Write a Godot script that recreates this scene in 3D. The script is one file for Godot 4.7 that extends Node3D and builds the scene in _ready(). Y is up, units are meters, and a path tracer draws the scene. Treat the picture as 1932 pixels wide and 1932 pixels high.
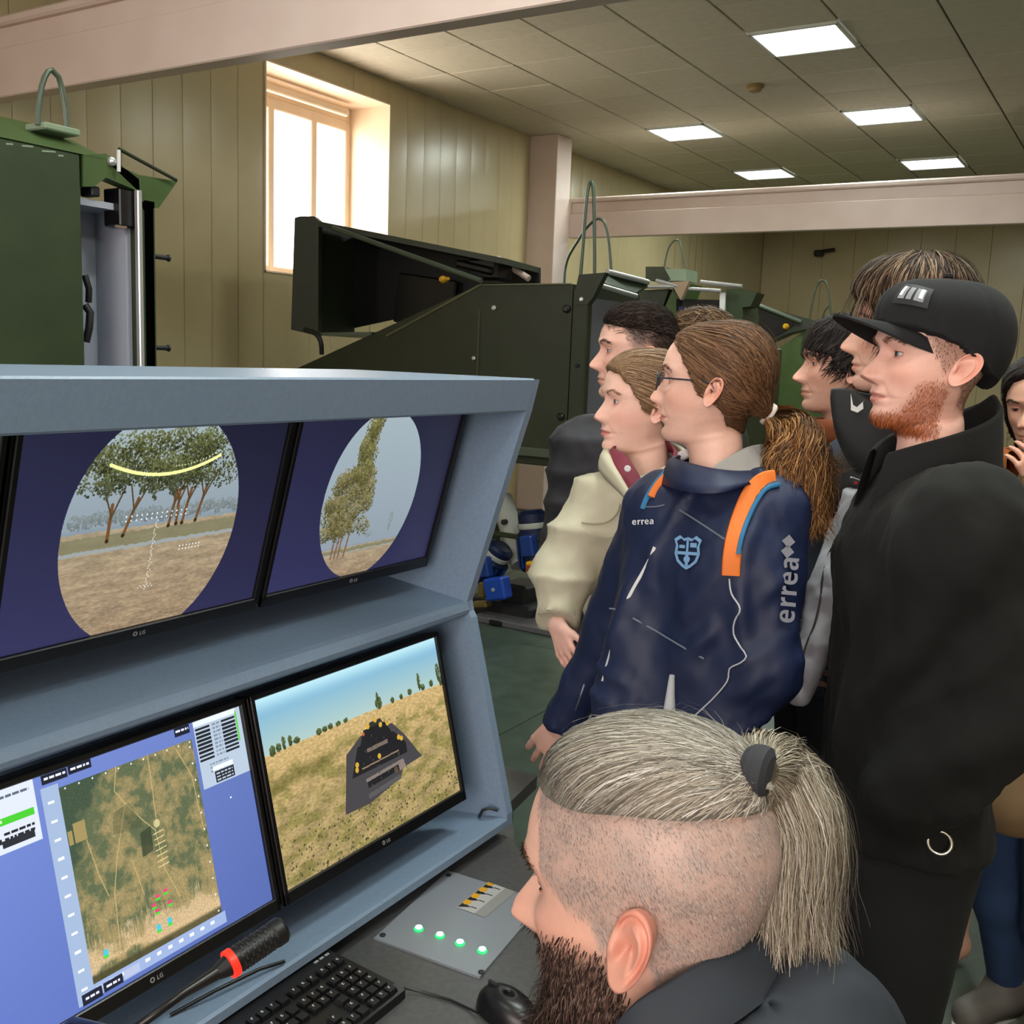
extends Node3D
# ------------------------------------------------------------------ camera numbers
const FPX := 1939.0
const EYE := Vector3(0, 1.65, 0)
var cam_basis: Basis
var rng := RandomNumberGenerator.new()
var used := {}
var M := {}

func _setup_camera():
	var c := Camera3D.new()
	c.name = "camera"
	c.fov = rad_to_deg(2.0 * atan(966.0 / FPX))
	c.near = 0.05
	c.far = 200.0
	cam_basis = Basis.from_euler(Vector3(deg_to_rad(-8.567), deg_to_rad(31.758), deg_to_rad(2.167)), EULER_ORDER_YXZ)
	c.transform = Transform3D(cam_basis, EYE)
	add_child(c)
	c.current = true

# rays through photograph pixels, cut at a depth or at a plane of the room
func ray(x: float, y: float) -> Vector3:
	return cam_basis * Vector3((x - 966.0) / FPX, -(y - 966.0) / FPX, -1.0)
func P(x: float, y: float, d: float) -> Vector3: return EYE + ray(x, y) * d
func PZ(x: float, y: float, z: float) -> Vector3:
	var r := ray(x, y)
	return EYE + r * (z / r.z)
func PX(x: float, y: float, xx: float) -> Vector3:
	var r := ray(x, y)
	return EYE + r * (xx / r.x)
func PY(x: float, y: float, yy: float) -> Vector3:
	var r := ray(x, y)
	return EYE + r * ((yy - EYE.y) / r.y)

# ------------------------------------------------------------------ geometry collector
class Geo:
	var v := PackedVector3Array()
	var n := PackedVector3Array()
	var u := PackedVector2Array()
	var c := PackedColorArray()
	var i := PackedInt32Array()
	var tint := Color(1, 1, 1)
	func tri(a: int, b: int, d: int):
		i.push_back(a); i.push_back(b); i.push_back(d)
	func vert(p: Vector3, nn: Vector3, uv := Vector2()):
		v.push_back(p); n.push_back(nn); u.push_back(uv); c.push_back(tint)
	# a flat convex polygon whose outside is towards nn
	func poly(pts: Array, nn: Vector3, uvs = null):
		var s := v.size()
		for k in pts.size():
			vert(pts[k], nn, uvs[k] if uvs else Vector2())
		var g: Vector3 = (pts[1] - pts[0]).cross(pts[2] - pts[0])
		for k in range(1, pts.size() - 1):
			if g.dot(nn) > 0:
				tri(s, s + k + 1, s + k)
			else:
				tri(s, s + k, s + k + 1)
	func quad(a: Vector3, b: Vector3, cc: Vector3, d: Vector3, out: Vector3, uvs = null):
		var nn := (b - a).cross(d - a)
		if nn.length_squared() < 1e-16:
			nn = (cc - b).cross(d - b)
		nn = nn.normalized()
		if nn.dot(out) < 0:
			nn = -nn
		poly([a, b, cc, d], nn, uvs)
	# box with chamfered edges
	func box(ce: Vector3, s: Vector3, b := Basis(), ch := 0.0):
		var h := s * 0.5
		ch = minf(ch, minf(h.x, minf(h.y, h.z)) * 0.9)
		var ax := [b.x, b.y, b.z]
		var hh := [h.x, h.y, h.z]
		for k in 3:
			var p := (k + 1) % 3
			var q := (k + 2) % 3
			for sg in [-1.0, 1.0]:
				var o: Vector3 = ce + ax[k] * hh[k] * sg
				var e: Vector3 = ax[p] * (hh[p] - ch)
				var f: Vector3 = ax[q] * (hh[q] - ch)
				poly([o - e - f, o + e - f, o + e + f, o - e + f], ax[k] * sg, [Vector2(0, 1), Vector2(1, 1), Vector2(1, 0), Vector2(0, 0)])
		if ch <= 0.0:
			return
		for k in 3:
			var p := (k + 1) % 3
			var q := (k + 2) % 3
			for s1 in [-1.0, 1.0]:
				for s2 in [-1.0, 1.0]:
					var e: Vector3 = ax[k] * (hh[k] - ch)
					var a: Vector3 = ce + ax[p] * hh[p] * s1 + ax[q] * (hh[q] - ch) * s2
					var d: Vector3 = ce + ax[p] * (hh[p] - ch) * s1 + ax[q] * hh[q] * s2
					poly([a - e, a + e, d + e, d - e], (ax[p] * s1 + ax[q] * s2).normalized())
		for s1 in [-1.0, 1.0]:
			for s2 in [-1.0, 1.0]:
				for s3 in [-1.0, 1.0]:
					var x: Vector3 = ax[0] * s1; var y: Vector3 = ax[1] * s2; var z: Vector3 = ax[2] * s3
					var full: Vector3 = ce + x * hh[0] + y * hh[1] + z * hh[2]
					poly([full - y * ch - z * ch, full - x * ch - z * ch, full - x * ch - y * ch], (x + y + z).normalized())
	# a prism: polygon pts (any plane), swept by vector d
	func prism(pts: Array, d: Vector3):
		var mid := Vector3()
		for p in pts: mid += p
		mid = mid / pts.size() + d * 0.5
		var nn := -d.normalized()
		var tris := PackedInt32Array()
		var ex: Vector3 = (pts[1] - pts[0]).normalized()
		var ey: Vector3 = d.normalized().cross(ex)
		var flat := PackedVector2Array()
		for p in pts: flat.push_back(Vector2(ex.dot(p - pts[0]), ey.dot(p - pts[0])))
		tris = Geometry2D.triangulate_polygon(flat)
		for t in range(0, tris.size(), 3):
			poly([pts[tris[t]], pts[tris[t + 1]], pts[tris[t + 2]]], nn)
			poly([pts[tris[t]] + d, pts[tris[t + 1]] + d, pts[tris[t + 2]] + d], -nn)
		var cw := Geometry2D.is_polygon_clockwise(flat)
		for k in pts.size():
			var a: Vector3 = pts[k]
			var b: Vector3 = pts[(k + 1) % pts.size()]
			var o := (b - a).cross(d).normalized() * (-1.0 if cw else 1.0)
			quad(a, b, b + d, a + d, o)
	# smooth grid of rows x cols points; normals from the surface; closed round the columns if wrap
	func grid(pts: PackedVector3Array, rows: int, cols: int, wrap: bool, flip := false, cols_c = null, uvs = null):
		var s := v.size()
		for r in rows:
			for k in cols:
				var at := r * cols + k
				var kl := (k - 1 + cols) % cols if wrap else maxi(k - 1, 0)
				var kr := (k + 1) % cols if wrap else mini(k + 1, cols - 1)
				var du := pts[r * cols + kr] - pts[r * cols + kl]
				var dv := pts[mini(r + 1, rows - 1) * cols + k] - pts[maxi(r - 1, 0) * cols + k]
				var nn := du.cross(dv)
				if nn.length_squared() < 1e-18:
					nn = pts[mini(r + 1, rows - 1) * cols + k] - pts[mini(r + 2, rows - 1) * cols + k] if r == 0 else pts[r * cols + k] - pts[maxi(r - 2, 0) * cols + k]
					v.push_back(pts[at]); n.push_back(nn.normalized())
				else:
					nn = nn.normalized()
					v.push_back(pts[at]); n.push_back(-nn if flip else nn)
				u.push_back(uvs[at] if uvs != null else Vector2(float(k) / cols, float(r) / rows))
				c.push_back(cols_c[at] if cols_c != null else tint)
		for r in rows - 1:
			for k in cols if wrap else cols - 1:
				var a := s + r * cols + k
				var b := s + r * cols + (k + 1) % cols
				if flip:
					i.append_array([a, b, b + cols, a, b + cols, a + cols])
				else:
					i.append_array([a, b + cols, b, a, a + cols, b + cols])
	# round bar along points, radius or array of radii
	func tube(path: Array, rad, sides := 10, caps := true):
		var rows := path.size()
		var pts := PackedVector3Array()
		var t0: Vector3 = (path[1] - path[0]).normalized()
		var up := Vector3.UP if absf(t0.y) < 0.9 else Vector3.RIGHT
		var e := t0.cross(up).normalized()
		var base := v.size()
		for r in rows:
			var t: Vector3 = (path[mini(r + 1, rows - 1)] - path[maxi(r - 1, 0)]).normalized()
			e = (e - t * e.dot(t)).normalized()
			var f := t.cross(e)
			var ra: float = rad[r] if rad is Array else rad
			for k in sides:
				var a := TAU * k / sides
				pts.push_back(path[r] + (e * cos(a) + f * sin(a)) * ra)
		grid(pts, rows, sides, true, false)
		if caps:
			for en in [0, rows - 1]:
				var ring := []
				for k in sides: ring.push_back(pts[en * sides + k])
				var t: Vector3 = (path[0] - path[1]) if en == 0 else (path[rows - 1] - path[rows - 2])
				poly(ring, t.normalized())
	# turned shape: profile of (radius, along) round an axis
	func lathe(o: Vector3, axis: Vector3, prof: Array, sides := 24):
		var up := Vector3.UP if absf(axis.normalized().y) < 0.9 else Vector3.RIGHT
		var e := axis.cross(up).normalized()
		var f := axis.normalized().cross(e)
		for r in prof.size() - 1:
			var pts := PackedVector3Array()
			for q in 2:
				for k in sides:
					var a := TAU * k / sides
					pts.push_back(o + axis.normalized() * prof[r + q].y + (e * cos(a) + f * sin(a)) * maxf(prof[r + q].x, 1e-5))
			grid(pts, 2, sides, true, false)
	func mesh() -> ArrayMesh:
		var a := []
		a.resize(Mesh.ARRAY_MAX)
		a[Mesh.ARRAY_VERTEX] = v
		a[Mesh.ARRAY_NORMAL] = n
		a[Mesh.ARRAY_TEX_UV] = u
		a[Mesh.ARRAY_COLOR] = c
		a[Mesh.ARRAY_INDEX] = i
		var m := ArrayMesh.new()
		m.add_surface_from_arrays(Mesh.PRIMITIVE_TRIANGLES, a)
		return m

# ------------------------------------------------------------------ naming and tagging
func numbered(called: String) -> String:
	if not used.has(called):
		used[called] = 0
		return called
	used[called] += 1
	return "%s_%03d" % [called, used[called]]
func tag(o: Node, label: String, category: String, group := ""):
	o.set_meta("label", label)
	o.set_meta("category", category)
	if group: o.set_meta("group", group)
func thing(called: String, label: String, category: String, at := Vector3.ZERO, group := "") -> Node3D:
	var o := Node3D.new()
	o.name = numbered(called)
	add_child(o)
	o.position = at
	tag(o, label, category, group)
	return o
func obj(called: String, g, m: Material, parent: Node3D = null, origin = null) -> MeshInstance3D:
	var o := MeshInstance3D.new()
	if g is Geo:
		if parent and origin == null:
			origin = parent.position if parent.get_parent() == self else Vector3.ZERO
		if origin:
			for k in g.v.size(): g.v[k] -= origin
		o.mesh = g.mesh()
	else:
		o.mesh = g
	o.material_override = m
	if parent:
		o.name = called
		parent.add_child(o, true)
	else:
		o.name = numbered(called)
		add_child(o)
	return o
func struct(called: String, g, m: Material) -> MeshInstance3D:
	var o := obj(called, g, m)
	o.set_meta("kind", "structure")
	return o
func part_label(o: Node, label: String): o.set_meta("label", label)

func mat(c: Color, rough := 0.6, metal := 0.0) -> StandardMaterial3D:
	var m := StandardMaterial3D.new()
	m.albedo_color = c
	m.roughness = rough
	m.metallic = metal
	return m
func vmat(rough := 0.6) -> StandardMaterial3D:
	var m := mat(Color(1, 1, 1), rough)
	m.vertex_color_use_as_albedo = true
	return m
func glow(c: Color, e: float) -> StandardMaterial3D:
	var m := mat(c, 0.4)
	m.emission_enabled = true
	m.emission = c
	m.emission_energy_multiplier = e
	return m
func noise_tex(freq: float, lo: Color, hi: Color, size := 256, oct := 4, seed_ := 1) -> NoiseTexture2D:
	var n := FastNoiseLite.new()
	n.seed = seed_
	n.frequency = freq
	n.fractal_octaves = oct
	var t := NoiseTexture2D.new()
	t.width = size
	t.height = size
	t.seamless = true
	t.noise = n
	var g := Gradient.new()
	g.set_color(0, lo)
	g.set_color(1, hi)
	t.color_ramp = g
	return t
func bump(m: StandardMaterial3D, freq: float, strength: float, scale := Vector3.ONE, seed_ := 3, oct := 4):
	var n := FastNoiseLite.new()
	n.seed = seed_
	n.frequency = freq
	n.fractal_octaves = oct
	var t := NoiseTexture2D.new()
	t.width = 256
	t.height = 256
	t.seamless = true
	t.as_normal_map = true
	t.bump_strength = strength
	t.noise = n
	m.normal_enabled = true
	m.normal_texture = t
	m.uv1_triplanar = true
	m.uv1_world_triplanar = true
	m.uv1_scale = scale
func mottled(lo: Color, hi: Color, rough: float, freq := 0.02, scale := Vector3.ONE, seed_ := 1) -> StandardMaterial3D:
	var m := mat(Color(1, 1, 1), rough)
	m.albedo_texture = noise_tex(freq, lo, hi, 256, 4, seed_)
	m.uv1_triplanar = true
	m.uv1_world_triplanar = true
	m.uv1_scale = scale
	return m
func lin(r: float, g: float, b: float) -> Color:
	return Color(r / 255.0, g / 255.0, b / 255.0).srgb_to_linear()
func rgb8(r: float, g: float, b: float) -> Color:
	return Color(r / 255.0, g / 255.0, b / 255.0)
func sm(a: float, b: float, x: float) -> float:
	return smoothstep(a, b, x)

# ------------------------------------------------------------------ light
func _setup_light():
	var w := WorldEnvironment.new()
	w.name = "environment"
	var e := Environment.new()
	e.background_mode = Environment.BG_SKY
	var sky := Sky.new()
	var ps := ProceduralSkyMaterial.new()
	ps.sky_top_color = Color(0.86, 0.92, 1.0)
	ps.sky_horizon_color = Color(0.96, 0.97, 1.0)
	ps.ground_bottom_color = Color(0.72, 0.70, 0.66)
	ps.ground_horizon_color = Color(0.86, 0.85, 0.82)
	sky.sky_material = ps
	e.sky = sky
	e.background_energy_multiplier = 4.0
	e.tonemap_mode = Environment.TONE_MAPPER_LINEAR
	e.tonemap_exposure = 1.22
	e.sdfgi_enabled = true
	e.ssao_enabled = true
	e.ssil_enabled = true
	w.environment = e
	add_child(w)
	area("unseen_daylight_left", Vector3(-5.55, 2.9, 1.2), Vector3(1, -0.25, -0.15), Vector2(1.4, 1.5), 5.0, Color(1.0, 0.98, 0.97))  # light of the unseen side window, placed to light the near bay
	area("daylight_window", Vector3(-6.55, 2.75, -6.5), Vector3(1, 0.12, 0.0), Vector2(1.9, 1.8), 9.0, Color(1.0, 0.96, 0.90))
	area("unseen_light_rear", Vector3(-0.1, 2.1, 3.85), Vector3(-0.18, -0.06, -1), Vector2(5.0, 2.2), 25.0, Color(1.0, 0.94, 0.91))  # unseen light behind the camera, placed to light people, console and near beam

func area(called: String, at: Vector3, towards: Vector3, size: Vector2, energy: float, c: Color) -> AreaLight3D:
	var l := AreaLight3D.new()
	l.name = called
	l.area_size = size
	l.area_normalize_energy = true
	l.light_energy = energy
	l.light_color = c
	l.shadow_enabled = true
	l.area_range = 30.0
	l.area_attenuation = 2.0
	var z := -towards.normalized()
	var up := Vector3.UP if absf(z.y) < 0.95 else Vector3.BACK
	var x := up.cross(z).normalized()
	l.transform = Transform3D(Basis(x, z.cross(x), z), at)
	add_child(l)
	return l

# ------------------------------------------------------------------ the hall
const WX := -5.86
const CY := 3.94
const BZ := -17.1
const RZ := 4.0
const RX := 5.0
const TX := 0.637
const TZ := 0.61
const WIN := [[-5.76, -7.23], [2.0, 0.5]]

func _hall():
	M.wall = mottled(rgb8(190, 174, 134), rgb8(200, 184, 144), 0.27, 0.012, Vector3(0.4, 0.4, 0.4), 5)
	M.masonry = mat(rgb8(120, 112, 88), 0.8)
	M.reveal = mottled(rgb8(226, 204, 178), rgb8(236, 216, 192), 0.45, 0.02, Vector3(0.5, 0.5, 0.5), 8)
	M.beam = mottled(rgb8(222, 200, 190), rgb8(230, 210, 202), 0.42, 0.02, Vector3(0.5, 0.5, 0.5), 9)
	M.tile = mottled(rgb8(206, 198, 178), rgb8(216, 208, 188), 0.55, 0.06, Vector3(0.7, 0.7, 0.7), 11)
	M.tile_b = mottled(rgb8(198, 190, 172), rgb8(210, 202, 182), 0.55, 0.06, Vector3(0.7, 0.7, 0.7), 12)
	M.grid = mat(rgb8(92, 88, 76), 0.7)
	M.floor = mottled(rgb8(56, 70, 62), rgb8(76, 90, 80), 0.38, 0.03, Vector3(0.8, 0.8, 0.8), 14)
	# floor: a slab with seamed sheets on it
	var g := Geo.new()
	g.box(Vector3(-0.4, -0.16, (BZ + RZ) / 2), Vector3(12.4, 0.3, RZ - BZ + 1.0))
	var fl := struct("floor", g, M.grid)
	for ix in 6:
		for iz in 7:
			var s := Geo.new()
			s.box(Vector3(-5.0 + ix * 1.8, -0.006, -15.5 + iz * 3.0), Vector3(1.794, 0.012, 2.994), Basis(), 0.002)
			obj("floor_sheet", s, M.floor, fl)
	# left wall: seen window, and an unseen one placed to daylight the near bay
	g = Geo.new()
	var th := 0.47
	var cx := WX - th / 2 - 0.02
	var edges := [RZ + 0.3, WIN[1][0], WIN[1][1], WIN[0][0], WIN[0][1], BZ - 0.3]
	for k in [0, 2, 4]:
		g.box(Vector3(cx, CY / 2, (edges[k] + edges[k + 1]) / 2), Vector3(th, CY + 0.4, edges[k] - edges[k + 1]))
	for w in WIN:
		g.box(Vector3(cx, (2.22 - 0.2) / 2, (w[0] + w[1]) / 2), Vector3(th, 2.22 + 0.2, w[0] - w[1]))
		g.box(Vector3(cx, (3.755 + CY + 0.2) / 2, (w[0] + w[1]) / 2), Vector3(th, CY + 0.2 - 3.755, w[0] - w[1]))
	var wl := struct("wall_left", g, M.masonry)
	var z := RZ
	rng.seed = 77
	while z > BZ:
		var z2 := maxf(z - 0.25, BZ)
		for w in WIN:
			for e in w:
				if z > e + 0.002 and z2 < e: z2 = e
		var mid := (z + z2) / 2
		var spans := [[0.0, CY]]
		for w in WIN:
			if mid < w[0] and mid > w[1]: spans = [[0.0, 2.22], [3.755, CY]]
		for s in spans:
			g = Geo.new()
			var b := Basis(Vector3.UP, rng.randf_range(-0.008, 0.008))
			var a0: float = s[0]; var a1: float = s[1]
			var hw := (z - z2) / 2 - 0.0015
			# a slightly bowed plastic panel
			var rows := PackedVector3Array()
			for yy in [a0, a1]:
				for q in 7:
					var f := q / 6.0 * 2.0 - 1.0
					rows.push_back(Vector3(WX - 0.012, yy, mid) + b * Vector3(0.012 - 0.0016 * pow(absf(f), 4.0), 0, -f * hw))
			g.grid(rows, 2, 7, false, true)
			g.box(Vector3(WX - 0.014, (a0 + a1) / 2, mid), Vector3(0.008, a1 - a0, (z - z2) - 0.001))
			obj("wall_panel", g, M.wall, wl)
		z = z2
	_window(0)
	_window(1)  # unseen window, out of view on the near left wall
	# pillar on the left wall
	g = Geo.new()
	g.box(Vector3(WX + 0.15, CY / 2, -9.71), Vector3(0.36, CY, 0.3), Basis(), 0.006)
	struct("trim_1", g, M.beam)
	# back, right and rear walls
	g = Geo.new()
	g.box(Vector3(-0.4, CY / 2, BZ - 0.17), Vector3(11.6, CY + 0.4, 0.3))
	var wb := struct("wall_back", g, M.masonry)
	for k in 22:
		g = Geo.new()
		g.box(Vector3(WX + 0.25 + k * 0.5, CY / 2, BZ - 0.01), Vector3(0.497, CY, 0.02), Basis(Vector3.UP, rng.randf_range(-0.004, 0.004)), 0.004)
		obj("wall_panel", g, M.wall, wb)
	g = Geo.new()
	g.box(Vector3(RX + 0.15, CY / 2, (BZ + RZ) / 2), Vector3(0.3, CY + 0.4, RZ - BZ + 0.6))
	struct("wall_right", g, M.wall)
	g = Geo.new()
	g.box(Vector3(-0.4, CY / 2, RZ + 0.15), Vector3(11.6, CY + 0.4, 0.3))
	struct("wall_rear", g, M.wall)
	# ceiling slab, tiles in view, glowing panels
	g = Geo.new()
	g.box(Vector3(-0.4, CY + 0.17, (BZ + RZ) / 2), Vector3(11.6, 0.3, RZ - BZ + 0.6))
	var ce := struct("ceiling", g, M.grid)
	var lit := {}
	for s in [[5, 0], [5, 4], [2, 4], [2, 8], [5, 8]]: lit[Vector2i(s[0], s[1])] = true
	for r in range(-3, 10):
		for k in range(0, 11):
			if lit.has(Vector2i(k, r)): continue
			g = Geo.new()
			g.box(Vector3(-5.9 + TX * (k + 0.5), CY + 0.012, -7.55 - TZ * r), Vector3(TX - 0.014, 0.02, TZ - 0.007), Basis(Vector3(1, 0, 0), rng.randf_range(-0.004, 0.004)), 0.004)
			obj("ceiling_tile", g, M.tile if rng.randf() < 0.6 else M.tile_b, ce)
	g = Geo.new()
	g.box(Vector3(-0.4, CY + 0.012, -1.0), Vector3(10.9, 0.02, 9.2))
	g.box(Vector3(-0.4, CY + 0.012, -15.2), Vector3(10.9, 0.02, 3.6))
	g.box(Vector3(3.1, CY + 0.012, -9.4), Vector3(3.8, 0.02, 8.0))
	obj("ceiling_sheet", g, M.tile, ce)
	M.diffuser = glow(Color(0.97, 1.0, 0.98), 3.2)
	M.frame = mat(rgb8(220, 222, 218), 0.4)
	var names := {
		Vector2i(5, 0): "largest glowing ceiling panel, nearest to the pale beam overhead",
		Vector2i(5, 4): "square glowing ceiling panel in the right row, second from the front",
		Vector2i(2, 4): "glowing ceiling panel in the left row, the nearer of its two",
		Vector2i(2, 8): "smallest glowing ceiling panel, far end of the left row above the rear beam",
		Vector2i(5, 8): "glowing ceiling panel at the far end of the right row above the rear beam"}
	for s in lit: _panel(-5.9 + TX * (s.x + 0.5), -7.55 - TZ * s.y, names[s], 2.6)
	# unseen fittings above the frame, placed to light people, console and near beam
	for s in [[-2.397, -5.1, 2.2], [-2.397, -2.2, 1.2], [-0.486, -2.2, 3.6], [0.6, -0.6, 2.2], [-1.4, 0.6, 1.2], [1.43, -3.6, 3.0], [1.43, -7.55, 1.6], [1.43, -12.45, 1.5]]:
		_panel(s[0], s[1], "unseen glowing ceiling panel above the picture, placed to light people and hall", s[2], "unseen ceiling panels above the picture")
	# boxed beams across the hall: two steps and a soffit
	for q in [[-3.43, WX + 0.0], [-9.86, WX + 0.33]]:
		g = Geo.new()
		var zz: float = q[0]; var x0: float = q[1]
		var L := RX - x0
		var b := EYE.y
		g.box(Vector3(x0 + L / 2, b + 1.405 * 1.0, zz - 0.05), Vector3(L, 0.25, 0.10), Basis(), 0.006)
		g.box(Vector3(x0 + L / 2, b + 1.585, zz - 0.07), Vector3(L, 0.11, 0.10), Basis(), 0.006)
		g.box(Vector3(x0 + L / 2, b + 1.665, zz - 0.055), Vector3(L, 0.05, 0.13), Basis(), 0.012)
		var o := struct("trim_2" if zz > -5 else "trim_3", g, M.beam)
		part_label(o, "pale stepped boxed beam across the hall")
	# smoke detector
	var t := thing("smoke_detector", "small brownish round smoke detector on the ceiling tiles", "detector", PY(1425, 163, CY - 0.01))
	g = Geo.new()
	g.lathe(t.position + Vector3(0, 0.012, 0), Vector3.DOWN, [Vector2(0.07, 0.0), Vector2(0.072, 0.02), Vector2(0.055, 0.03), Vector2(0.05, 0.05), Vector2(0.03, 0.058), Vector2(0, 0.058)])
	obj("housing", g, mat(rgb8(150, 125, 80), 0.5), t)
	# little camera on the back wall
	t = thing("wall_camera", "small dark bracket camera high on the rear wall", "camera", PZ(1545, 478, BZ + 0.12))
	g = Geo.new()
	g.box(t.position, Vector3(0.14, 0.1, 0.12), Basis(), 0.02)
	g.tube([t.position + Vector3(0.05, 0.03, 0), t.position + Vector3(0.25, 0.05, 0.02)], 0.03)
	obj("housing", g, mat(rgb8(40, 38, 30), 0.5), t)
	g = Geo.new()
	g.box(t.position + Vector3(0, 0, -0.09), Vector3(0.06, 0.06, 0.08))
	obj("bracket", g, mat(rgb8(60, 56, 44), 0.5), t)

func _panel(x: float, z: float, label: String, energy: float, group := ""):
	var t := thing("ceiling_light", label, "ceiling light", Vector3(x, CY, z), group)
	var g := Geo.new()
	for s in [-1.0, 1.0]:
		g.box(t.position + Vector3(s * (TX / 2 - 0.02), -0.004, 0), Vector3(0.025, 0.02, TZ - 0.015), Basis(), 0.003)
		g.box(t.position + Vector3(0, -0.004, s * (TZ / 2 - 0.02)), Vector3(TX - 0.015, 0.02, 0.025), Basis(), 0.003)
	obj("frame", g, M.frame, t)
	g = Geo.new()
	g.box(t.position + Vector3(0, 0.003, 0), Vector3(TX - 0.06, 0.012, TZ - 0.06))
	obj("diffuser", g, M.diffuser, t)
	area("ceiling_panel", Vector3(x, CY - 0.02, z), Vector3.DOWN, Vector2(TX - 0.08, TZ - 0.08), energy, Color(0.96, 1.0, 0.97))

func _window(n: int):
	var w = WIN[n]
	var x := WX - 0.46
	var y0 := 2.22
	var y1 := 3.755
	var g := Geo.new()
	var z0: float = w[0]; var z1: float = w[1]
	var zm := (z0 + z1) / 2; var L := z0 - z1
	# lining of the opening
	g.box(Vector3(WX - 0.235, y0 + 0.006, zm), Vector3(0.49, 0.012, L))
	g.box(Vector3(WX - 0.235, y1 - 0.006, zm), Vector3(0.49, 0.012, L))
	g.box(Vector3(WX - 0.235, (y0 + y1) / 2, z0 - 0.006), Vector3(0.49, y1 - y0, 0.012))
	g.box(Vector3(WX - 0.235, (y0 + y1) / 2, z1 + 0.006), Vector3(0.49, y1 - y0, 0.012))
	var win := struct("window_%d" % (n + 1), g, M.reveal)
	g = Geo.new()
	for z in [z0 - 0.04, z0 - 0.50, z1 + 0.47, z1 + 0.04]:
		g.box(Vector3(x, (y0 + y1) / 2 - 0.06, z), Vector3(0.066, y1 - y0 - 0.14, 0.07), Basis(), 0.008)
	for y in [y0 + 0.05, y1 - 0.16]:
		g.box(Vector3(x, y, zm), Vector3(0.06, 0.09, L), Basis(), 0.008)
	g.box(Vector3(x, y1 - 0.06, zm), Vector3(0.06, 0.13, L), Basis(), 0.008)
	obj("window_frame", g, M.reveal, win)
	var gm := mat(Color(1, 1, 1, 0.06), 0.05)
	gm.transparency = BaseMaterial3D.TRANSPARENCY_ALPHA
	for s in [[z0 - 0.07, z0 - 0.47], [z0 - 0.53, z1 + 0.50], [z1 + 0.44, z1 + 0.07]]:
		g = Geo.new()
		g.box(Vector3(x, (y0 + y1 - 0.11) / 2, (s[0] + s[1]) / 2), Vector3(0.008, y1 - y0 - 0.29, absf(s[0] - s[1]) + 0.02))
		obj("window_pane", g, gm, win)
	# roller blind case under the lintel
	g = Geo.new()
	g.tube([Vector3(x + 0.16, y1 - 0.09, z0 - 0.02), Vector3(x + 0.16, y1 - 0.09, z1 + 0.22)], 0.035, 12)
	obj("blind_case", g, M.reveal, win)

# ------------------------------------------------------------------ control console
func E3(x: float, y: float, z: float) -> Vector3: return Vector3(x, EYE.y + y, z)

func strip(pts: Array, z0: float, z1: float) -> Array:
	var r := []
	for p in pts: r.push_back(E3(p.x, p.y, z0))
	return r

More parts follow.
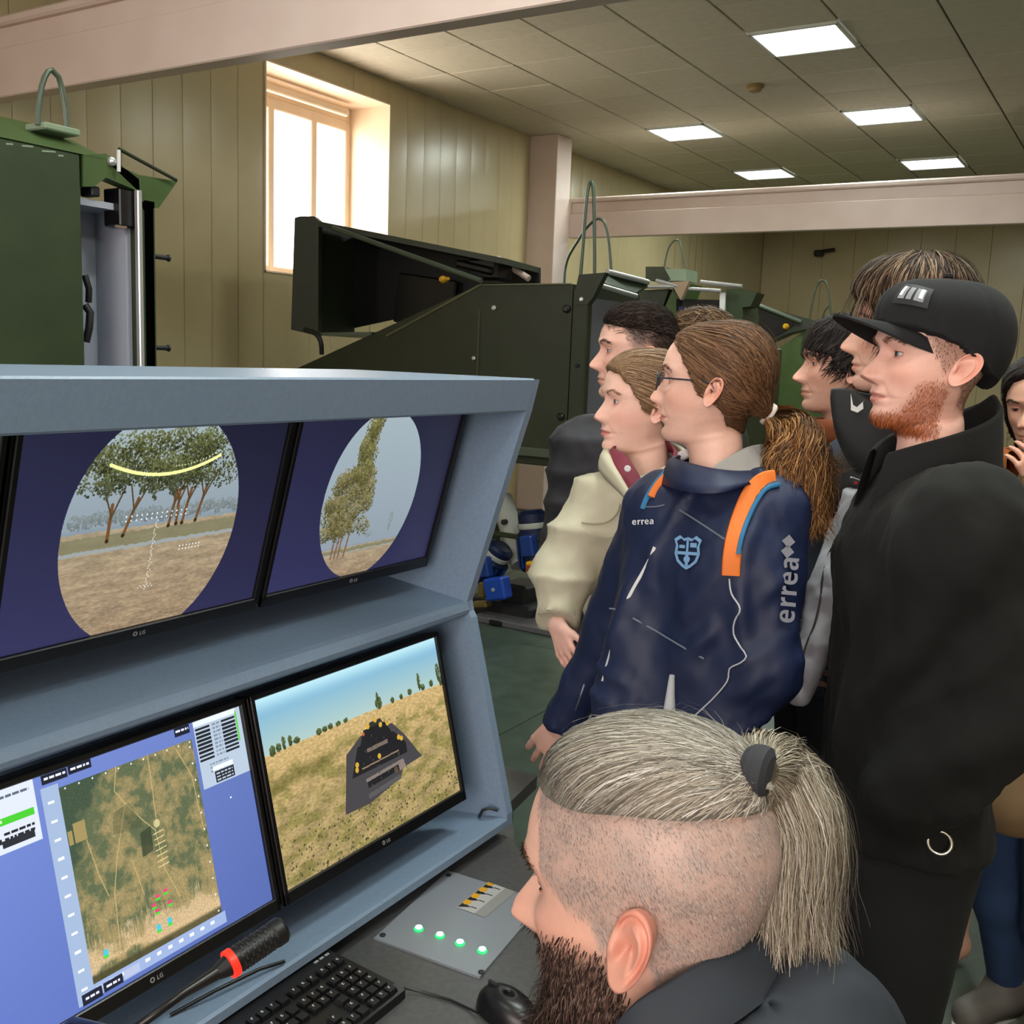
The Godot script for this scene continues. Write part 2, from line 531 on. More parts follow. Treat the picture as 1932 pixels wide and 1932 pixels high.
func _console():
	M.steel = mottled(rgb8(122, 143, 167), rgb8(130, 151, 175), 0.38, 0.05, Vector3(2, 2, 2), 21)
	bump(M.steel, 0.25, 0.5, Vector3(6, 6, 6), 4)
	M.black = mat(rgb8(16, 16, 18), 0.35)
	M.dark = mat(rgb8(30, 31, 34), 0.5)
	M.desk = mottled(rgb8(74, 75, 76), rgb8(90, 90, 90), 0.34, 0.08, Vector3(3, 3, 3), 22)
	var c := thing("control_console", "blue-grey steel operator console with a hood and two rows of monitors", "console", Vector3(-1.2, EYE.y - 0.95, -0.8))
	var za := 0.1
	var ze := -1.64
	var L := za - ze
	# side panel
	var side := [Vector2(-0.978, -0.0395), Vector2(-0.992, -0.098), Vector2(-1.112, -0.480), Vector2(-1.108, -0.500), Vector2(-1.100, -0.512), Vector2(-1.0, -0.895), Vector2(-1.0, -0.921), Vector2(-1.04, -0.948), Vector2(-1.42, -0.948), Vector2(-1.42, -0.0395)]
	var g := Geo.new()
	g.prism(strip(side, ze, 0), Vector3(0, 0, -0.02))
	var o := obj("side_panel", g, M.steel, c)
	part_label(o, "right side panel with angled front edge")
	g = Geo.new()
	g.prism(strip(side, za, 0), Vector3(0, 0, 0.02))
	obj("side_panel", g, M.steel, c)
	# hood: top plate, fascia with a rolled edge
	var hood := [Vector2(-0.980, -0.0375), Vector2(-0.977, -0.0405), Vector2(-0.990, -0.096), Vector2(-0.994, -0.099), Vector2(-1.008, -0.094), Vector2(-0.997, -0.053), Vector2(-1.42, -0.053), Vector2(-1.42, -0.0375)]
	g = Geo.new()
	g.prism(strip(hood, ze + 0.0, 0), Vector3(0, 0, L))
	obj("hood", g, M.steel, c)
	# back sheet
	g = Geo.new()
	g.box(E3(-1.41, -0.5, (za + ze) / 2), Vector3(0.016, 0.9, L))
	obj("back_panel", g, M.steel, c)
	# dark backing behind both monitor rows
	g = Geo.new()
	g.box(E3(-1.33, -0.27, (za + ze) / 2), Vector3(0.01, 0.44, L - 0.01))
	g.box(E3(-1.25, -0.72, (za + ze) / 2), Vector3(0.01, 0.44, L - 0.01))
	obj("backing", g, M.steel, c)
	# shelf between the rows, with a rounded nose
	var sh := [Vector2(-1.40, -0.448), Vector2(-1.130, -0.4785), Vector2(-1.117, -0.4815), Vector2(-1.109, -0.487), Vector2(-1.105, -0.495), Vector2(-1.107, -0.503), Vector2(-1.118, -0.511), Vector2(-1.40, -0.511)]
	g = Geo.new()
	var rows := PackedVector3Array()
	g.prism(strip(sh, ze, 0), Vector3(0, 0, L))
	obj("shelf", g, M.steel, c)
	# ledge under the lower row, with its front trim
	var le := [Vector2(-1.26, -0.942), Vector2(-1.012, -0.903), Vector2(-1.003, -0.902), Vector2(-0.999, -0.906), Vector2(-0.999, -0.920), Vector2(-1.010, -0.924), Vector2(-1.03, -0.924), Vector2(-1.06, -0.948), Vector2(-1.26, -0.948)]
	g = Geo.new()
	g.prism(strip(le, ze, 0), Vector3(0, 0, L))
	obj("ledge", g, M.steel, c)
	# monitors
	_monitor("upper_left", Vector2(-1.185, -0.414), Vector2(-1.098, -0.100), -0.237, -0.687, _pic_sky(), "black monitor at the left end of the upper row, showing pale sky")
	_monitor("upper_mid", Vector2(-1.185, -0.414), Vector2(-1.098, -0.100), -0.697, -1.147, _pic_scope(), "upper row monitor with round sight view of trees and a yellow arc")
	_monitor("upper_right", Vector2(-1.185, -0.414), Vector2(-1.098, -0.100), -1.157, -1.603, _pic_tree(), "upper row monitor by the side panel, round sight view of one tall tree")
	_monitor("lower_left", Vector2(-1.046, -0.847), Vector2(-1.125, -0.527), -0.606, -1.066, _pic_map(), "lower row monitor showing a satellite map between blue margins")
	_monitor("lower_right", Vector2(-1.046, -0.847), Vector2(-1.125, -0.527), -1.077, -1.563, _pic_tank(), "lower row monitor showing an armoured vehicle on a grassy hill")
	# little cable loop in the lower corner
	g = Geo.new()
	g.tube([E3(-1.018, -0.888, -1.632), E3(-1.030, -0.882, -1.620), E3(-1.042, -0.888, -1.615), E3(-1.05, -0.902, -1.618), E3(-1.056, -0.908, -1.626)], 0.003, 8)
	o = obj("cable_loop", g, M.dark)
	tag(o, "short dark cable loop in the lower right corner of the console", "cable")

func _monitor(_which: String, bot: Vector2, top: Vector2, z0: float, z1: float, tex: Texture2D, label: String):
	var up := Vector3(top.x - bot.x, top.y - bot.y, 0)
	var H := up.length()
	up = up.normalized()
	var right := Vector3(0, 0, -1)
	var out := right.cross(up).normalized()
	if out.x < 0: out = -out
	var W := z0 - z1
	var mid := E3((bot.x + top.x) / 2, (bot.y + top.y) / 2, (z0 + z1) / 2)
	var b := Basis(right, up, out)
	var t := thing("monitor", label, "monitor", E3(bot.x, bot.y, (z0 + z1) / 2))
	var bz := 0.009
	var bb := 0.021
	var g := Geo.new()
	g.box(mid - out * 0.024, Vector3(W, H, 0.036), b, 0.004)
	g.box(mid - out * 0.055, Vector3(W * 0.7, H * 0.7, 0.04), b, 0.01)
	obj("casing", g, M.black, t)
	g = Geo.new()
	g.box(mid + up * (H / 2 - bz / 2) - out * 0.003, Vector3(W, bz, 0.008), b, 0.0015)
	g.box(mid - up * (H / 2 - bb / 2) - out * 0.003, Vector3(W, bb, 0.008), b, 0.0015)
	for s in [-1.0, 1.0]:
		g.box(mid + right * s * (W / 2 - bz / 2) - out * 0.003, Vector3(bz, H, 0.008), b, 0.0015)
	var fr := obj("bezel", g, M.black, t)
	# maker's mark on the lower bezel: a ring and two letters
	var lg := Geo.new()
	var at := mid - up * (H / 2 - bb / 2) + out * 0.0016
	lg.lathe(at - right * 0.007 - out * 0.0008, out, [Vector2(0.0022, 0), Vector2(0.0022, 0.0008), Vector2(0.0036, 0.0008), Vector2(0.0036, 0)], 16)
	var mk := obj("logo_ring", lg, mat(rgb8(150, 150, 155), 0.4), fr, t.position)
	var tm := TextMesh.new()
	tm.text = "LG"
	tm.font_size = 32
	tm.pixel_size = 0.00026
	tm.depth = 0.0005
	var lo := MeshInstance3D.new()
	lo.mesh = tm
	lo.material_override = mk.material_override
	lo.name = "logo_text"
	fr.add_child(lo, true)
	lo.transform = Transform3D(b, at + right * 0.005 - t.position)
	# picture
	var iw := W - 2 * bz
	var ih := H - bz - bb
	var ic := mid + up * (bb - bz) / 2
	g = Geo.new()
	g.quad(ic - right * iw / 2 + up * ih / 2, ic + right * iw / 2 + up * ih / 2, ic + right * iw / 2 - up * ih / 2, ic - right * iw / 2 - up * ih / 2, out, [Vector2(0, 0), Vector2(1, 0), Vector2(1, 1), Vector2(0, 1)])
	for k in g.v.size(): g.v[k] -= out * 0.005
	var m := mat(Color(0.02, 0.02, 0.025), 0.3)
	m.emission_enabled = true
	m.emission_texture = tex
	m.emission = Color.WHITE
	m.emission_operator = BaseMaterial3D.EMISSION_OP_MULTIPLY
	m.emission_energy_multiplier = 1.0
	obj("screen", g, m, t)

# ------------------------------------------------------------------ what the screens show
class Pic:
	var w: int
	var h: int
	var d := PackedByteArray()
	func _init(ww: int, hh: int):
		w = ww; h = hh
		d.resize(w * h * 3)
	func put(x: int, y: int, c: Color):
		if x < 0 or y < 0 or x >= w or y >= h: return
		var k := (y * w + x) * 3
		d[k] = int(clampf(c.r, 0, 1) * 255); d[k + 1] = int(clampf(c.g, 0, 1) * 255); d[k + 2] = int(clampf(c.b, 0, 1) * 255)
	func gett(x: int, y: int) -> Color:
		var k := (clampi(y, 0, h - 1) * w + clampi(x, 0, w - 1)) * 3
		return Color(d[k] / 255.0, d[k + 1] / 255.0, d[k + 2] / 255.0)
	func rect(x0: float, y0: float, x1: float, y1: float, c: Color):
		for y in range(maxi(0, int(y0 * h)), mini(h, int(y1 * h))):
			for x in range(maxi(0, int(x0 * w)), mini(w, int(x1 * w))):
				put(x, y, c)
	func dab(x: float, y: float, r: float, c: Color, a := 1.0):
		for yy in range(int(y - r), int(y + r) + 1):
			for xx in range(int(x - r), int(x + r) + 1):
				if Vector2(xx - x, yy - y).length() <= r:
					put(xx, yy, gett(xx, yy).lerp(c, a))
	func line(a: Vector2, b: Vector2, r: float, c: Color, al := 1.0):
		var n := int(a.distance_to(b) / maxf(r * 0.7, 0.6)) + 1
		for k in n + 1:
			var p := a.lerp(b, float(k) / n)
			dab(p.x, p.y, r, c, al)
	# convex or concave polygon, points in 0..1
	func fill(pts: Array, c: Color, a := 1.0):
		var pp := PackedVector2Array()
		var lo := Vector2(1, 1); var hi := Vector2()
		for p in pts:
			pp.push_back(p); lo = lo.min(p); hi = hi.max(p)
		for y in range(maxi(0, int(lo.y * h)), mini(h, int(hi.y * h) + 1)):
			for x in range(maxi(0, int(lo.x * w)), mini(w, int(hi.x * w) + 1)):
				if Geometry2D.is_point_in_polygon(Vector2((x + 0.5) / w, (y + 0.5) / h), pp):
					put(x, y, gett(x, y).lerp(c, a))
	# rows of little dashes that read as small print
	func print_rows(x0: float, y0: float, x1: float, rows: int, pitch: float, c: Color, r: RandomNumberGenerator):
		for k in rows:
			var x := x0
			while x < x1:
				var l := r.randf_range(0.006, 0.02)
				rect(x, y0 + k * pitch, minf(x + l, x1), y0 + k * pitch + pitch * 0.5, c)
				x += l + 0.004
	func tex() -> ImageTexture:
		return ImageTexture.create_from_image(Image.create_from_data(w, h, false, Image.FORMAT_RGB8, d))

func fnl(freq: float, seed_: int, oct := 4) -> FastNoiseLite:
	var n := FastNoiseLite.new()
	n.seed = seed_
	n.frequency = freq
	n.fractal_octaves = oct
	return n

func _leafy(p: Pic, cx: float, cy: float, rx: float, ry: float, n: int, dark: Color, light: Color):
	for k in n:
		var a := rng.randf() * TAU
		var q := sqrt(rng.randf())
		var x := cx + cos(a) * rx * q
		var y := cy + sin(a) * ry * q
		var c := dark.lerp(light, clampf(0.5 - sin(a) * q * 0.5 + rng.randf_range(-0.4, 0.4), 0, 1))
		p.dab(x, y, rng.randf_range(1.0, 2.6), c, 0.85)

func _pic_sky() -> Texture2D:
	var p := Pic.new(64, 40)
	for y in 40:
		for x in 64:
			p.put(x, y, Color(0.62, 0.82, 0.88).lerp(Color(0.55, 0.5, 0.4), sm(0.6, 0.75, y / 40.0)))
	return p.tex()

func _field(p: Pic, horizon: float, cx: float, rad: float, rim: float):
	var n1 := fnl(0.02, 31)
	var n2 := fnl(0.12, 32)
	for y in p.h:
		for x in p.w:
			var dx := (x - cx) / rim
			var dy := (y - p.h * 0.5) / rad
			var inside := dx * dx + dy * dy < 1.0
			var c: Color
			if not inside:
				c = _surround(p, x, y)
			else:
				var v := float(y) / p.h
				var hz := horizon + 0.01 * n1.get_noise_2d(x * 3.0, 5.0)
				if v < hz:
					c = Color(0.60, 0.66, 0.69).lerp(Color(0.53, 0.58, 0.62), v / hz)
				else:
					var t := (v - hz) / (1.0 - hz)
					var g := n1.get_noise_2d(x * 0.6, y * 3.0) * 0.5 + n2.get_noise_2d(x * 0.5, y * 1.6) * (0.25 + t * 0.35)
					c = Color(0.62, 0.56, 0.46).lerp(Color(0.58, 0.50, 0.40), t) * (1.0 + g * 0.35)
					if t > 0.07 and t < 0.19:
						c = c.lerp(Color(0.44, 0.44, 0.33), 0.7)
					if t > 0.19 and t < 0.225:
						c = Color(0.58, 0.60, 0.60)
					if t < 0.03: c = Color(0.50, 0.56, 0.60)
			p.put(x, y, c)

func _surround(p: Pic, x: int, y: int) -> Color:
	return Color(0.105, 0.107, 0.175).lerp(Color(0.185, 0.185, 0.33), clampf(float(y) / p.h * 0.7 + 0.35 * (1.0 - float(x) / p.w), 0, 1))

func _remask(p: Pic, cx: float, cy: float, rad: float, rim: float):
	for y in p.h:
		for x in p.w:
			var dx := (x - cx) / rim
			var dy := (y - cy) / rad
			if dx * dx + dy * dy >= 1.0: p.put(x, y, _surround(p, x, y))

func _pic_scope() -> Texture2D:
	rng.seed = 5
	var p := Pic.new(600, 400)
	var cx := 300.0
	_field(p, 0.46, cx, 300.0, 260.0)
	# stand of trees along the skyline
	for k in 26:
		var x := 120.0 + k * 15.0
		_leafy(p, x, 168 + rng.randf_range(-6, 6), 11, 14, 60, Color(0.40, 0.44, 0.44), Color(0.5, 0.54, 0.54))
	for t in [[195.0, 212.0, 0.0], [228.0, 205.0, 22.0], [330.0, 198.0, 8.0], [348.0, 196.0, -4.0], [362.0, 196.0, 10.0], [395.0, 194.0, 14.0]]:
		var b := Vector2(t[0], t[1])
		p.line(b, b + Vector2(t[2], -70), 3.2, Color(0.42, 0.29, 0.17))
		p.line(b + Vector2(t[2] * 0.6, -42), b + Vector2(t[2] + 22, -100), 1.8, Color(0.30, 0.24, 0.16))
		p.line(b + Vector2(t[2] * 0.7, -50), b + Vector2(t[2] - 20, -96), 1.6, Color(0.30, 0.24, 0.16))
		p.dab(b.x, b.y, 4, Color(0.2, 0.15, 0.1))
	for k in 52:
		var x := rng.randf_range(140, 450)
		_leafy(p, x, rng.randf_range(0, 84) + (18 if x < 300 else 22), 40, 26, 130, Color(0.14, 0.15, 0.08), Color(0.42, 0.44, 0.27))
	for k in 14:
		_leafy(p, rng.randf_range(150, 430), rng.randf_range(96, 130), 8, 16, 36, Color(0.2, 0.22, 0.15), Color(0.36, 0.38, 0.28))
	_remask(p, cx, 200.0, 234.0, 202.0)
	# sight marks
	for k in 40:
		var f := k / 39.0 * 2.0 - 1.0
		var q := (k + 1) / 39.0 * 2.0 - 1.0
		p.line(Vector2(cx + f * 122, 92 - 26 * f * f + 0 * f), Vector2(cx + q * 122, 92 - 26 * q * q), 3.4, Color(0.93, 0.94, 0.62))
	for k in 15:
		p.dab(cx + 24 + k * 7, 78 - k * k * 0.12, 1.3, Color(0.9, 0.92, 0.7))
	for k in 26:
		p.dab(cx - 70 + (k % 13) * 11.5, 178 - (9 if k % 2 else 0), 1.5, Color(0.95, 0.95, 0.95))
	for k in 40:
		p.dab(cx + rng.randf_range(-1.5, 1.5) + (0 if k % 4 else 4), 184 + k * 3.6, 1.3, Color(0.92, 0.9, 0.86), 0.9)
	for k in 14: p.dab(cx + 68 + (k % 7) * 8, 252 - (7 if k > 6 else 0), 1.6, Color(0.9, 0.9, 0.88))
	for k in 9: p.dab(cx - 16 + k * 4, 320 - (k % 2) * 4, 1.4, Color(0.9, 0.88, 0.84))
	return p.tex()

func _pic_tree() -> Texture2D:
	rng.seed = 6
	var p := Pic.new(600, 400)
	_field(p, 0.80, 296.0, 300.0, 250.0)
	for t in [[212.0, 6.0], [226.0, -3.0], [246.0, 6.0], [200.0, -2.0]]:
		p.line(Vector2(t[0], 346), Vector2(t[0] + t[1], 250), 2.8, Color(0.48, 0.36, 0.28))
	for k in 90:
		var v := rng.randf()
		_leafy(p, 226 + rng.randf_range(-1, 1) * (78 - 30 * v * v), 292 - v * 165, 24, 20, 80, Color(0.25, 0.24, 0.14), Color(0.56, 0.52, 0.34))
	for k in 50:
		var v := rng.randf()
		_leafy(p, 240 + v * 22 + rng.randf_range(-1, 1) * (30 - 14 * v), 150 - v * 150, 17, 20, 60, Color(0.25, 0.25, 0.13), Color(0.52, 0.50, 0.30))
	_leafy(p, 402, 270, 7, 26, 50, Color(0.45, 0.48, 0.46), Color(0.5, 0.54, 0.53))
	_leafy(p, 330, 300, 16, 10, 30, Color(0.45, 0.49, 0.5), Color(0.52, 0.56, 0.57))
	_remask(p, 304.0, 196.0, 212.0, 176.0)
	return p.tex()

func _pic_map() -> Texture2D:
	rng.seed = 7
	var p := Pic.new(768, 480)
	var n1 := fnl(0.010, 41)
	var n2 := fnl(0.035, 42)
	var n3 := fnl(0.15, 43)
	var x0 := 0.305; var x1 := 0.785; var y0 := 0.075; var y1 := 0.925
	for y in p.h:
		for x in p.w:
			var u := float(x) / p.w
			var v := float(y) / p.h
			var c := Color(0.42, 0.50, 0.76).lerp(Color(0.35, 0.43, 0.70), v) * (1.06 - 0.12 * u)
			if u > x0 and u < x1 and v > y0 and v < y1:
				var s := (u - x0) / (x1 - x0)
				var t := (v - y0) / (y1 - y0)
				var a := n1.get_noise_2d(x, y) + 0.6 * n2.get_noise_2d(x, y)
				var st := n3.get_noise_2d(x * 1.6, y * 0.12) * sm(0.55, 0.75, t)
				c = Color(0.52, 0.49, 0.34).lerp(Color(0.36, 0.40, 0.29), sm(-0.1, 0.45, a))
				c = c.lerp(Color(0.66, 0.58, 0.40), sm(0.05, -0.5, a) * 0.6)
				c = c.lerp(Color(0.25, 0.32, 0.25), sm(0.34, 0.22, s + t * 0.6 + 0.12 * a))
				var pale := sm(0.80, 0.90, t + 0.10 * a + 0.05 * st) * sm(0.985, 0.955, t + 0.05 * sin(s * 6.0) + 0.02 * a)
				c = c.lerp(Color(0.86, 0.74, 0.58), pale * 0.85)
				c = c.lerp(Color(0.75, 0.62, 0.42), clampf(st, 0, 0.5))
				c = c.lerp(Color(0.26, 0.25, 0.16), sm(0.95, 0.975, t) * 0.8)
				c = c * (1.0 + 0.16 * n3.get_noise_2d(x, y))
			elif u > x0 - 0.055 and u < x0 and v > y0 - 0.02 and v < 0.985:
				c = Color(0.62, 0.70, 0.82)
			elif u > x0 and u < x1 + 0.012 and v >= y1 and v < y1 + 0.055:
				c = Color(0.60, 0.68, 0.84)
			p.put(x, y, c)
	var px := func(s: float, t: float) -> Vector2: return Vector2((x0 + s * (x1 - x0)) * p.w, (y0 + t * (y1 - y0)) * p.h)
	for r in [[[0.40, 0.0], [0.36, 0.12], [0.42, 0.2], [0.30, 0.45], [0.24, 0.62], [0.22, 0.85]], [[0.42, 0.2], [0.52, 0.32], [0.60, 0.40], [0.62, 0.62], [0.7, 0.8]], [[0.64, 0.0], [0.63, 0.2], [0.62, 0.38]], [[0.86, 0.02], [0.95, 0.2], [0.97, 0.5]], [[0.12, 0.3], [0.16, 0.5], [0.2, 0.62]], [[0.44, 0.7], [0.40, 0.5]]]:
		for k in r.size() - 1:
			p.line(px.call(r[k][0], r[k][1]), px.call(r[k + 1][0], r[k + 1][1]), 1.3, Color(0.78, 0.68, 0.46), 0.5)
	p.fill([Vector2(0.54, 0.40), Vector2(0.58, 0.39), Vector2(0.575, 0.50), Vector2(0.535, 0.51)], Color(0.2, 0.23, 0.17), 0.7)
	p.fill([Vector2(0.46, 0.27), Vector2(0.52, 0.25), Vector2(0.56, 0.38), Vector2(0.45, 0.36)], Color(0.26, 0.29, 0.2), 0.35)
	for q in [[0.05, 0.20, 0.13, 0.30], [0.01, 0.23, 0.04, 0.30]]:
		p.rect(x0 + q[0] * 0.48, y0 + q[1] * 0.85, x0 + q[2] * 0.48, y0 + q[3] * 0.85, Color(0.62, 0.55, 0.36))
	for k in 7: p.line(px.call(0.58, 0.42 + k * 0.03), px.call(0.66, 0.415 + k * 0.03), 1.2, Color(0.85, 0.78, 0.56), 0.8)
	p.dab(px.call(0.62, 0.37).x, px.call(0.62, 0.37).y, 9, Color(0.85, 0.8, 0.6), 0.8)
	# unit markers
	for q in [[0.52, 0.735], [0.58, 0.725], [0.48, 0.77], [0.50, 0.805], [0.60, 0.795]]:
		var b: Vector2 = px.call(q[0], q[1])
		p.rect(b.x / p.w, b.y / p.h, (b.x + 12) / p.w, (b.y + 7) / p.h, Color(0.86, 0.28, 0.46))
		p.rect(b.x / p.w, (b.y + 7) / p.h, (b.x + 12) / p.w, (b.y + 12) / p.h, Color(0.25, 0.85, 0.2))
	for q in [[0.49, 0.885], [0.575, 0.88], [0.10, 0.87]]:
		var b: Vector2 = px.call(q[0], q[1])
		p.rect(b.x / p.w, b.y / p.h, (b.x + 12) / p.w, (b.y + 12) / p.h, Color(0.3, 0.75, 0.85))
		p.rect(b.x / p.w, (b.y + 12) / p.h, (b.x + 12) / p.w, (b.y + 17) / p.h, Color(0.25, 0.85, 0.2))
	# scale numbers round the map
	for k in 11:
		p.rect(x0 - 0.038, 0.12 + k * 0.08, x0 - 0.018, 0.131 + k * 0.08, Color(0.95, 0.97, 1))
		p.dab((x1 - 0.012) * p.w, (0.11 + k * 0.08) * p.h, 2.4, Color(0.95, 0.97, 1), 0.9)
		p.dab((x0 + 0.02 + k * 0.045) * p.w, (y0 + 0.012) * p.h, 2.2, Color(0.95, 0.97, 1), 0.9)
		p.rect(x0 + 0.01 + k * 0.042, y1 + 0.018, x0 + 0.026 + k * 0.042, y1 + 0.032, Color(0.95, 0.97, 1))
	p.rect(0.26, 0.005, 0.34, 0.045, Color(0.10, 0.12, 0.18))
	p.rect(0.345, 0.003, 0.42, 0.04, Color(0.10, 0.12, 0.18))
	p.print_rows(0.268, 0.018, 0.335, 1, 0.02, Color(0.9, 0.92, 1), rng)
	p.print_rows(0.352, 0.016, 0.415, 1, 0.02, Color(0.9, 0.92, 1), rng)
	p.rect(0.725, 0.0, 0.785, 0.045, Color(0.12, 0.13, 0.2))
	p.print_rows(0.73, 0.016, 0.78, 1, 0.02, Color(0.9, 0.92, 1), rng)
	p.rect(0.265, 0.945, 0.33, 0.99, Color(0.12, 0.13, 0.2))
	p.rect(0.335, 0.945, 0.40, 0.985, Color(0.12, 0.13, 0.2))
	p.rect(0.405, 0.94, 0.46, 0.975, Color(0.70, 0.74, 0.86))
	p.print_rows(0.275, 0.962, 0.32, 1, 0.02, Color(0.9, 0.92, 1), rng)
	p.print_rows(0.345, 0.96, 0.39, 1, 0.02, Color(0.9, 0.92, 1), rng)
	# list at the right
	p.rect(0.80, 0.0, 1.0, 0.335, Color(0.70, 0.76, 0.83))
	p.rect(0.80, 0.0, 0.98, 0.03, Color(0.88, 0.91, 0.96))
	for k in 9:
		var yy := 0.04 + k * 0.019
		p.rect(0.805, yy, 0.865, yy + 0.012, Color(0.13, 0.15, 0.17))
		p.rect(0.915, yy, 0.975, yy + 0.012, Color(0.13, 0.15, 0.17))
		p.print_rows(0.875, yy, 0.91, 1, 0.02, Color(0.5, 0.55, 0.62), rng)
	p.rect(0.977, 0.02, 0.984, 0.17, Color(0.35, 0.8, 0.2))
	p.print_rows(0.84, 0.225, 0.92, 3, 0.018, Color(0.5, 0.55, 0.62), rng)
	p.rect(0.85, 0.245, 0.935, 0.268, Color(0.9, 0.93, 0.97))
	p.rect(0.855, 0.272, 0.935, 0.325, Color(0.14, 0.15, 0.18))
	p.print_rows(0.86, 0.28, 0.93, 3, 0.016, Color(0.7, 0.74, 0.8), rng)
	p.dab(0.90 * p.w, 0.42 * p.h, 2.5, Color(0.95, 0.97, 1))
	# form at the left
	p.rect(0.0, 0.0, 0.235, 0.255, Color(0.84, 0.87, 0.92))
	p.print_rows(0.01, 0.03, 0.22, 1, 0.02, Color(0.35, 0.4, 0.46), rng)
	p.rect(0.02, 0.058, 0.10, 0.075, Color(0.14, 0.15, 0.18))
	p.rect(0.0, 0.115, 0.225, 0.145, Color(0.28, 0.78, 0.2))
	p.print_rows(0.09, 0.122, 0.13, 1, 0.024, Color(0.8, 0.95, 0.75), rng)
	p.print_rows(0.13, 0.175, 0.22, 2, 0.022, Color(0.14, 0.15, 0.18), rng)
	p.rect(0.05, 0.195, 0.12, 0.215, Color(0.14, 0.15, 0.18))
	p.rect(0.12, 0.205, 0.215, 0.235, Color(0.16, 0.17, 0.2))
	p.rect(0.015, 0.20, 0.04, 0.22, Color(1, 1, 1))
	return p.tex()

func _pic_tank() -> Texture2D:
	rng.seed = 8
	var p := Pic.new(720, 450)
	var n1 := fnl(0.012, 51)
	var n2 := fnl(0.07, 52)
	for y in p.h:
		for x in p.w:
			var u := float(x) / p.w
			var v := float(y) / p.h
			var hz := 0.300 - 0.012 * sin(u * PI) + 0.004 * n1.get_noise_2d(x * 3.0, 9.0)
			var c: Color
			if v < hz:
				c = Color(0.44, 0.66, 0.80).lerp(Color(0.66, 0.76, 0.74), v / hz)
				c = c.lerp(Color(0.70, 0.86, 0.9), sm(0.1, 0.0, v))
			else:
				var t := (v - hz) / (1.0 - hz)
				var a := n1.get_noise_2d(x * 0.8, y * 2.0)
				c = Color(0.76, 0.65, 0.44).lerp(Color(0.64, 0.56, 0.38), sm(0.0, 0.6, t))
				c = c.lerp(Color(0.50, 0.47, 0.26), sm(0.0, 0.5, a + 0.15) * sm(0.05, 0.2, t) * 0.75)
				c = c.lerp(Color(0.34, 0.33, 0.15), sm(0.06, 0.0, absf(v - (0.47 - 0.10 * u))) * 0.55 * sm(0.5, 0.2, u))
				var ridge := sin((v * 1.0 + u * 0.9 + 0.06 * a) * 34.0)
				c = c * (1.0 + 0.06 * ridge * sm(0.1, 0.5, t) + 0.20 * n2.get_noise_2d(x * 0.8, y * 1.8))
			p.put(x, y, c)
	# scattered tufts and holes
	for k in 420:
		var v := 0.50 + 0.5 * sqrt(rng.randf())
		var u := rng.randf()
		if rng.randf() > sm(0.62, 0.95, v + (0.1 if u < 0.5 else 0.0)): continue
		p.dab(u * p.w, v * p.h, rng.randf_range(1.2, 4.0) * v, Color(0.22, 0.22, 0.16), 0.7)
	# trees on the skyline
	for q in [[0.045, 0.285, 9.0, 12.0], [0.075, 0.28, 8.0, 10.0], [0.10, 0.265, 5.0, 17.0], [0.13, 0.27, 6.0, 13.0], [0.16, 0.28, 10.0, 8.0], [0.27, 0.285, 9.0, 8.0], [0.30, 0.282, 8.0, 7.0], [0.33, 0.28, 9.0, 7.0], [0.37, 0.283, 9.0, 5.0], [0.41, 0.283, 8.0, 5.0], [0.60, 0.262, 13.0, 16.0], [0.598, 0.225, 4.0, 12.0], [0.68, 0.277, 8.0, 7.0], [0.735, 0.28, 6.0, 7.0], [0.79, 0.272, 9.0, 8.0], [0.855, 0.235, 6.0, 24.0], [0.875, 0.275, 9.0, 8.0], [0.93, 0.272, 8.0, 9.0], [0.985, 0.225, 9.0, 26.0], [0.995, 0.28, 8.0, 14.0]]:
		_leafy(p, q[0] * p.w, q[1] * p.h, q[2], q[3], int(q[2] * q[3] * 0.8) + 20, Color(0.2, 0.24, 0.14), Color(0.36, 0.40, 0.22))
	# armoured vehicle from behind and above
	var dk := Color(0.13, 0.13, 0.14)
	var gy := Color(0.27, 0.26, 0.27)
	p.fill([Vector2(0.330, 0.785), Vector2(0.384, 0.473), Vector2(0.474, 0.403), Vector2(0.656, 0.407), Vector2(0.717, 0.504), Vector2(0.798, 0.676), Vector2(0.676, 0.691), Vector2(0.656, 0.738), Vector2(0.464, 0.793)], gy)
	p.fill([Vector2(0.394, 0.613), Vector2(0.448, 0.457), Vector2(0.656, 0.457), Vector2(0.717, 0.551), Vector2(0.717, 0.613)], dk)
	p.fill([Vector2(0.464, 0.457), Vector2(0.494, 0.379), Vector2(0.615, 0.379), Vector2(0.646, 0.457)], dk)
	p.fill([Vector2(0.514, 0.379), Vector2(0.534, 0.352), Vector2(0.595, 0.352), Vector2(0.605, 0.379)], Color(0.18, 0.2, 0.18))
	p.fill([Vector2(0.494, 0.489), Vector2(0.615, 0.485), Vector2(0.615, 0.508), Vector2(0.494, 0.512)], Color(0.45, 0.40, 0.36))
	p.line(Vector2(0.454, 0.586) * Vector2(p.w, p.h), Vector2(0.666, 0.578) * Vector2(p.w, p.h), 2.0, Color(0.55, 0.47, 0.36))
	p.fill([Vector2(0.469, 0.672), Vector2(0.651, 0.656), Vector2(0.656, 0.691), Vector2(0.469, 0.707)], dk)
	p.fill([Vector2(0.464, 0.652), Vector2(0.676, 0.637), Vector2(0.676, 0.656), Vector2(0.464, 0.672)], Color(0.50, 0.46, 0.43))
	p.fill([Vector2(0.651, 0.641), Vector2(0.686, 0.637), Vector2(0.696, 0.691), Vector2(0.656, 0.699)], Color(0.52, 0.47, 0.44))
	p.dab(0.635 * p.w, 0.68 * p.h, 8, Color(0.35, 0.29, 0.2))
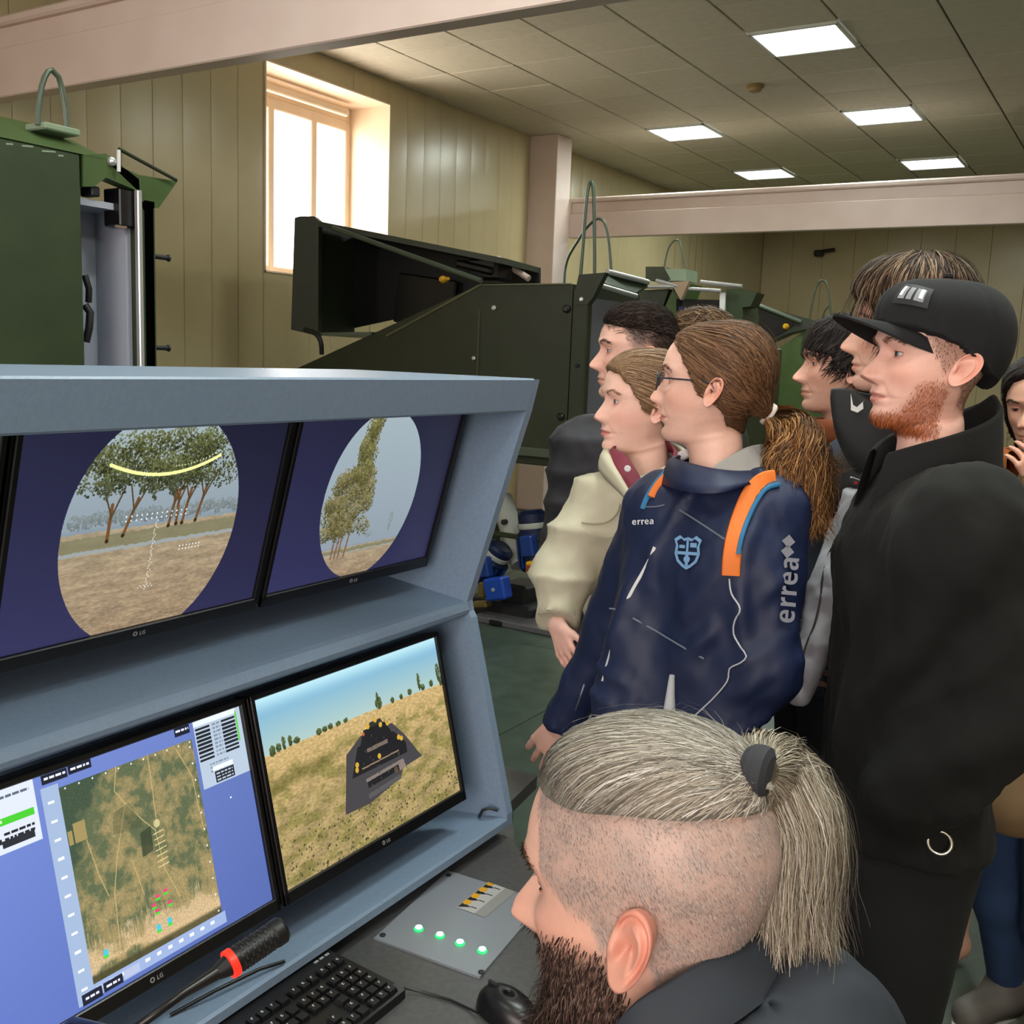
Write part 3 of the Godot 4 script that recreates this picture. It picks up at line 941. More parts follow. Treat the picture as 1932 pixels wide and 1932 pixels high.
	p.fill([Vector2(0.464, 0.738), Vector2(0.656, 0.719), Vector2(0.656, 0.746), Vector2(0.464, 0.769)], Color(0.34, 0.33, 0.33))
	for q in [[0.565, 0.348], [0.520, 0.368], [0.590, 0.387], [0.630, 0.395], [0.555, 0.559], [0.425, 0.578], [0.430, 0.551], [0.695, 0.516], [0.680, 0.504]]:
		p.dab(q[0] * p.w, q[1] * p.h, 7, Color(0.80, 0.64, 0.22))
	p.dab(0.49 * p.w, 0.40 * p.h, 5, Color(0.75, 0.35, 0.18))
	for k in 60: p.dab(rng.randf_range(0.46, 0.70) * p.w, rng.randf_range(0.37, 0.76) * p.h, rng.randf_range(1, 3), Color(0.2, 0.2, 0.2).lerp(Color(0.4, 0.38, 0.34), rng.randf()), 0.7)
	return p.tex()

# ------------------------------------------------------------------ desk and what lies on it
func _desk():
	var t := thing("desk", "dark grey laminate desk that carries the console", "desk", Vector3(-1.0, 0, -0.8))
	var y := EYE.y - 0.95
	var g := Geo.new()
	var dp := []
	for q in [[-1.55, 0.35], [-0.45, 0.35], [-0.45, -1.26], [-0.76, -1.46], [-0.98, -1.64], [-1.09, -1.80], [-1.115, -1.955], [-1.55, -1.955]]: dp.push_back(Vector3(q[0], y - 0.03, q[1]))
	g.prism(dp, Vector3(0, 0.03, 0))
	obj("desktop", g, M.desk, t)
	for z in [0.3, -1.9]:
		g = Geo.new()
		g.box(Vector3(-1.0 if z > 0 else -1.34, (y - 0.03) / 2, z), Vector3(0.9 if z > 0 else 0.38, y - 0.03, 0.03), Basis(), 0.003)
		obj("leg_panel", g, M.steel, t)
	g = Geo.new()
	g.box(Vector3(-1.4, (y - 0.03) / 2 + 0.05, -0.8), Vector3(0.02, y - 0.14, 2.16))
	obj("modesty_panel", g, M.steel, t)
	# button plate
	var a := PY(845, 1642, y + 0.004); var b := PY(705, 1770, y + 0.004); var c := PY(905, 1843, y + 0.004); var d := a + (c - b)
	var pt := thing("button_plate", "light grey metal plate with four lit green buttons and a warning sticker", "control plate", (a + c) / 2)
	g = Geo.new()
	g.prism([a, b, c, d], Vector3(0, -0.004, 0))
	obj("plate", g, mat(rgb8(142, 148, 156), 0.42, 0.25), pt)
	for q in [[790, 1750], [830, 1763], [868, 1777], [910, 1791]]:
		var o := PY(q[0], q[1], y + 0.008)
		g = Geo.new()
		g.lathe(o - Vector3(0, 0.005, 0), Vector3.UP, [Vector2(0.0075, 0), Vector2(0.0085, 0.003), Vector2(0.006, 0.005)], 20)
		var ring := obj("button_ring", g, glow(Color(0.15, 0.85, 0.45), 0.7), pt)
		part_label(ring, "green glowing button rim")
		g = Geo.new()
		g.lathe(o - Vector3(0, 0.001, 0), Vector3.UP, [Vector2(0.0062, 0), Vector2(0.0058, 0.003), Vector2(0.003, 0.0042), Vector2(0, 0.0045)], 20)
		var cap := obj("button_lamp", g, glow(Color(0.78, 1.0, 0.90), 1.1), pt)
		part_label(cap, "pale green lit button face")
	for q in [[722, 1765], [908, 1835], [846, 1652], [716, 1763]]:
		if q[0] == 716: continue
		var o := PY(q[0], q[1], y + 0.004)
		g = Geo.new()
		g.lathe(o, Vector3.UP, [Vector2(0.005, 0), Vector2(0.005, 0.002), Vector2(0.0, 0.003)], 14)
		obj("screw", g, M.dark, pt)
	var s0 := PY(861, 1711, y + 0.0048); var s1 := PY(921, 1664, y + 0.0048); var s3 := PY(915, 1731, y + 0.0048)
	var s2 := s1 + (s3 - s0)
	g = Geo.new()
	g.quad(s0, s1, s2, s3, Vector3.UP, [Vector2(0, 0), Vector2(1, 0), Vector2(1, 1), Vector2(0, 1)])
	var p := Pic.new(160, 96)
	for yy in 96:
		for xx in 160: p.put(xx, yy, Color(0.70, 0.70, 0.70) if yy < 60 else Color(0.56, 0.56, 0.55))
	for k in 4:
		p.fill([Vector2(0.02 + k * 0.25, 0.02), Vector2(0.2 + k * 0.25, 0.02), Vector2(0.13 + k * 0.25, 0.36)], Color(0.05, 0.05, 0.05))
		p.rect(0.14 + k * 0.25, 0.34, 0.165 + k * 0.25, 0.55, Color(0.08, 0.08, 0.08))
		if k > 0: p.dab((k * 0.25 - 0.02) * 160, 10, 13, Color(0.85, 0.62, 0.08))
	p.dab(155, 10, 12, Color(0.85, 0.62, 0.08))
	var sm_ := mat(Color(1, 1, 1), 0.4)
	sm_.albedo_texture = p.tex()
	obj("warning_sticker", g, sm_, pt)
	_keyboard(y)
	_mic(y)
	# mouse
	var mp := PY(958, 1918, y)
	t = thing("computer_mouse", "black computer mouse on the desk in front of the bearded man", "mouse", mp)
	g = Geo.new()
	var pts := PackedVector3Array()
	var bx := Basis(Vector3.UP, deg_to_rad(82))
	for r in 12:
		var f := r / 11.0
		for k in 28:
			var an := TAU * k / 28
			var ra := cos(f * PI / 2)
			var mz := sin(an) * 0.055 * pow(ra, 0.7)
			pts.push_back(mp + bx * Vector3(cos(an) * 0.032 * pow(ra, 0.6), 0.002 + 0.036 * sin(f * PI / 2) * (1.0 - 3.0 * mz), mz))
	g.grid(pts, 12, 28, true, true)
	obj("shell", g, M.black, t)
	g = Geo.new()
	g.box(mp + bx * Vector3(0, 0.036, -0.03), Vector3(0.006, 0.014, 0.018), bx, 0.002)
	obj("scroll_wheel", g, M.dark, t)
	g = Geo.new()
	g.tube([PY(762, 1864, y + 0.012), PY(800, 1872, y + 0.003), PY(850, 1887, y + 0.003), PY(885, 1903, y + 0.003), PY(902, 1911, y + 0.008)], 0.0018, 6)
	var ca := obj("mouse_cable", g, M.black)
	tag(ca, "thin black cable between keyboard and mouse on the desk", "cable")

func _keyboard(y: float):
	var c := PY(765, 1862, y + 0.02)       # the corner nearest the mouse
	var o := Vector3(c.x, y, c.z)
	var t := thing("keyboard", "black computer keyboard at the lower edge of the desk", "keyboard", o)
	var D := 0.152
	var W := 0.44
	var tilt := Basis(Vector3(0, 0, 1), deg_to_rad(-4.0)) # rises away from the sitter
	var top := func(u: float, v: float, h: float) -> Vector3:
		return o + Vector3(-v, 0.014 + v * 0.07 + h, u)
	var g := Geo.new()
	g.prism([o + Vector3(0, 0.002, 0), o + Vector3(0, 0.016, 0), o + Vector3(-0.02, 0.019, 0), o + Vector3(-D, 0.026, 0), o + Vector3(-D - 0.004, 0.02, 0), o + Vector3(-D, 0.002, 0)], Vector3(0, 0, W))
	obj("case", g, M.black, t)
	g = Geo.new()
	for k in 3: g.box(top.call(0.012 + k * 0.012, D - 0.008, 0.002), Vector3(0.004, 0.001, 0.008))
	obj("indicator_print", g, mat(rgb8(150, 155, 160), 0.5), t)
	var km := mat(rgb8(20, 20, 22), 0.42)
	var lm := mat(rgb8(205, 208, 212), 0.6)
	var pitch := 0.0188
	var words := "QWERTYUIOPASDFGHJKLZXCVBNM1234567890"
	var n := 0
	for r in 6:
		var v := 0.014 + r * 0.0188 + (0.008 if r == 5 else 0.0)
		var u := 0.010
		var kk := 0
		while u < W - 0.02:
			var w := 1.0
			if r == 0 and kk == 8: w = 6.0
			if kk == 3 or kk == 6: u += 0.006
			if kk == 7 and r < 4 and r != 2: w = 1.8
			if (r == 1 or r == 2) and kk > 3 and kk < 7 and not (r == 1 and kk == 5):
				u += pitch; kk += 1
				continue
			if r == 5 and kk < 4: w = 0.9
			var L := pitch * w
			if u + L > W - 0.006: break
			var b := Geo.new()
			var h := 0.007
			var ce: Vector3 = top.call(u + L / 2, v, 0.002)
			var s0 := Vector2(0.0088, L / 2 - 0.0006)
			var s1 := Vector2(0.0066, L / 2 - 0.0026)
			var ring := []
			for q in [[s0, 0.0], [s1, h]]:
				for e in [Vector2(-1, -1), Vector2(1, -1), Vector2(1, 1), Vector2(-1, 1)]:
					ring.push_back(ce + tilt * Vector3(e.x * q[0].x, q[1], e.y * q[0].y))
			b.poly([ring[4], ring[5], ring[6], ring[7]], Vector3.UP)
			for q in 4:
				var q2 := (q + 1) % 4
				b.quad(ring[q], ring[q2], ring[4 + q2], ring[4 + q], (ring[q] + ring[q2]) / 2 - ce)
			var ko := obj("key", b, km, t)
			if w < 3 and n % 7 != 3:
				var lg := Geo.new()
				var at: Vector3 = (ring[4] + ring[5] + ring[6] + ring[7]) / 4 + Vector3(0, 0.0004, 0)
				lg.box(at + Vector3(-0.002, 0, 0.001), Vector3(0.0042, 0.0003, 0.0011))
				lg.box(at + Vector3(-0.0038, 0, -0.0002), Vector3(0.001, 0.0003, 0.0028))
				if n % 2: lg.box(at + Vector3(-0.0008, 0, -0.0004), Vector3(0.001, 0.0003, 0.0026))
				obj("legend", lg, lm, ko, t.position)
			n += 1
			u += L
			kk += 1

func _mic(y: float):
	var h1 := P(516, 1764, 1.235)
	var h0 := P(440, 1815, 1.20)
	var ax := (h1 - h0).normalized()
	var base := PY(60, 2070, y)
	var t := thing("gooseneck_microphone", "black gooseneck microphone with a red lit ring, in front of the map screen", "microphone", base)
	var g := Geo.new()
	g.lathe(h0, ax, [Vector2(0.008, -0.022), Vector2(0.0135, -0.004), Vector2(0.0155, 0.0), Vector2(0.0155, 0.052), Vector2(0.0165, 0.055), Vector2(0.0165, 0.066), Vector2(0.013, 0.07), Vector2(0, 0.07)], 28)
	var hd := obj("microphone_head", g, mat(rgb8(24, 24, 25), 0.42), t)
	# slotted grille
	g = Geo.new()
	var e := ax.cross(Vector3.UP).normalized()
	var f := ax.cross(e)
	for k in 11:
		for q in 8:
			var an := TAU * (q + 0.5 * (k % 2)) / 8
			g.box(h0 + ax * (0.008 + k * 0.004) + (e * cos(an) + f * sin(an)) * 0.0156, Vector3(0.0018, 0.001, 0.006), Basis(ax, e * cos(an) + f * sin(an), ax.cross(e * cos(an) + f * sin(an))))
	obj("grille", g, mat(rgb8(60, 60, 62), 0.4, 0.4), hd, t.position)
	g = Geo.new()
	g.lathe(h0 - ax * 0.007, ax, [Vector2(0.012, 0), Vector2(0.0168, 0.0005), Vector2(0.0168, 0.0085), Vector2(0.012, 0.009)], 28)
	var r := obj("light_ring", g, glow(Color(1.0, 0.16, 0.10), 1.0), t)
	part_label(r, "red glowing ring below the microphone head")
	g = Geo.new()
	var n1 := P(350, 1872, 1.15)
	var n2 := P(240, 1950, 1.08)
	g.tube([h0 - ax * 0.02, n1, n2, n2.lerp(base + Vector3(0, 0.1, 0), 0.5) + Vector3(0, 0.01, 0), base + Vector3(0, 0.06, 0), base + Vector3(0, 0.03, 0)], [0.008, 0.0052, 0.005, 0.005, 0.005, 0.006], 12)
	obj("gooseneck", g, mat(rgb8(26, 24, 24), 0.35), t)
	g = Geo.new()
	g.box(base + Vector3(0, 0.016, 0), Vector3(0.10, 0.032, 0.12), Basis(), 0.008)
	obj("base", g, M.black, t)
	g = Geo.new()
	g.tube([E3(-1.05, -0.906, -0.86), E3(-1.03, -0.895, -0.92), E3(-1.015, -0.893, -0.99), E3(-1.004, -0.897, -1.03)], 0.0028, 8)
	var o := obj("monitor_cable", g, M.black)
	tag(o, "thin black cable lying on the ledge behind the microphone", "cable")

# ------------------------------------------------------------------ green crew cabins on motion bases
func loop_rod(pts: Array, r: float, m: Material, parent: Node3D, called := "lifting_loop"):
	var g := Geo.new()
	var c := Curve3D.new()
	for k in pts.size():
		var a: Vector3 = pts[maxi(k - 1, 0)]
		var b: Vector3 = pts[mini(k + 1, pts.size() - 1)]
		var t := (b - a) * 0.2
		c.add_point(pts[k], -t, t)
	c.bake_interval = 0.03
	var path := []
	for p in c.get_baked_points(): path.push_back(p)
	g.tube(path, r, 8)
	obj(called, g, m, parent)

func bolt(p: Vector3, n: Vector3, r: float, m: Material, parent: Node3D):
	var g := Geo.new()
	g.lathe(p, n, [Vector2(r, 0), Vector2(r, r * 0.5), Vector2(r * 0.6, r * 0.8), Vector2(0, r * 0.8)], 10)
	obj("bolt", g, m, parent)

func _cabins():
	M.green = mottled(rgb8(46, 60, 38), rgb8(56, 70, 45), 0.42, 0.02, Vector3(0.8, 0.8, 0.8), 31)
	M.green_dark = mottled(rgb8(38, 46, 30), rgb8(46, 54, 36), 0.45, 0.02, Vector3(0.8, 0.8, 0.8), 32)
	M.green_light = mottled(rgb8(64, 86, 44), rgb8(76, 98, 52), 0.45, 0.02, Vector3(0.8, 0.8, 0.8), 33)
	M.chip = mat(rgb8(132, 150, 126), 0.5)
	M.inside = mat(rgb8(176, 182, 198), 0.5)
	M.alu = mat(rgb8(205, 206, 208), 0.3, 0.6)
	M.white = mat(rgb8(222, 222, 222), 0.45)
	M.rod = mat(rgb8(84, 96, 82), 0.35, 0.3)
	M.blue = mat(rgb8(18, 56, 130), 0.4)
	M.blue_dark = mat(rgb8(14, 30, 66), 0.45)
	M.yellow = mat(rgb8(214, 164, 30), 0.5)
	M.post = mat(rgb8(176, 180, 172), 0.4)
	_cabin_near()
	_cabin_mid()
	_cabin_far()
	_cabin_bright()
	_actuators()

func _cabin_near():
	var X := -2.78
	var t := thing("crew_cabin", "olive green crew cabin behind the hood, open doorway with a pale grey interior", "cabin", Vector3(-3.4, 0.0, -1.75))
	var z0 := -1.2
	var z1 := PX(157, 500, X).z
	var z2 := PX(264, 500, X).z
	var z3 := PX(293, 500, X).z
	var yt := PX(155, 291, X).y
	var yb := 1.0
	var g := Geo.new()
	# rear wall beside the doorway, roof, far post, front and far walls
	g.box(Vector3(X - 0.02, (yt + yb) / 2, (z0 + z1) / 2), Vector3(0.04, yt - yb, absf(z1 - z0)), Basis(), 0.006)
	obj("rear_panel", g, M.green, t)
	g = Geo.new()
	g.box(Vector3(X - 0.025, (yt - 0.1 + yb) / 2, (z2 + z3) / 2), Vector3(0.05, yt - 0.1 - yb, absf(z3 - z2)), Basis(), 0.005)
	obj("corner_post", g, M.green, t)
	g = Geo.new()
	g.box(Vector3(X - 0.55, (yt + yb) / 2, z0 + 0.02), Vector3(1.1, yt - yb, 0.04))
	g.box(Vector3(X - 0.55, (yt - 0.1 + yb) / 2, z3 + 0.02), Vector3(1.1, yt - 0.1 - yb, 0.04))
	g.box(Vector3(X - 1.1, (yt + yb) / 2, (z0 + z3) / 2), Vector3(0.04, yt - yb, absf(z3 - z0)))
	obj("shell", g, M.green, t)
	# bevelled roof
	var dz := 0.20
	g = Geo.new()
	var r := [Vector3(X, yt - 0.002, z0), Vector3(X, yt - 0.002, z1), Vector3(X - 0.30, yt + 0.12, z0), Vector3(X - 0.30, yt + 0.12, z1 - 0.02), Vector3(X - 1.1, yt + 0.12, z0), Vector3(X - 1.1, yt + 0.12, z1)]
	g.prism([r[0] + Vector3(0.001, 0.002, 0), Vector3(X - 1.1, yt, z0), r[4], r[2]], Vector3(0, 0, PX(205, 300, X).z - z0))
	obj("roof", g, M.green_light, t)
	# lintel that slopes down over the doorway
	g = Geo.new()
	var l0 := PX(157, 292, X); var l1 := PX(262, 338, X); var l2 := PX(264, 362, X); var l3 := PX(200, 335, X); var l4 := PX(178, 352, X); var l5 := PX(157, 352, X)
	g.prism([l0, PX(200, 290, X), l1, l2, l3, l4, l5], Vector3(-0.05, 0, 0))
	obj("lintel", g, M.green_light, t)
	# paint worn off along the edge
	for q in [[18, 268, 10], [52, 272, 16], [92, 282, 20], [115, 290, 8]]:
		g = Geo.new()
		g.box(PX(q[0], q[1] + 4, X + 0.0004), Vector3(0.0016, 0.005, q[2] * 0.0022), Basis(Vector3.RIGHT, 0.12), 0.0008)
		obj("paint_chip", g, M.chip, t)
	# folded roof hatch at the right: plate, frame, white stay
	g = Geo.new()
	g.prism([PX(200, 302, X), PX(262, 330, X), PX(335, 342, X), PX(300, 392, X), PX(270, 396, X), PX(262, 362, X)], Vector3(-0.03, 0, 0))
	obj("hatch", g, M.green_light, t)
	g = Geo.new()
	g.tube([PX(224, 281, X + 0.02), PX(333, 340, X + 0.02)], 0.006, 8)
	obj("hatch_rail", g, M.green_dark, t)
	g = Geo.new()
	g.tube([PX(224, 283, X + 0.02), PX(224, 324, X + 0.02)], 0.006, 8)
	obj("hatch_stay", g, M.white, t)
	g = Geo.new()
	g.lathe(PX(209, 305, X), Vector3.RIGHT, [Vector2(0.013, -0.01), Vector2(0.013, 0.012), Vector2(0.006, 0.02), Vector2(0, 0.02)], 14)
	obj("knob", g, M.alu, t)
	# interior
	g = Geo.new()
	g.box(Vector3(X - 0.12, (yt + yb) / 2 - 0.06, z2 + 0.012), Vector3(0.16, yt - yb - 0.12, 0.02))
	g.box(Vector3(X - 0.20, (yt + yb) / 2 - 0.06, (z1 + z2) / 2), Vector3(0.02, yt - yb - 0.12, absf(z2 - z1) + 0.3))
	g.box(Vector3(X - 0.12, yt - 0.13, (z1 + z2) / 2), Vector3(0.16, 0.02, absf(z2 - z1)))
	g.box(Vector3(X - 0.45, yb + 0.02, (z0 + z3) / 2), Vector3(0.9, 0.03, absf(z3 - z0) - 0.08))
	obj("lining", g, M.inside, t)
	g = Geo.new()
	var jt := PX(264, 360, X).y
	g.box(Vector3(X + 0.004, (jt + yb) / 2, PX(263.5, 525, X).z + 0.004), Vector3(0.02, jt - yb, 0.018), Basis(), 0.003)
	var o := obj("door_jamb", g, M.alu, t)
	part_label(o, "bright metal door edge")
	g = Geo.new()
	g.box(PX(229, 394, X - 0.05), Vector3(0.08, 0.115, 0.072), Basis(), 0.004)
	obj("display_box", g, M.black, t)
	g = Geo.new()
	g.box(PX(228, 428, X - 0.008), Vector3(0.006, 0.008, 0.04))
	obj("display_trim", g, mat(rgb8(120, 105, 90), 0.4), t)
	g = Geo.new()
	g.box(PX(170, 362, X - 0.05), Vector3(0.06, 0.03, 0.03), Basis(), 0.004)
	obj("latch", g, M.dark, t)
	g = Geo.new()
	g.tube([PX(160, 520, X - 0.06), PX(168, 545, X - 0.05), PX(167, 570, X - 0.06)], 0.010, 8)
	obj("harness", g, M.dark, t)
	g = Geo.new()
	g.tube([PX(160, 575, X - 0.06), PX(170, 590, X - 0.05), PX(168, 620, X - 0.05), PX(162, 645, X - 0.06)], 0.012, 8)
	obj("harness", g, M.dark, t)
	g = Geo.new()
	g.box(PX(220, 590, X - 0.188), Vector3(0.004, 0.12, 0.05))
	obj("wall_pad", g, mat(rgb8(128, 138, 154), 0.5), t)
	for y in [484, 656]:
		g = Geo.new()
		var p := PX(293, y, X - 0.02)
		g.tube([p + Vector3(0, 0, 0.01), p + Vector3(0, 0, -0.05)], 0.008, 10)
		g.lathe(p + Vector3(0, 0, -0.048), Vector3(0, 0, -1), [Vector2(0.010, 0), Vector2(0.012, 0.006), Vector2(0, 0.008)], 12)
		obj("hinge_pin", g, M.dark, t)
	loop_rod([PX(71, 236, X - 0.12), PX(75, 185, X - 0.12), PX(84, 146, X - 0.12), PX(98, 132, X - 0.12), PX(111, 146, X - 0.12), PX(121, 190, X - 0.12), PX(126, 232, X - 0.12), PX(126, 255, X - 0.12)], 0.0085, M.rod, t)
	g = Geo.new()
	g.box(PX(100, 246, X - 0.14), Vector3(0.1, 0.02, 0.12), Basis(), 0.004)
	obj("loop_base", g, M.chip, t)
	_cabin_legs(t, X, z0, z3, yb)

func _cabin_legs(t: Node3D, X: float, z0: float, z3: float, yb: float):
	for x in [X - 0.1, X - 1.0]:
		for z in [z0 - 0.06, z3 + 0.06]:
			var g := Geo.new()
			g.box(Vector3(x, yb / 2, z), Vector3(0.05, yb, 0.05), Basis(), 0.006)
			obj("frame_leg", g, M.green_dark, t)
	for z in [z0 - 0.06, z3 + 0.06]:
		for q in [[yb - 0.03, 0.05], [0.55, 0.03]]:
			var f := Geo.new()
			f.box(Vector3(X - 0.55, q[0], z), Vector3(0.95, q[1], q[1]), Basis(), 0.006)
			obj("frame_rail", f, M.green_dark, t)

func _cabin_mid():
	var Z := -5.3
	var W := 0.9
	var t := thing("crew_cabin", "dark green wedge-nosed crew cabin in the middle with its black hooded lid raised", "cabin", Vector3(-3.7, 0.0, Z - W / 2))
	var q := func(x, y): return PZ(x, y, Z)
	var yb: float = q.call(1010, 846).y
	var xr: float = q.call(1080, 560).x
	var g := Geo.new()
	var nose: Vector3 = q.call(545, 702)
	var slope: Array = [nose, q.call(905, 537), Vector3(xr, q.call(1080, 536).y, Z), Vector3(xr, yb, Z), Vector3(nose.x + 0.25, yb, Z), Vector3(nose.x, nose.y - 0.22, Z)]
	g.prism(slope, Vector3(0, 0, -W))
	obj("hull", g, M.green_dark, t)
	# worn folded edge along the slope
	for s in [[[905, 539], [730, 634], 0.010], [[905, 538], [1078, 536], 0.006]]:
		g = Geo.new()
		var a: Vector3 = q.call(s[0][0], s[0][1]); var b: Vector3 = q.call(s[1][0], s[1][1])
		g.tube([a + Vector3(0, 0, 0.002), b + Vector3(0, 0, 0.002)], s[2], 8)
		obj("edge_bead", g, mat(rgb8(98, 98, 74), 0.45), t)
	g = Geo.new()
	g.box((q.call(905, 560) + q.call(898, 845)) / 2 + Vector3(0, -0.02, 0.004), Vector3(0.012, 0.80, 0.008))
	obj("weld_seam", g, mat(rgb8(70, 72, 48), 0.5), t)
	# rear corner with doorway
	var x1: float = q.call(1108, 600).x
	g = Geo.new()
	g.box(Vector3((xr + x1) / 2, (q.call(1090, 545).y + yb) / 2, Z - 0.03), Vector3(x1 - xr, q.call(1090, 545).y - yb, 0.06), Basis(), 0.008)
	obj("corner_post", g, M.green_dark, t)
	g = Geo.new()
	g.prism([PZ(1086, 545, Z + 0.01), PZ(1092, 518, Z + 0.01), PZ(1142, 514, Z + 0.01), PZ(1118, 562, Z + 0.01), PZ(1108, 575, Z + 0.01), PZ(1086, 575, Z + 0.01)], Vector3(0, 0, -0.05))
	obj("hinge_bracket", g, M.green_dark, t)
	g = Geo.new()
	g.box(Vector3(x1 - 0.03, (q.call(1090, 560).y + yb) / 2, Z - W / 2), Vector3(0.02, q.call(1090, 560).y - yb, W - 0.1))
	obj("door_lining", g, mat(rgb8(104, 108, 118), 0.5), t)
	g = Geo.new()
	g.box(Vector3(x1 - 0.03, (q.call(1090, 560).y + yb) / 2, Z - W + 0.06), Vector3(0.08, q.call(1090, 560).y - yb, 0.12), Basis(), 0.006)
	obj("corner_post", g, M.green, t)
	for b in [[933, 581, 0.016, 1], [895, 676, 0.014, 1], [1098, 565, 0.014, 1], [1070, 583, 0.024, 0], [1059, 786, 0.022, 0], [1090, 690, 0.012, 0]]:
		bolt(q.call(b[0], b[1]) + Vector3(0, 0, 0.004), Vector3(0, 0, 1), b[2], M.alu if b[3] else M.black, t)
	# tilted roof flap with a bright rim over the doorway
	g = Geo.new()
	var f0 := PZ(1128, 530, Z - 0.05); var f1 := PZ(1146, 517, Z - 0.3); var f2 := PZ(1222, 536, Z - 0.75); var f3 := PZ(1200, 552, Z - 0.6)
	g.prism([f0, f1, f2, f3], Vector3(0, -0.02, 0))
	obj("roof_flap", g, M.green, t)
	g = Geo.new()
	g.tube([f1 + Vector3(0, 0.012, 0), f2 + Vector3(0, 0.012, 0)], 0.018, 8)
	g.tube([f0 + Vector3(0, -0.02, 0.02), f3 + Vector3(0, -0.02, 0)], 0.016, 8)
	obj("bright_rim", g, M.alu, t)
	# raised lid: a deep tray open towards the room
	var lid := Geo.new()
	var zf := Z + 0.02
	var d := Vector3(-0.10, 0.0, -0.55)
	var tl := PZ(600, 417, zf); var tr := PZ(956, 488, zf); var br := PZ(956, 530, zf); var bl := PZ(600, 633, zf)
	lid.prism([tl, tr, tr + Vector3(0, -0.035, 0), tl + Vector3(0, -0.035, 0)], d)
	obj("lid_top", lid, M.green_dark, t)
	lid = Geo.new()
	lid.prism([bl, PZ(700, 632, zf), PZ(700, 632, zf) + Vector3(0, 0.02, 0), bl + Vector3(0, 0.02, 0)], d)
	obj("lid_lip", lid, M.rod, t)
	lid = Geo.new()
	var wide := Vector3(-0.35, 0.02, 0)
	lid.prism([tl + d + wide, tr + d, br + d, bl + d + wide], Vector3(0, 0, -0.02))
	obj("lid_back", lid, M.dark, t)
	lid = Geo.new()
	lid.prism([PZ(556, 411, zf), PZ(566, 408, zf), PZ(592, 408, zf), PZ(601, 416, zf), PZ(600, 634, zf), PZ(549, 622, zf)], Vector3(-0.02, 0, -0.06))
	obj("lid_flange", lid, M.green_dark, t)
	lid = Geo.new()
	lid.prism([PZ(568, 411, zf - 0.06), PZ(598, 417, zf - 0.06), PZ(598, 630, zf - 0.06), PZ(560, 622, zf - 0.06)], d * 0.9)
	obj("lid_end", lid, M.green_dark, t)
	g = Geo.new()
	g.box((PZ(735, 560, zf) + d * 0.9), Vector3(0.5, 0.34, 0.03), Basis(Vector3.BACK, -0.12), 0.01)
	obj("screen_box", g, M.black, t)
	g = Geo.new()
	g.box((PZ(925, 510, zf - 0.2)), Vector3(0.22, 0.14, 0.2), Basis(), 0.02)
	g.box((PZ(900, 505, zf - 0.12)), Vector3(0.28, 0.05, 0.1), Basis(Vector3.BACK, -0.2), 0.015)
	obj("vision_block", g, M.black, t)
	g = Geo.new()
	g.lathe(PZ(835, 527, zf - 0.02), Vector3(0, 0, 1), [Vector2(0.022, -0.03), Vector2(0.024, 0), Vector2(0.014, 0.02), Vector2(0, 0.022)], 14)
	g.box(PZ(844, 526, zf - 0.02), Vector3(0.03, 0.02, 0.02), Basis(), 0.004)
	var kn := obj("yellow_knob", g, M.yellow, t)
	part_label(kn, "small yellow knob")
	g = Geo.new()
	g.tube([PZ(628, 430, zf + 0.03), PZ(908, 530, zf + 0.03)], 0.017, 10)
	obj("stay_rod", g, M.rod, t)
	g = Geo.new()
	g.tube([PZ(938, 487, zf - 0.3), PZ(998, 526, zf - 0.3)], 0.020, 10)
	var wr := obj("stay_rod", g, mat(rgb8(206, 188, 176), 0.35, 0.2), t)
	part_label(wr, "pale stay rod at the back")
	loop_rod([PZ(575, 622, zf), PZ(595, 630, zf + 0.02), PZ(605, 645, zf + 0.02), PZ(607, 668, zf)], 0.016, M.dark, t, "hose")
	# lifting loops on the roof
	var zl := Z - 0.25
	loop_rod([PZ(1095, 525, zl), PZ(1100, 460, zl), PZ(1107, 375, zl), PZ(1113, 344, zl), PZ(1119, 352, zl), PZ(1121, 400, zl), PZ(1122, 525, zl)], 0.011, M.rod, t)
	loop_rod([PZ(1064, 540, zl - 0.3), PZ(1069, 495, zl - 0.3), PZ(1090, 455, zl - 0.25), PZ(1112, 424, zl - 0.2), PZ(1133, 413, zl - 0.2), PZ(1146, 440, zl - 0.2), PZ(1154, 520, zl - 0.2)], 0.009, M.rod, t)
	# bottom rail, stand
	g = Geo.new()
	g.box(Vector3((nose.x + xr) / 2 + 0.12, yb - 0.025, Z - 0.03), Vector3(xr - nose.x - 0.2, 0.06, 0.07), Basis(), 0.008)
	obj("sill", g, M.rod, t)
	_cabin_legs(t, xr, Z - 0.0, Z - W, yb - 0.05)

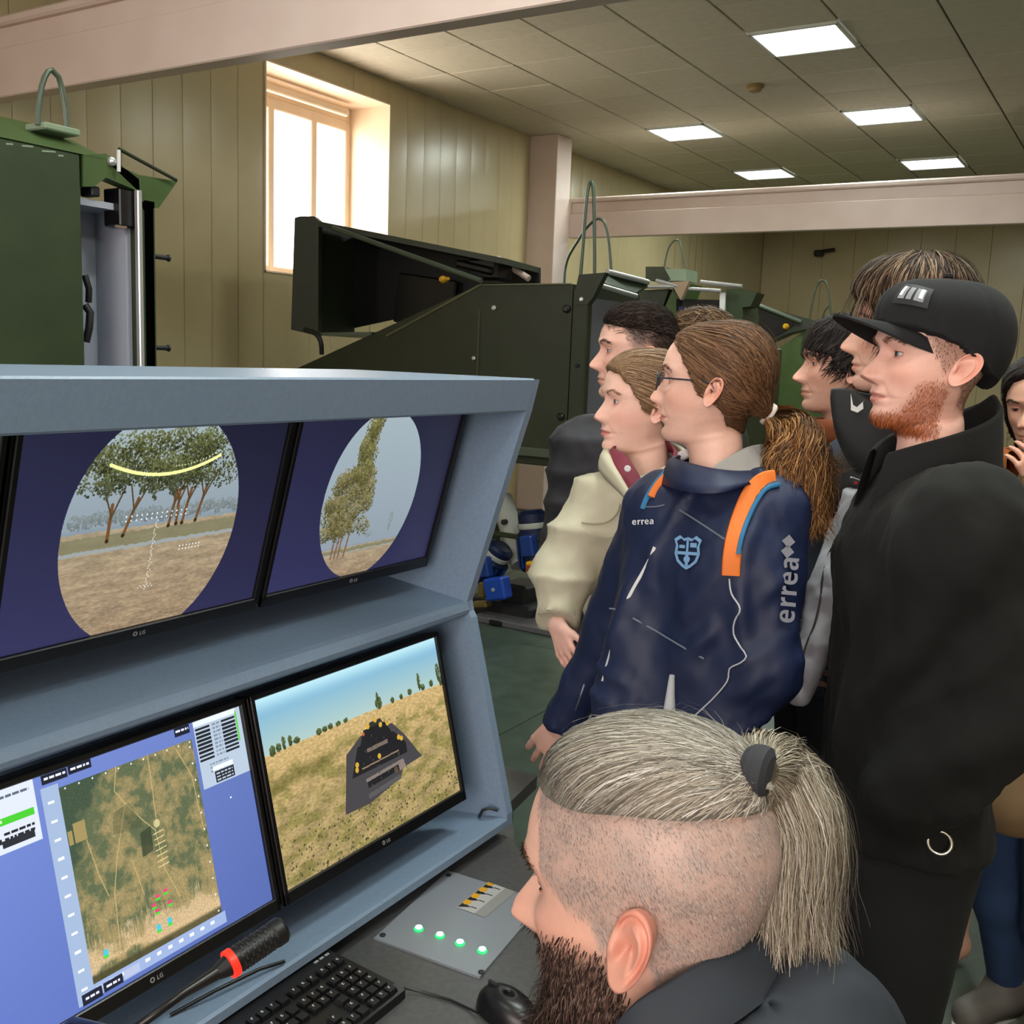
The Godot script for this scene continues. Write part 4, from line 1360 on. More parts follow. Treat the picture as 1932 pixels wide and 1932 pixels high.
func _cabin_far():
	# a taller cabin with its own hatch rims, partly hidden by the heads
	var Z := -8.4
	var t := thing("crew_cabin", "lighter green far cabin with bright hatch rims and a dark opening, above the heads", "cabin", PZ(1310, 620, Z) * Vector3(1, 0, 1))
	var q := func(x, y, dz := 0.0): return PZ(x, y, Z + dz)
	var g := Geo.new()
	var y0 := 0.9
	var a: Vector3 = q.call(1196, 560); var b: Vector3 = q.call(1420, 565)
	g.box(Vector3((a.x + b.x) / 2, (a.y + y0) / 2 - 0.2, Z - 0.5), Vector3(b.x - a.x, a.y - y0 - 0.4, 0.8), Basis(), 0.01)
	obj("hull", g, M.green, t)
	g = Geo.new()
	g.prism([q.call(1196, 548), q.call(1262, 545), q.call(1230, 640), q.call(1196, 640)], Vector3(0, 0, -0.5))
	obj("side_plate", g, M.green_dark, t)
	g = Geo.new()
	g.prism([q.call(1272, 540), q.call(1300, 535), q.call(1278, 600), q.call(1276, 640), q.call(1228, 640)], Vector3(0, 0, -0.3))
	obj("wedge_plate", g, M.green_light, t)
	g = Geo.new()
	g.prism([q.call(1276, 564), q.call(1362, 566), q.call(1362, 640), q.call(1276, 640)], Vector3(0, 0, -0.05))
	obj("doorway", g, M.black, t)  # flat black sheet, the shade inside the opening painted
	g = Geo.new()
	g.prism([q.call(1280, 578, 0.01), q.call(1355, 580, 0.01), q.call(1355, 600, 0.01), q.call(1280, 600, 0.01)], Vector3(0, 0, -0.05))
	obj("door_glass", g, mat(rgb8(52, 60, 84), 0.2), t)
	g = Geo.new()
	g.prism([q.call(1358, 552, 0.02), q.call(1369, 552, 0.02), q.call(1366, 596, 0.02), q.call(1357, 596, 0.02)], Vector3(0, 0, -0.05))
	obj("door_jamb", g, M.white, t)
	g = Geo.new()
	g.prism([q.call(1370, 545), q.call(1400, 545), q.call(1402, 640), q.call(1370, 640)], Vector3(0, 0, -0.4))
	obj("rear_plate", g, M.green, t)
	g = Geo.new()
	g.prism([q.call(1400, 548), q.call(1428, 552), q.call(1416, 578), q.call(1400, 580)], Vector3(0, 0, -0.2))
	obj("rear_flap", g, M.green, t)
	for s in [[1200, 541, 1272, 541], [1238, 529, 1280, 540], [1322, 532, 1400, 540], [1300, 545, 1360, 549]]:
		g = Geo.new()
		g.tube([q.call(s[0], s[1], 0.05), q.call(s[2], s[3], 0.05)], 0.016, 8)
		obj("bright_rim", g, M.alu, t)
	g = Geo.new()
	g.prism([q.call(1265, 532, 0.06), q.call(1300, 530, 0.06), q.call(1284, 566, 0.06)], Vector3(0, 0, -0.06))
	var gs := obj("gusset", g, mat(rgb8(160, 138, 112), 0.5), t)
	part_label(gs, "tan gusset plate")
	g = Geo.new()
	g.prism([q.call(1218, 503), q.call(1252, 503), q.call(1266, 528), q.call(1218, 528)], Vector3(0, 0, -0.3))
	obj("periscope_box", g, M.green_dark, t)
	g = Geo.new()
	g.prism([q.call(1254, 507), q.call(1295, 508), q.call(1294, 530), q.call(1262, 530)], Vector3(0, 0, -0.25))
	obj("periscope_box", g, M.chip, t)
	loop_rod([q.call(1253, 505, -0.1), q.call(1259, 475, -0.1), q.call(1268, 458, -0.1), q.call(1277, 453, -0.1), q.call(1284, 462, -0.1), q.call(1292, 505, -0.1)], 0.008, M.rod, t)
	_cabin_legs(t, b.x, Z - 0.1, Z - 0.9, y0)

func _cabin_bright():
	var Z := -11.6
	var t := thing("crew_cabin", "bright-lit green far cabin behind the ponytailed girl, dark lid raised on a rod", "cabin", PZ(1480, 700, Z) * Vector3(1, 0, 1))
	var q := func(x, y, dz := 0.0): return PZ(x, y, Z + dz)
	var g := Geo.new()
	g.prism([q.call(1360, 730), q.call(1495, 640), q.call(1530, 615), q.call(1700, 615), q.call(1700, 800), q.call(1370, 800)], Vector3(0, 0, -0.9))
	obj("hull", g, M.green_light, t)  # paler green paints in the different light on this hull
	g = Geo.new()
	g.prism([q.call(1402, 574, 0.05), q.call(1418, 572, 0.05), q.call(1535, 604, 0.05), q.call(1532, 618, 0.05), q.call(1490, 628, 0.05), q.call(1440, 650, 0.05), q.call(1402, 648, 0.05)], Vector3(-0.1, 0, -0.5))
	obj("lid", g, M.green_dark, t)
	g = Geo.new()
	g.prism([q.call(1406, 582, 0.07), q.call(1500, 612, 0.07), q.call(1485, 622, 0.07), q.call(1440, 645, 0.07), q.call(1406, 642, 0.07)], Vector3(0, 0, -0.02))
	obj("lid_shade_sheet", g, M.black, t)  # flat black sheet, painted shade of the inside of the lid
	g = Geo.new()
	g.tube([q.call(1415, 570, 0.1), q.call(1512, 608, 0.1)], 0.026, 8)
	obj("stay_rod", g, M.rod, t)
	g = Geo.new()
	g.lathe(q.call(1482, 616, 0.1), Vector3(0, 0, 1), [Vector2(0.035, -0.03), Vector2(0.035, 0), Vector2(0.02, 0.03), Vector2(0, 0.03)], 14)
	obj("yellow_knob", g, M.yellow, t)
	loop_rod([q.call(1525, 620, -0.3), q.call(1532, 575, -0.3), q.call(1541, 540, -0.3), q.call(1552, 529, -0.3), q.call(1562, 545, -0.3), q.call(1568, 600, -0.3), q.call(1570, 625, -0.3)], 0.012, M.rod, t)
	loop_rod([q.call(1548, 620, -0.5), q.call(1555, 590, -0.5), q.call(1566, 575, -0.5)], 0.010, M.rod, t)
	_cabin_legs(t, q.call(1700, 700).x, Z - 0.1, Z - 0.9, q.call(1480, 800).y)

func _actuators():
	# electric motion base under the middle cabin
	var plate := thing("motion_base", "grey steel base plate on the floor under the middle cabin", "base", PY(960, 1185, 0.0))
	var g := Geo.new()
	var pz := PY(960, 1186, 0.0).z
	var x0 := PY(880, 1190, 0.0).x
	g.box(Vector3(x0 + 0.75, 0.02, pz - 0.55), Vector3(1.7, 0.04, 1.1), Basis(), 0.006)
	obj("plate", g, mat(rgb8(108, 106, 112), 0.4, 0.3), plate)
	g = Geo.new()
	g.box(PZ(936, 1172, pz + 0.0) + Vector3(0, -0.01, 0.004), Vector3(0.09, 0.03, 0.02), Basis(), 0.004)
	obj("slot", g, M.black, plate)
	g = Geo.new()
	g.box(PZ(960, 1145, pz - 0.3), Vector3(0.5, 0.12, 0.3), Basis(), 0.02)
	obj("foot_block", g, M.dark, plate)
	g = Geo.new()
	g.box(PZ(985, 1120, pz - 0.35), Vector3(0.2, 0.16, 0.25), Basis(), 0.02)
	obj("foot_block", g, M.dark, plate)
	# pale push rod between plate and cabin
	g = Geo.new()
	g.tube([PZ(985, 1065, pz - 0.3), PZ(960, 985, pz - 0.4), PZ(945, 940, pz - 0.45)], 0.075, 14)
	obj("push_rod", g, M.post, plate)
	g = Geo.new()
	for b in [[951, 985], [963, 1027]]:
		g = Geo.new()
		g.lathe(PZ(b[0], b[1], pz - 0.30), Vector3(0, 0, 1), [Vector2(0.018, -0.02), Vector2(0.018, 0.01), Vector2(0, 0.012)], 12)
		obj("rod_bolt", g, M.dark, plate)
	var defs := [
		["blue gear motor with a pale cap standing beside the white push rod", [[1003, 962], [1014, 1075]], 0.105],
		["dark blue gear motor lying low against the console edge", [[948, 1030], [908, 1090]], 0.10]]
	for d in defs:
		var a := PZ(d[1][0][0], d[1][0][1], pz - 0.2)
		var b := PZ(d[1][1][0], d[1][1][1], pz - 0.2)
		var t := thing("gear_motor", d[0], "motor", b, "gear motors of the motion base")
		var ax := (a - b).normalized()
		var L := a.distance_to(b)
		g = Geo.new()
		var r: float = d[2]
		g.lathe(b, ax, [Vector2(0, 0), Vector2(r * 0.9, 0), Vector2(r, 0.02), Vector2(r, L * 0.62), Vector2(r * 0.86, L * 0.66), Vector2(r * 0.86, L * 0.94), Vector2(r * 0.6, L), Vector2(0, L)], 20)
		obj("motor_body", g, M.blue_dark, t)
		g = Geo.new()
		for k in 10:
			var an := TAU * k / 10
			var e := ax.cross(Vector3(0, 0, 1)).normalized()
			var f := ax.cross(e)
			g.box(b + ax * L * 0.32 + (e * cos(an) + f * sin(an)) * (r + 0.006), Vector3(0.016, L * 0.5, 0.01), Basis(ax.cross(e * cos(an) + f * sin(an)), ax, e * cos(an) + f * sin(an)))
		obj("cooling_fins", g, M.blue, t)
		g = Geo.new()
		g.box(b + ax * L * 0.45 + Vector3(0.03, 0, r + 0.02), Vector3(0.09, 0.13, 0.07), Basis(Vector3.BACK, 0.2), 0.01)
		obj("terminal_box", g, M.blue, t)
		g = Geo.new()
		g.lathe(b + ax * L * 0.70, ax, [Vector2(r * 0.9, 0), Vector2(r * 0.93, 0.01), Vector2(r * 0.93, 0.03), Vector2(r * 0.9, 0.035)], 20)
		obj("band", g, M.post, t)
	var yb := thing("yellow_valve_box", "small yellow box low beside the beige sleeve", "box", PZ(1012, 1070, pz - 0.05))
	g = Geo.new()
	g.box(yb.position, Vector3(0.11, 0.07, 0.08), Basis(Vector3.BACK, 0.08), 0.008)
	obj("case", g, M.yellow, yb)
	g = Geo.new()
	g.box(yb.position + Vector3(-0.03, -0.005, 0.042), Vector3(0.03, 0.04, 0.01), Basis(), 0.004)
	obj("plug", g, mat(rgb8(150, 60, 30), 0.5), yb)
	var cb := thing("blue_connector_box", "bright blue square box on the motion base with a pale mark", "box", PZ(939, 1110, pz - 0.05))
	g = Geo.new()
	g.box(cb.position, Vector3(0.15, 0.14, 0.1), Basis(Vector3.BACK, 0.25), 0.012)
	obj("case", g, mat(rgb8(22, 72, 176), 0.4), cb)
	g = Geo.new()
	g.lathe(cb.position + Vector3(0, 0, 0.05), Vector3(0, 0, 1), [Vector2(0.012, 0), Vector2(0.012, 0.006), Vector2(0, 0.006)], 12)
	obj("cap_screw", g, M.alu, cb)
	var cl := thing("brass_clamp", "dull brass clamp at the console corner on the motion base", "clamp", PZ(908, 1140, pz - 0.05))
	g = Geo.new()
	g.box(cl.position, Vector3(0.12, 0.04, 0.08), Basis(Vector3.BACK, 0.2), 0.01)
	g.box(cl.position + Vector3(0.0, 0.09, -0.02), Vector3(0.05, 0.10, 0.06), Basis(), 0.01)
	obj("jaw", g, mat(rgb8(120, 104, 60), 0.4, 0.4), cl)

# ------------------------------------------------------------------ heads
# key rows of a head from crown to neck: front point (y, z), back point (y, z), half width, z of the widest place, squareness in front and behind
const HEAD_ROWS := [
	[0.1185, 0.000, 0.1185, -0.006, 0.0006, -0.003, 2.0, 2.0],
	[0.1165, 0.022, 0.1160, -0.028, 0.0230, -0.004, 2.0, 2.0],
	[0.1090, 0.048, 0.1070, -0.055, 0.0440, -0.006, 2.1, 2.0],
	[0.0950, 0.070, 0.0900, -0.077, 0.0600, -0.010, 2.1, 2.0],
	[0.0760, 0.0845, 0.0690, -0.090, 0.0695, -0.014, 2.2, 2.0],
	[0.0560, 0.0925, 0.0490, -0.096, 0.0740, -0.018, 2.3, 2.0],
	[0.0380, 0.0960, 0.0320, -0.0975, 0.0755, -0.018, 2.35, 2.0],
	[0.0260, 0.0970, 0.0200, -0.0960, 0.0750, -0.016, 2.4, 2.0],
	[0.0120, 0.0925, 0.0080, -0.0925, 0.0735, -0.012, 2.4, 2.0],
	[-0.0060, 0.0905, -0.0060, -0.0865, 0.0715, -0.008, 2.35, 2.0],
	[-0.0240, 0.0910, -0.0180, -0.0800, 0.0700, -0.004, 2.25, 2.0],
	[-0.0420, 0.0920, -0.0280, -0.0735, 0.0675, 0.000, 2.15, 2.0],
	[-0.0560, 0.0935, -0.0360, -0.0690, 0.0645, 0.002, 2.05, 2.0],
	[-0.0680, 0.0920, -0.0430, -0.0660, 0.0615, 0.004, 2.0, 2.0],
	[-0.0810, 0.0885, -0.0500, -0.0640, 0.0580, 0.005, 1.95, 2.0],
	[-0.0950, 0.0890, -0.0570, -0.0625, 0.0535, 0.006, 1.9, 2.0],
	[-0.1060, 0.0860, -0.0640, -0.0620, 0.0505, 0.004, 1.9, 2.0],
	[-0.1130, 0.0760, -0.0720, -0.0620, 0.0485, 0.000, 1.9, 2.0],
	[-0.1150, 0.0600, -0.0800, -0.0620, 0.0485, -0.006, 1.9, 2.0],
	[-0.1180, 0.0440, -0.0900, -0.0630, 0.0495, -0.012, 2.0, 2.0],
	[-0.1300, 0.0340, -0.1050, -0.0650, 0.0520, -0.016, 2.0, 2.0],
	[-0.1550, 0.0310, -0.1350, -0.0690, 0.0560, -0.020, 2.0, 2.0],
	[-0.1900, 0.0330, -0.1750, -0.0760, 0.0640, -0.024, 2.0, 2.0]]

static func gs(x: float, s: float) -> float: return exp(-0.5 * x * x / (s * s))

class Head:
	var xf: Transform3D
	var rows := 120
	var cols := 112
	var pos := PackedVector3Array()   # local, unit head
	var nrm := PackedVector3Array()
	var ang := PackedFloat32Array()
	var rad := PackedFloat32Array()   # radius table
	var rad2 := PackedFloat32Array()  # the same with the hair
	const TA := 72
	const TE := 36
	const HC := Vector3(0, 0.02, -0.008)
	func dir_of(a: float, e: float) -> Vector3: return Vector3(sin(a) * cos(e), sin(e), cos(a) * cos(e))
	func look(tab: PackedFloat32Array, d: Vector3) -> float:
		var a := atan2(d.x, d.z) / TAU * TA
		var e := (asin(clampf(d.y / d.length(), -1, 1)) / PI + 0.5) * (TE - 1)
		var a0 := int(floor(a)); var fa := a - a0
		var e0 := clampi(int(floor(e)), 0, TE - 2); var fe := e - e0
		var i0 := posmod(a0, TA); var i1 := posmod(a0 + 1, TA)
		return lerpf(lerpf(tab[e0 * TA + i0], tab[e0 * TA + i1], fa), lerpf(tab[(e0 + 1) * TA + i0], tab[(e0 + 1) * TA + i1], fa), fe)
	func table(pts: PackedVector3Array) -> PackedFloat32Array:
		var t := PackedFloat32Array()
		t.resize(TA * TE)
		for p in pts:
			var d := p - HC
			var L := d.length()
			if L < 1e-5: continue
			var a := posmod(int(round(atan2(d.x, d.z) / TAU * TA)), TA)
			var e := clampi(int(round((asin(clampf(d.y / L, -1, 1)) / PI + 0.5) * (TE - 1))), 0, TE - 1)
			t[e * TA + a] = maxf(t[e * TA + a], L)
		for pass_ in 12:
			var t2 := t.duplicate()
			for e in TE:
				for a in TA:
					if t[e * TA + a] > 0: continue
					var s := 0.0; var n := 0
					for q in [[e, (a + 1) % TA], [e, (a + TA - 1) % TA], [mini(e + 1, TE - 1), a], [maxi(e - 1, 0), a]]:
						var z: float = t[q[0] * TA + q[1]]
						if z > 0: s += z; n += 1
					if n: t2[e * TA + a] = s / n
			t = t2
		return t

# o: xf, plus shape and colour options
func make_head(o: Dictionary) -> Head:
	var h := Head.new()
	h.xf = o.xf
	h.rows = o.get("rows", 120)
	h.cols = o.get("cols", 112)
	var jaw: float = o.get("jaw", 1.0)
	var nose: float = o.get("nose", 1.0)
	var lips: float = o.get("lips", 1.0)
	var cheek: float = o.get("cheek", 1.0)
	var keys := HEAD_ROWS.duplicate(true)
	var nk := keys.size()
	for k in nk:
		if k >= 10: keys[k][4] *= lerpf(1.0, jaw, clampf((k - 9) / 4.0, 0, 1)) if k < 19 else o.get("neck", 1.0)
		if o.has("chin") and k >= 14 and k <= 17: keys[k][1] += o.chin
	# spread rows so that the face gets most of them
	var along := PackedFloat32Array()
	along.push_back(0)
	for k in range(1, nk):
		var d: float = Vector2(keys[k][0] - keys[k - 1][0], keys[k][1] - keys[k - 1][1]).length()
		if k > 6 and k < 18: d = d * 1.9 + 0.004
		along.push_back(along[k - 1] + d)
	for k in h.cols:
		var f := float(k) / h.cols * 2.0 - 1.0     # -1..1, front at 0
		var a := signf(f) * PI * (0.42 * absf(f) + 0.58 * pow(absf(f), 2.2))
		h.ang.push_back(a)
	h.pos.resize(h.rows * h.cols)
	for r in h.rows:
		var s: float = along[nk - 1] * pow(float(r) / (h.rows - 1), 1.0)
		var k := 0
		while k < nk - 2 and along[k + 1] < s: k += 1
		var f := clampf((s - along[k]) / (along[k + 1] - along[k]), 0, 1)
		var q := PackedFloat32Array()
		for j in 8:
			q.push_back(cubic_interpolate(keys[k][j], keys[k + 1][j], keys[maxi(k - 1, 0)][j], keys[mini(k + 2, nk - 1)][j], f))
		for c in h.cols:
			var a := h.ang[c]
			var ca := cos(a); var sa := sin(a)
			var n: float = q[6] if ca > 0 else q[7]
			var x := q[4] * signf(sa) * pow(absf(sa), 2.0 / n)
			var pc := pow(absf(ca), 2.0 / n)
			var z: float = q[5] + (q[1] - q[5]) * pc if ca > 0 else q[5] - (q[5] - q[3]) * pc
			var y: float = lerpf(q[0], q[2], (q[1] - z) / maxf(q[1] - q[3], 1e-4))
			if ca > 0.0 and y < 0.06 and y > -0.125:
				var ax := absf(x)
				var dz := 0.0
				# nose: bridge, tip, wings, base
				var t := (0.014 - y) / 0.047          # 0 nasion .. 1 tip
				var ridge := 0.0
				if t > -0.3 and t <= 1.0: ridge = 0.0245 * pow(sm(-0.3, 1.0, t), 1.25)
				elif t > 1.0: ridge = 0.0245 * (1.0 - sm(1.0, 1.36, t))
				var wn := lerpf(0.0075, 0.0105, clampf(t, 0, 1))
				dz += nose * ridge * gs(ax, wn)
				dz += nose * 0.0125 * gs(ax - 0.0130, 0.0052) * gs(y + 0.0370, 0.0062)
				dz += nose * 0.003 * gs(ax, 0.011) * gs(y + 0.030, 0.007)
				dz -= 0.006 * gs(ax - 0.0055, 0.0032) * gs(y + 0.0455, 0.0026)
				# sockets, brow, cheek
				dz -= 0.0105 * gs(ax - 0.029, 0.0135) * gs(y - 0.006, 0.0105)
				dz -= 0.006 * gs(ax - 0.013, 0.007) * gs(y - 0.004, 0.011)
				dz += 0.0035 * gs(ax - 0.026, 0.020) * gs(y - 0.026, 0.0065) * o.get("brow", 1.0)
				dz += 0.0045 * cheek * gs(ax - 0.046, 0.016) * gs(y + 0.022, 0.013)
				dz -= 0.003 * gs(ax - 0.040, 0.012) * gs(y + 0.052, 0.014) * o.get("hollow", 1.0)
				# mouth
				var mw := 0.0175
				var lipy := 0.0667 - 0.0022 * gs(ax - 0.008, 0.008)
				dz += lips * 0.0042 * gs(ax, mw) * gs(y + 0.0612, 0.0040)
				dz += lips * 0.0050 * gs(ax, mw * 0.85) * gs(y + 0.0728, 0.0044)
				dz -= 0.0046 * gs(ax, mw * 1.15) * gs(y + lipy, 0.0015)
				dz -= 0.0040 * gs(ax - 0.0255, 0.005) * gs(y + 0.0672, 0.006)
				dz -= 0.0016 * gs(ax, 0.0035) * gs(y + 0.053, 0.005)
				dz -= 0.0026 * gs(ax, 0.016) * gs(y + 0.0825, 0.0045)
				dz += 0.0034 * gs(ax, 0.0135) * gs(y + 0.0965, 0.0085)
				# fold from nose to mouth corner
				dz -= 0.0016 * gs(ax - (0.019 + (-0.040 - y) * 0.42), 0.0028) * sm(-0.038, -0.044, y) * sm(-0.068, -0.060, y)
				z += dz
			h.pos[r * h.cols + c] = Vector3(x, y, z)
	if o.has("sculpt"):
		for k in h.pos.size(): h.pos[k] = o.sculpt.call(h.pos[k])
	h.nrm = grid_normals(h.pos, h.rows, h.cols)
	h.rad = h.table(h.pos)
	h.rad2 = h.rad
	return h

func grid_normals(p: PackedVector3Array, rows: int, cols: int) -> PackedVector3Array:
	var n := PackedVector3Array()
	n.resize(p.size())
	for r in rows:
		for c in cols:
			var du := p[r * cols + (c + 1) % cols] - p[r * cols + (c + cols - 1) % cols]
			var dv := p[mini(r + 1, rows - 1) * cols + c] - p[maxi(r - 1, 0) * cols + c]
			var m := dv.cross(du)
			n[r * cols + c] = m.normalized() if m.length_squared() > 1e-20 else Vector3.UP
	return n

# hairline table [[degrees from front, y], ...] -> y
func line_at(tab: Array, a: float) -> float:
	var d := rad_to_deg(absf(a))
	for k in tab.size() - 1:
		if d <= tab[k + 1][0]:
			var f: float = (d - tab[k][0]) / (tab[k + 1][0] - tab[k][0])
			return lerpf(tab[k][1], tab[k + 1][1], f * f * (3.0 - 2.0 * f))
	return tab[tab.size() - 1][1]

# adds the skin of the head (with ears, eyes and lids) to g
func head_skin(h: Head, g: Geo, o: Dictionary):
	var base: Color = o.skin
	var lipc: Color = o.get("lip", base * Color(0.92, 0.62, 0.60))
	var red: Color = o.get("flush", base * Color(1.04, 0.72, 0.66))
	var col := PackedColorArray()
	col.resize(h.pos.size())
	var nz := fnl(60.0, 7, 2)
	var beard = o.get("beard")
	var fade = o.get("fade")
	for k in h.pos.size():
		var p := h.pos[k]
		var ax := absf(p.x)
		var c := base * (1.0 + 0.05 * nz.get_noise_3d(p.x * 1.5, p.y * 1.5, p.z * 1.5))
		if p.z > 0.02:
			c = c.lerp(red, 0.40 * gs(ax - 0.046, 0.018) * gs(p.y + 0.028, 0.018))
			c = c.lerp(red, 0.45 * gs(ax, 0.014) * gs(p.y + 0.034, 0.010) * sm(0.095, 0.11, p.z))
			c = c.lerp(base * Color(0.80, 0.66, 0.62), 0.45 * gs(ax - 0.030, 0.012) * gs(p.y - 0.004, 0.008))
			var lm := sm(0.0235, 0.0195, ax)
			var up := sm(-0.0555 - 0.006 * ax / 0.02, -0.0585 - 0.006 * ax / 0.02, p.y) * sm(-0.0672, -0.0662, p.y)
			var lo := sm(-0.0662, -0.0672, p.y) * sm(-0.0795 + 0.008 * ax / 0.02, -0.0770 + 0.008 * ax / 0.02, p.y)
			c = c.lerp(lipc, 0.85 * lm * clampf(up + lo, 0, 1))
			c = c.lerp(lipc * 0.45, 0.8 * sm(0.0245, 0.021, ax) * gs(p.y + 0.0667, 0.0010))  # line between the lips, shade painted in
			c = c.lerp(base * 0.25, 0.75 * gs(ax - 0.0055, 0.0030) * gs(p.y + 0.0455, 0.0022))  # nostril shade painted dark
		if beard: c = beard.call(p, c)
		if fade: c = fade.call(p, c)
		c.a = 1.0
		col[k] = c
	var wp := PackedVector3Array()
	wp.resize(h.pos.size())
	for k in h.pos.size(): wp[k] = h.xf * h.pos[k]
	g.grid(wp, h.rows, h.cols, true, true, col)
	for s in [1.0, -1.0]:
		_ear(h, g, s, o)
		_eye(h, g, s, o)

func _ear(h: Head, g: Geo, s: float, o: Dictionary):
	var size: float = o.get("ear", 1.0)
	var flare: float = o.get("flare", 0.42)
	var R := 14
	var A := 48
	var pts := PackedVector3Array()
	var col := PackedColorArray()
	var skin: Color = o.skin
	var red: Color = o.get("ear_red", skin * Color(1.02, 0.70, 0.64))
	# ear frame: u backwards, v up, w outwards
	var w0: float = 0.0735
	var at := Vector3(s * (w0 - 0.0015), -0.010, -0.010)
	if o.has("ear_at"): at = Vector3(s * o.ear_at.x, o.ear_at.y, o.ear_at.z)
	var tilt: float = o.get("ear_tilt", 0.22)
	var u := Vector3(0, sin(-tilt), -cos(-tilt))
	var v := Vector3(0, cos(tilt), -sin(tilt))
	u = Vector3(0, -sin(tilt), -cos(tilt))
	var out := Vector3(s, 0, 0)
	for r in R + 3:
		for k in A:
			var a := TAU * k / A          # 0 = back, 90 = up
			var ca := cos(a); var sa := sin(a)
			# outline: rounder above, narrow lobe below
			var ru := 0.0165 * (1.0 + 0.22 * sa) if ca > 0 else 0.0150 * (1.0 + 0.05 * sa)
			var rv := 0.031 if sa > 0 else 0.032
			var f := minf(float(r) / R, 1.0)
			var uu := ru * ca * f + 0.004 * sa * f * f
			var vv := rv * sa * f
			var hgt := 0.0
			# helix along the back and top, fold inside it, bowl, tragus, lobe
			var rim := sm(-0.75, -0.1, ca + 0.9 * maxf(sa, 0.0)) * sm(-1.02, -0.55, sa)
			hgt += 0.0052 * rim * gs(f - 0.93, 0.07)
			hgt -= 0.0030 * rim * gs(f - 0.74, 0.08)
			hgt += 0.0042 * gs(f - 0.54, 0.09) * sm(-0.3, 0.4, ca) * sm(-0.8, -0.3, sa)
			hgt -= 0.0085 * gs(uu + 0.002, 0.0065) * gs(vv + 0.002, 0.0085)
			hgt += 0.0065 * gs(uu + 0.0115, 0.0035) * gs(vv + 0.005, 0.005)
			hgt += 0.0030 * gs(uu - 0.003, 0.004) * gs(vv + 0.0145, 0.004)
			hgt += 0.0020 * sm(-0.6, -1.0, sa)
			var lift: float = 0.004 + (uu + 0.015) * flare
			var edge := 0.0
			if r == R + 1: edge = 0.0035
			if r == R + 2: edge = 0.012 + lift * 0.8
			var p := at + u * uu * size + v * vv * size + out * ((hgt + lift) * size - edge)
			if r == R + 2: p = at + u * uu * size * 0.75 + v * vv * size * 0.8 - out * 0.008
			pts.push_back(h.xf * p)
			var c := skin.lerp(red, 0.35 + 0.4 * rim * gs(f - 0.93, 0.12))
			c = c.lerp(skin * Color(0.62, 0.42, 0.38), 0.55 * gs(uu + 0.003, 0.0050) * gs(vv + 0.003, 0.0065))  # shade in the ear bowl painted into the skin
			c.a = 1.0
			col.push_back(c)
	g.grid(pts, R + 3, A, true, s < 0, col)

func _eye(h: Head, g: Geo, s: float, o: Dictionary):
	# find the skin in front of the eye
	var ex := 0.0300
	var ey := 0.0060
	var zs := 0.0
	var best := 1.0
	for k in h.pos.size():
		var p := h.pos[k]
		if p.z < 0.03: continue
		var d := absf(p.x - s * ex) + absf(p.y - ey)
		if d < best:
			best = d
			zs = p.z
	var r := 0.0118
	var ce := Vector3(s * ex, ey, zs - 0.0078)
	var white := lin(206, 198, 194)
	var iris: Color = o.get("iris", lin(92, 104, 112))
	var gz: Vector3 = o.get("gaze", Vector3(0, 0, 1)).normalized()
	var skin: Color = o.skin
	var lidc: Color = skin * Color(0.90, 0.76, 0.72)
	lidc.a = 1.0
	var pts := PackedVector3Array()
	var col := PackedColorArray()
	for i in 13:
		for k in 24:
			var e := PI * i / 12.0
			var a := TAU * k / 24
			var ez := gz
			var exx := Vector3.UP.cross(ez).normalized()
			var eyy := ez.cross(exx)
			var d := ez * cos(e) + (exx * cos(a) + eyy * sin(a)) * sin(e)
			pts.push_back(h.xf * (ce + d * r))
			var c := white
			if i <= 1: c = lin(12, 12, 14)
			elif i <= 2: c = iris
			elif i == 3: c = white * 0.9
			c.a = 1.0
			col.push_back(c)
	g.grid(pts, 13, 24, true, true, col)
	# lids
	var open: float = o.get("lid", 0.30)
	for lid in 2:
		pts = PackedVector3Array()
		col = PackedColorArray()
		for i in 8:
			for k in 15:
				var f := k / 14.0 * 2.0 - 1.0
				var az := f * 1.25
				var e0 := (open if lid == 0 else -0.42) * (1.0 - 0.75 * f * f)
				var e1 := 1.35 if lid == 0 else -1.35
				var e := lerpf(e0, e1, i / 7.0)
				var rr := r + 0.0012 + 0.0010 * (1.0 - i / 7.0 if i > 0 else 0.2)
				pts.push_back(h.xf * (ce + Vector3(sin(az) * cos(e), sin(e), cos(az) * cos(e)) * rr * Vector3(1.12, 1.0, 1.0)))
				var c := lidc if i > 0 else lidc * Color(0.45, 0.35, 0.33)
				if lid == 0 and i == 0: c = lin(40, 28, 24)
				c.a = 1.0
				col.push_back(c)
		g.grid(pts, 8, 15, false, lid == 0, col)

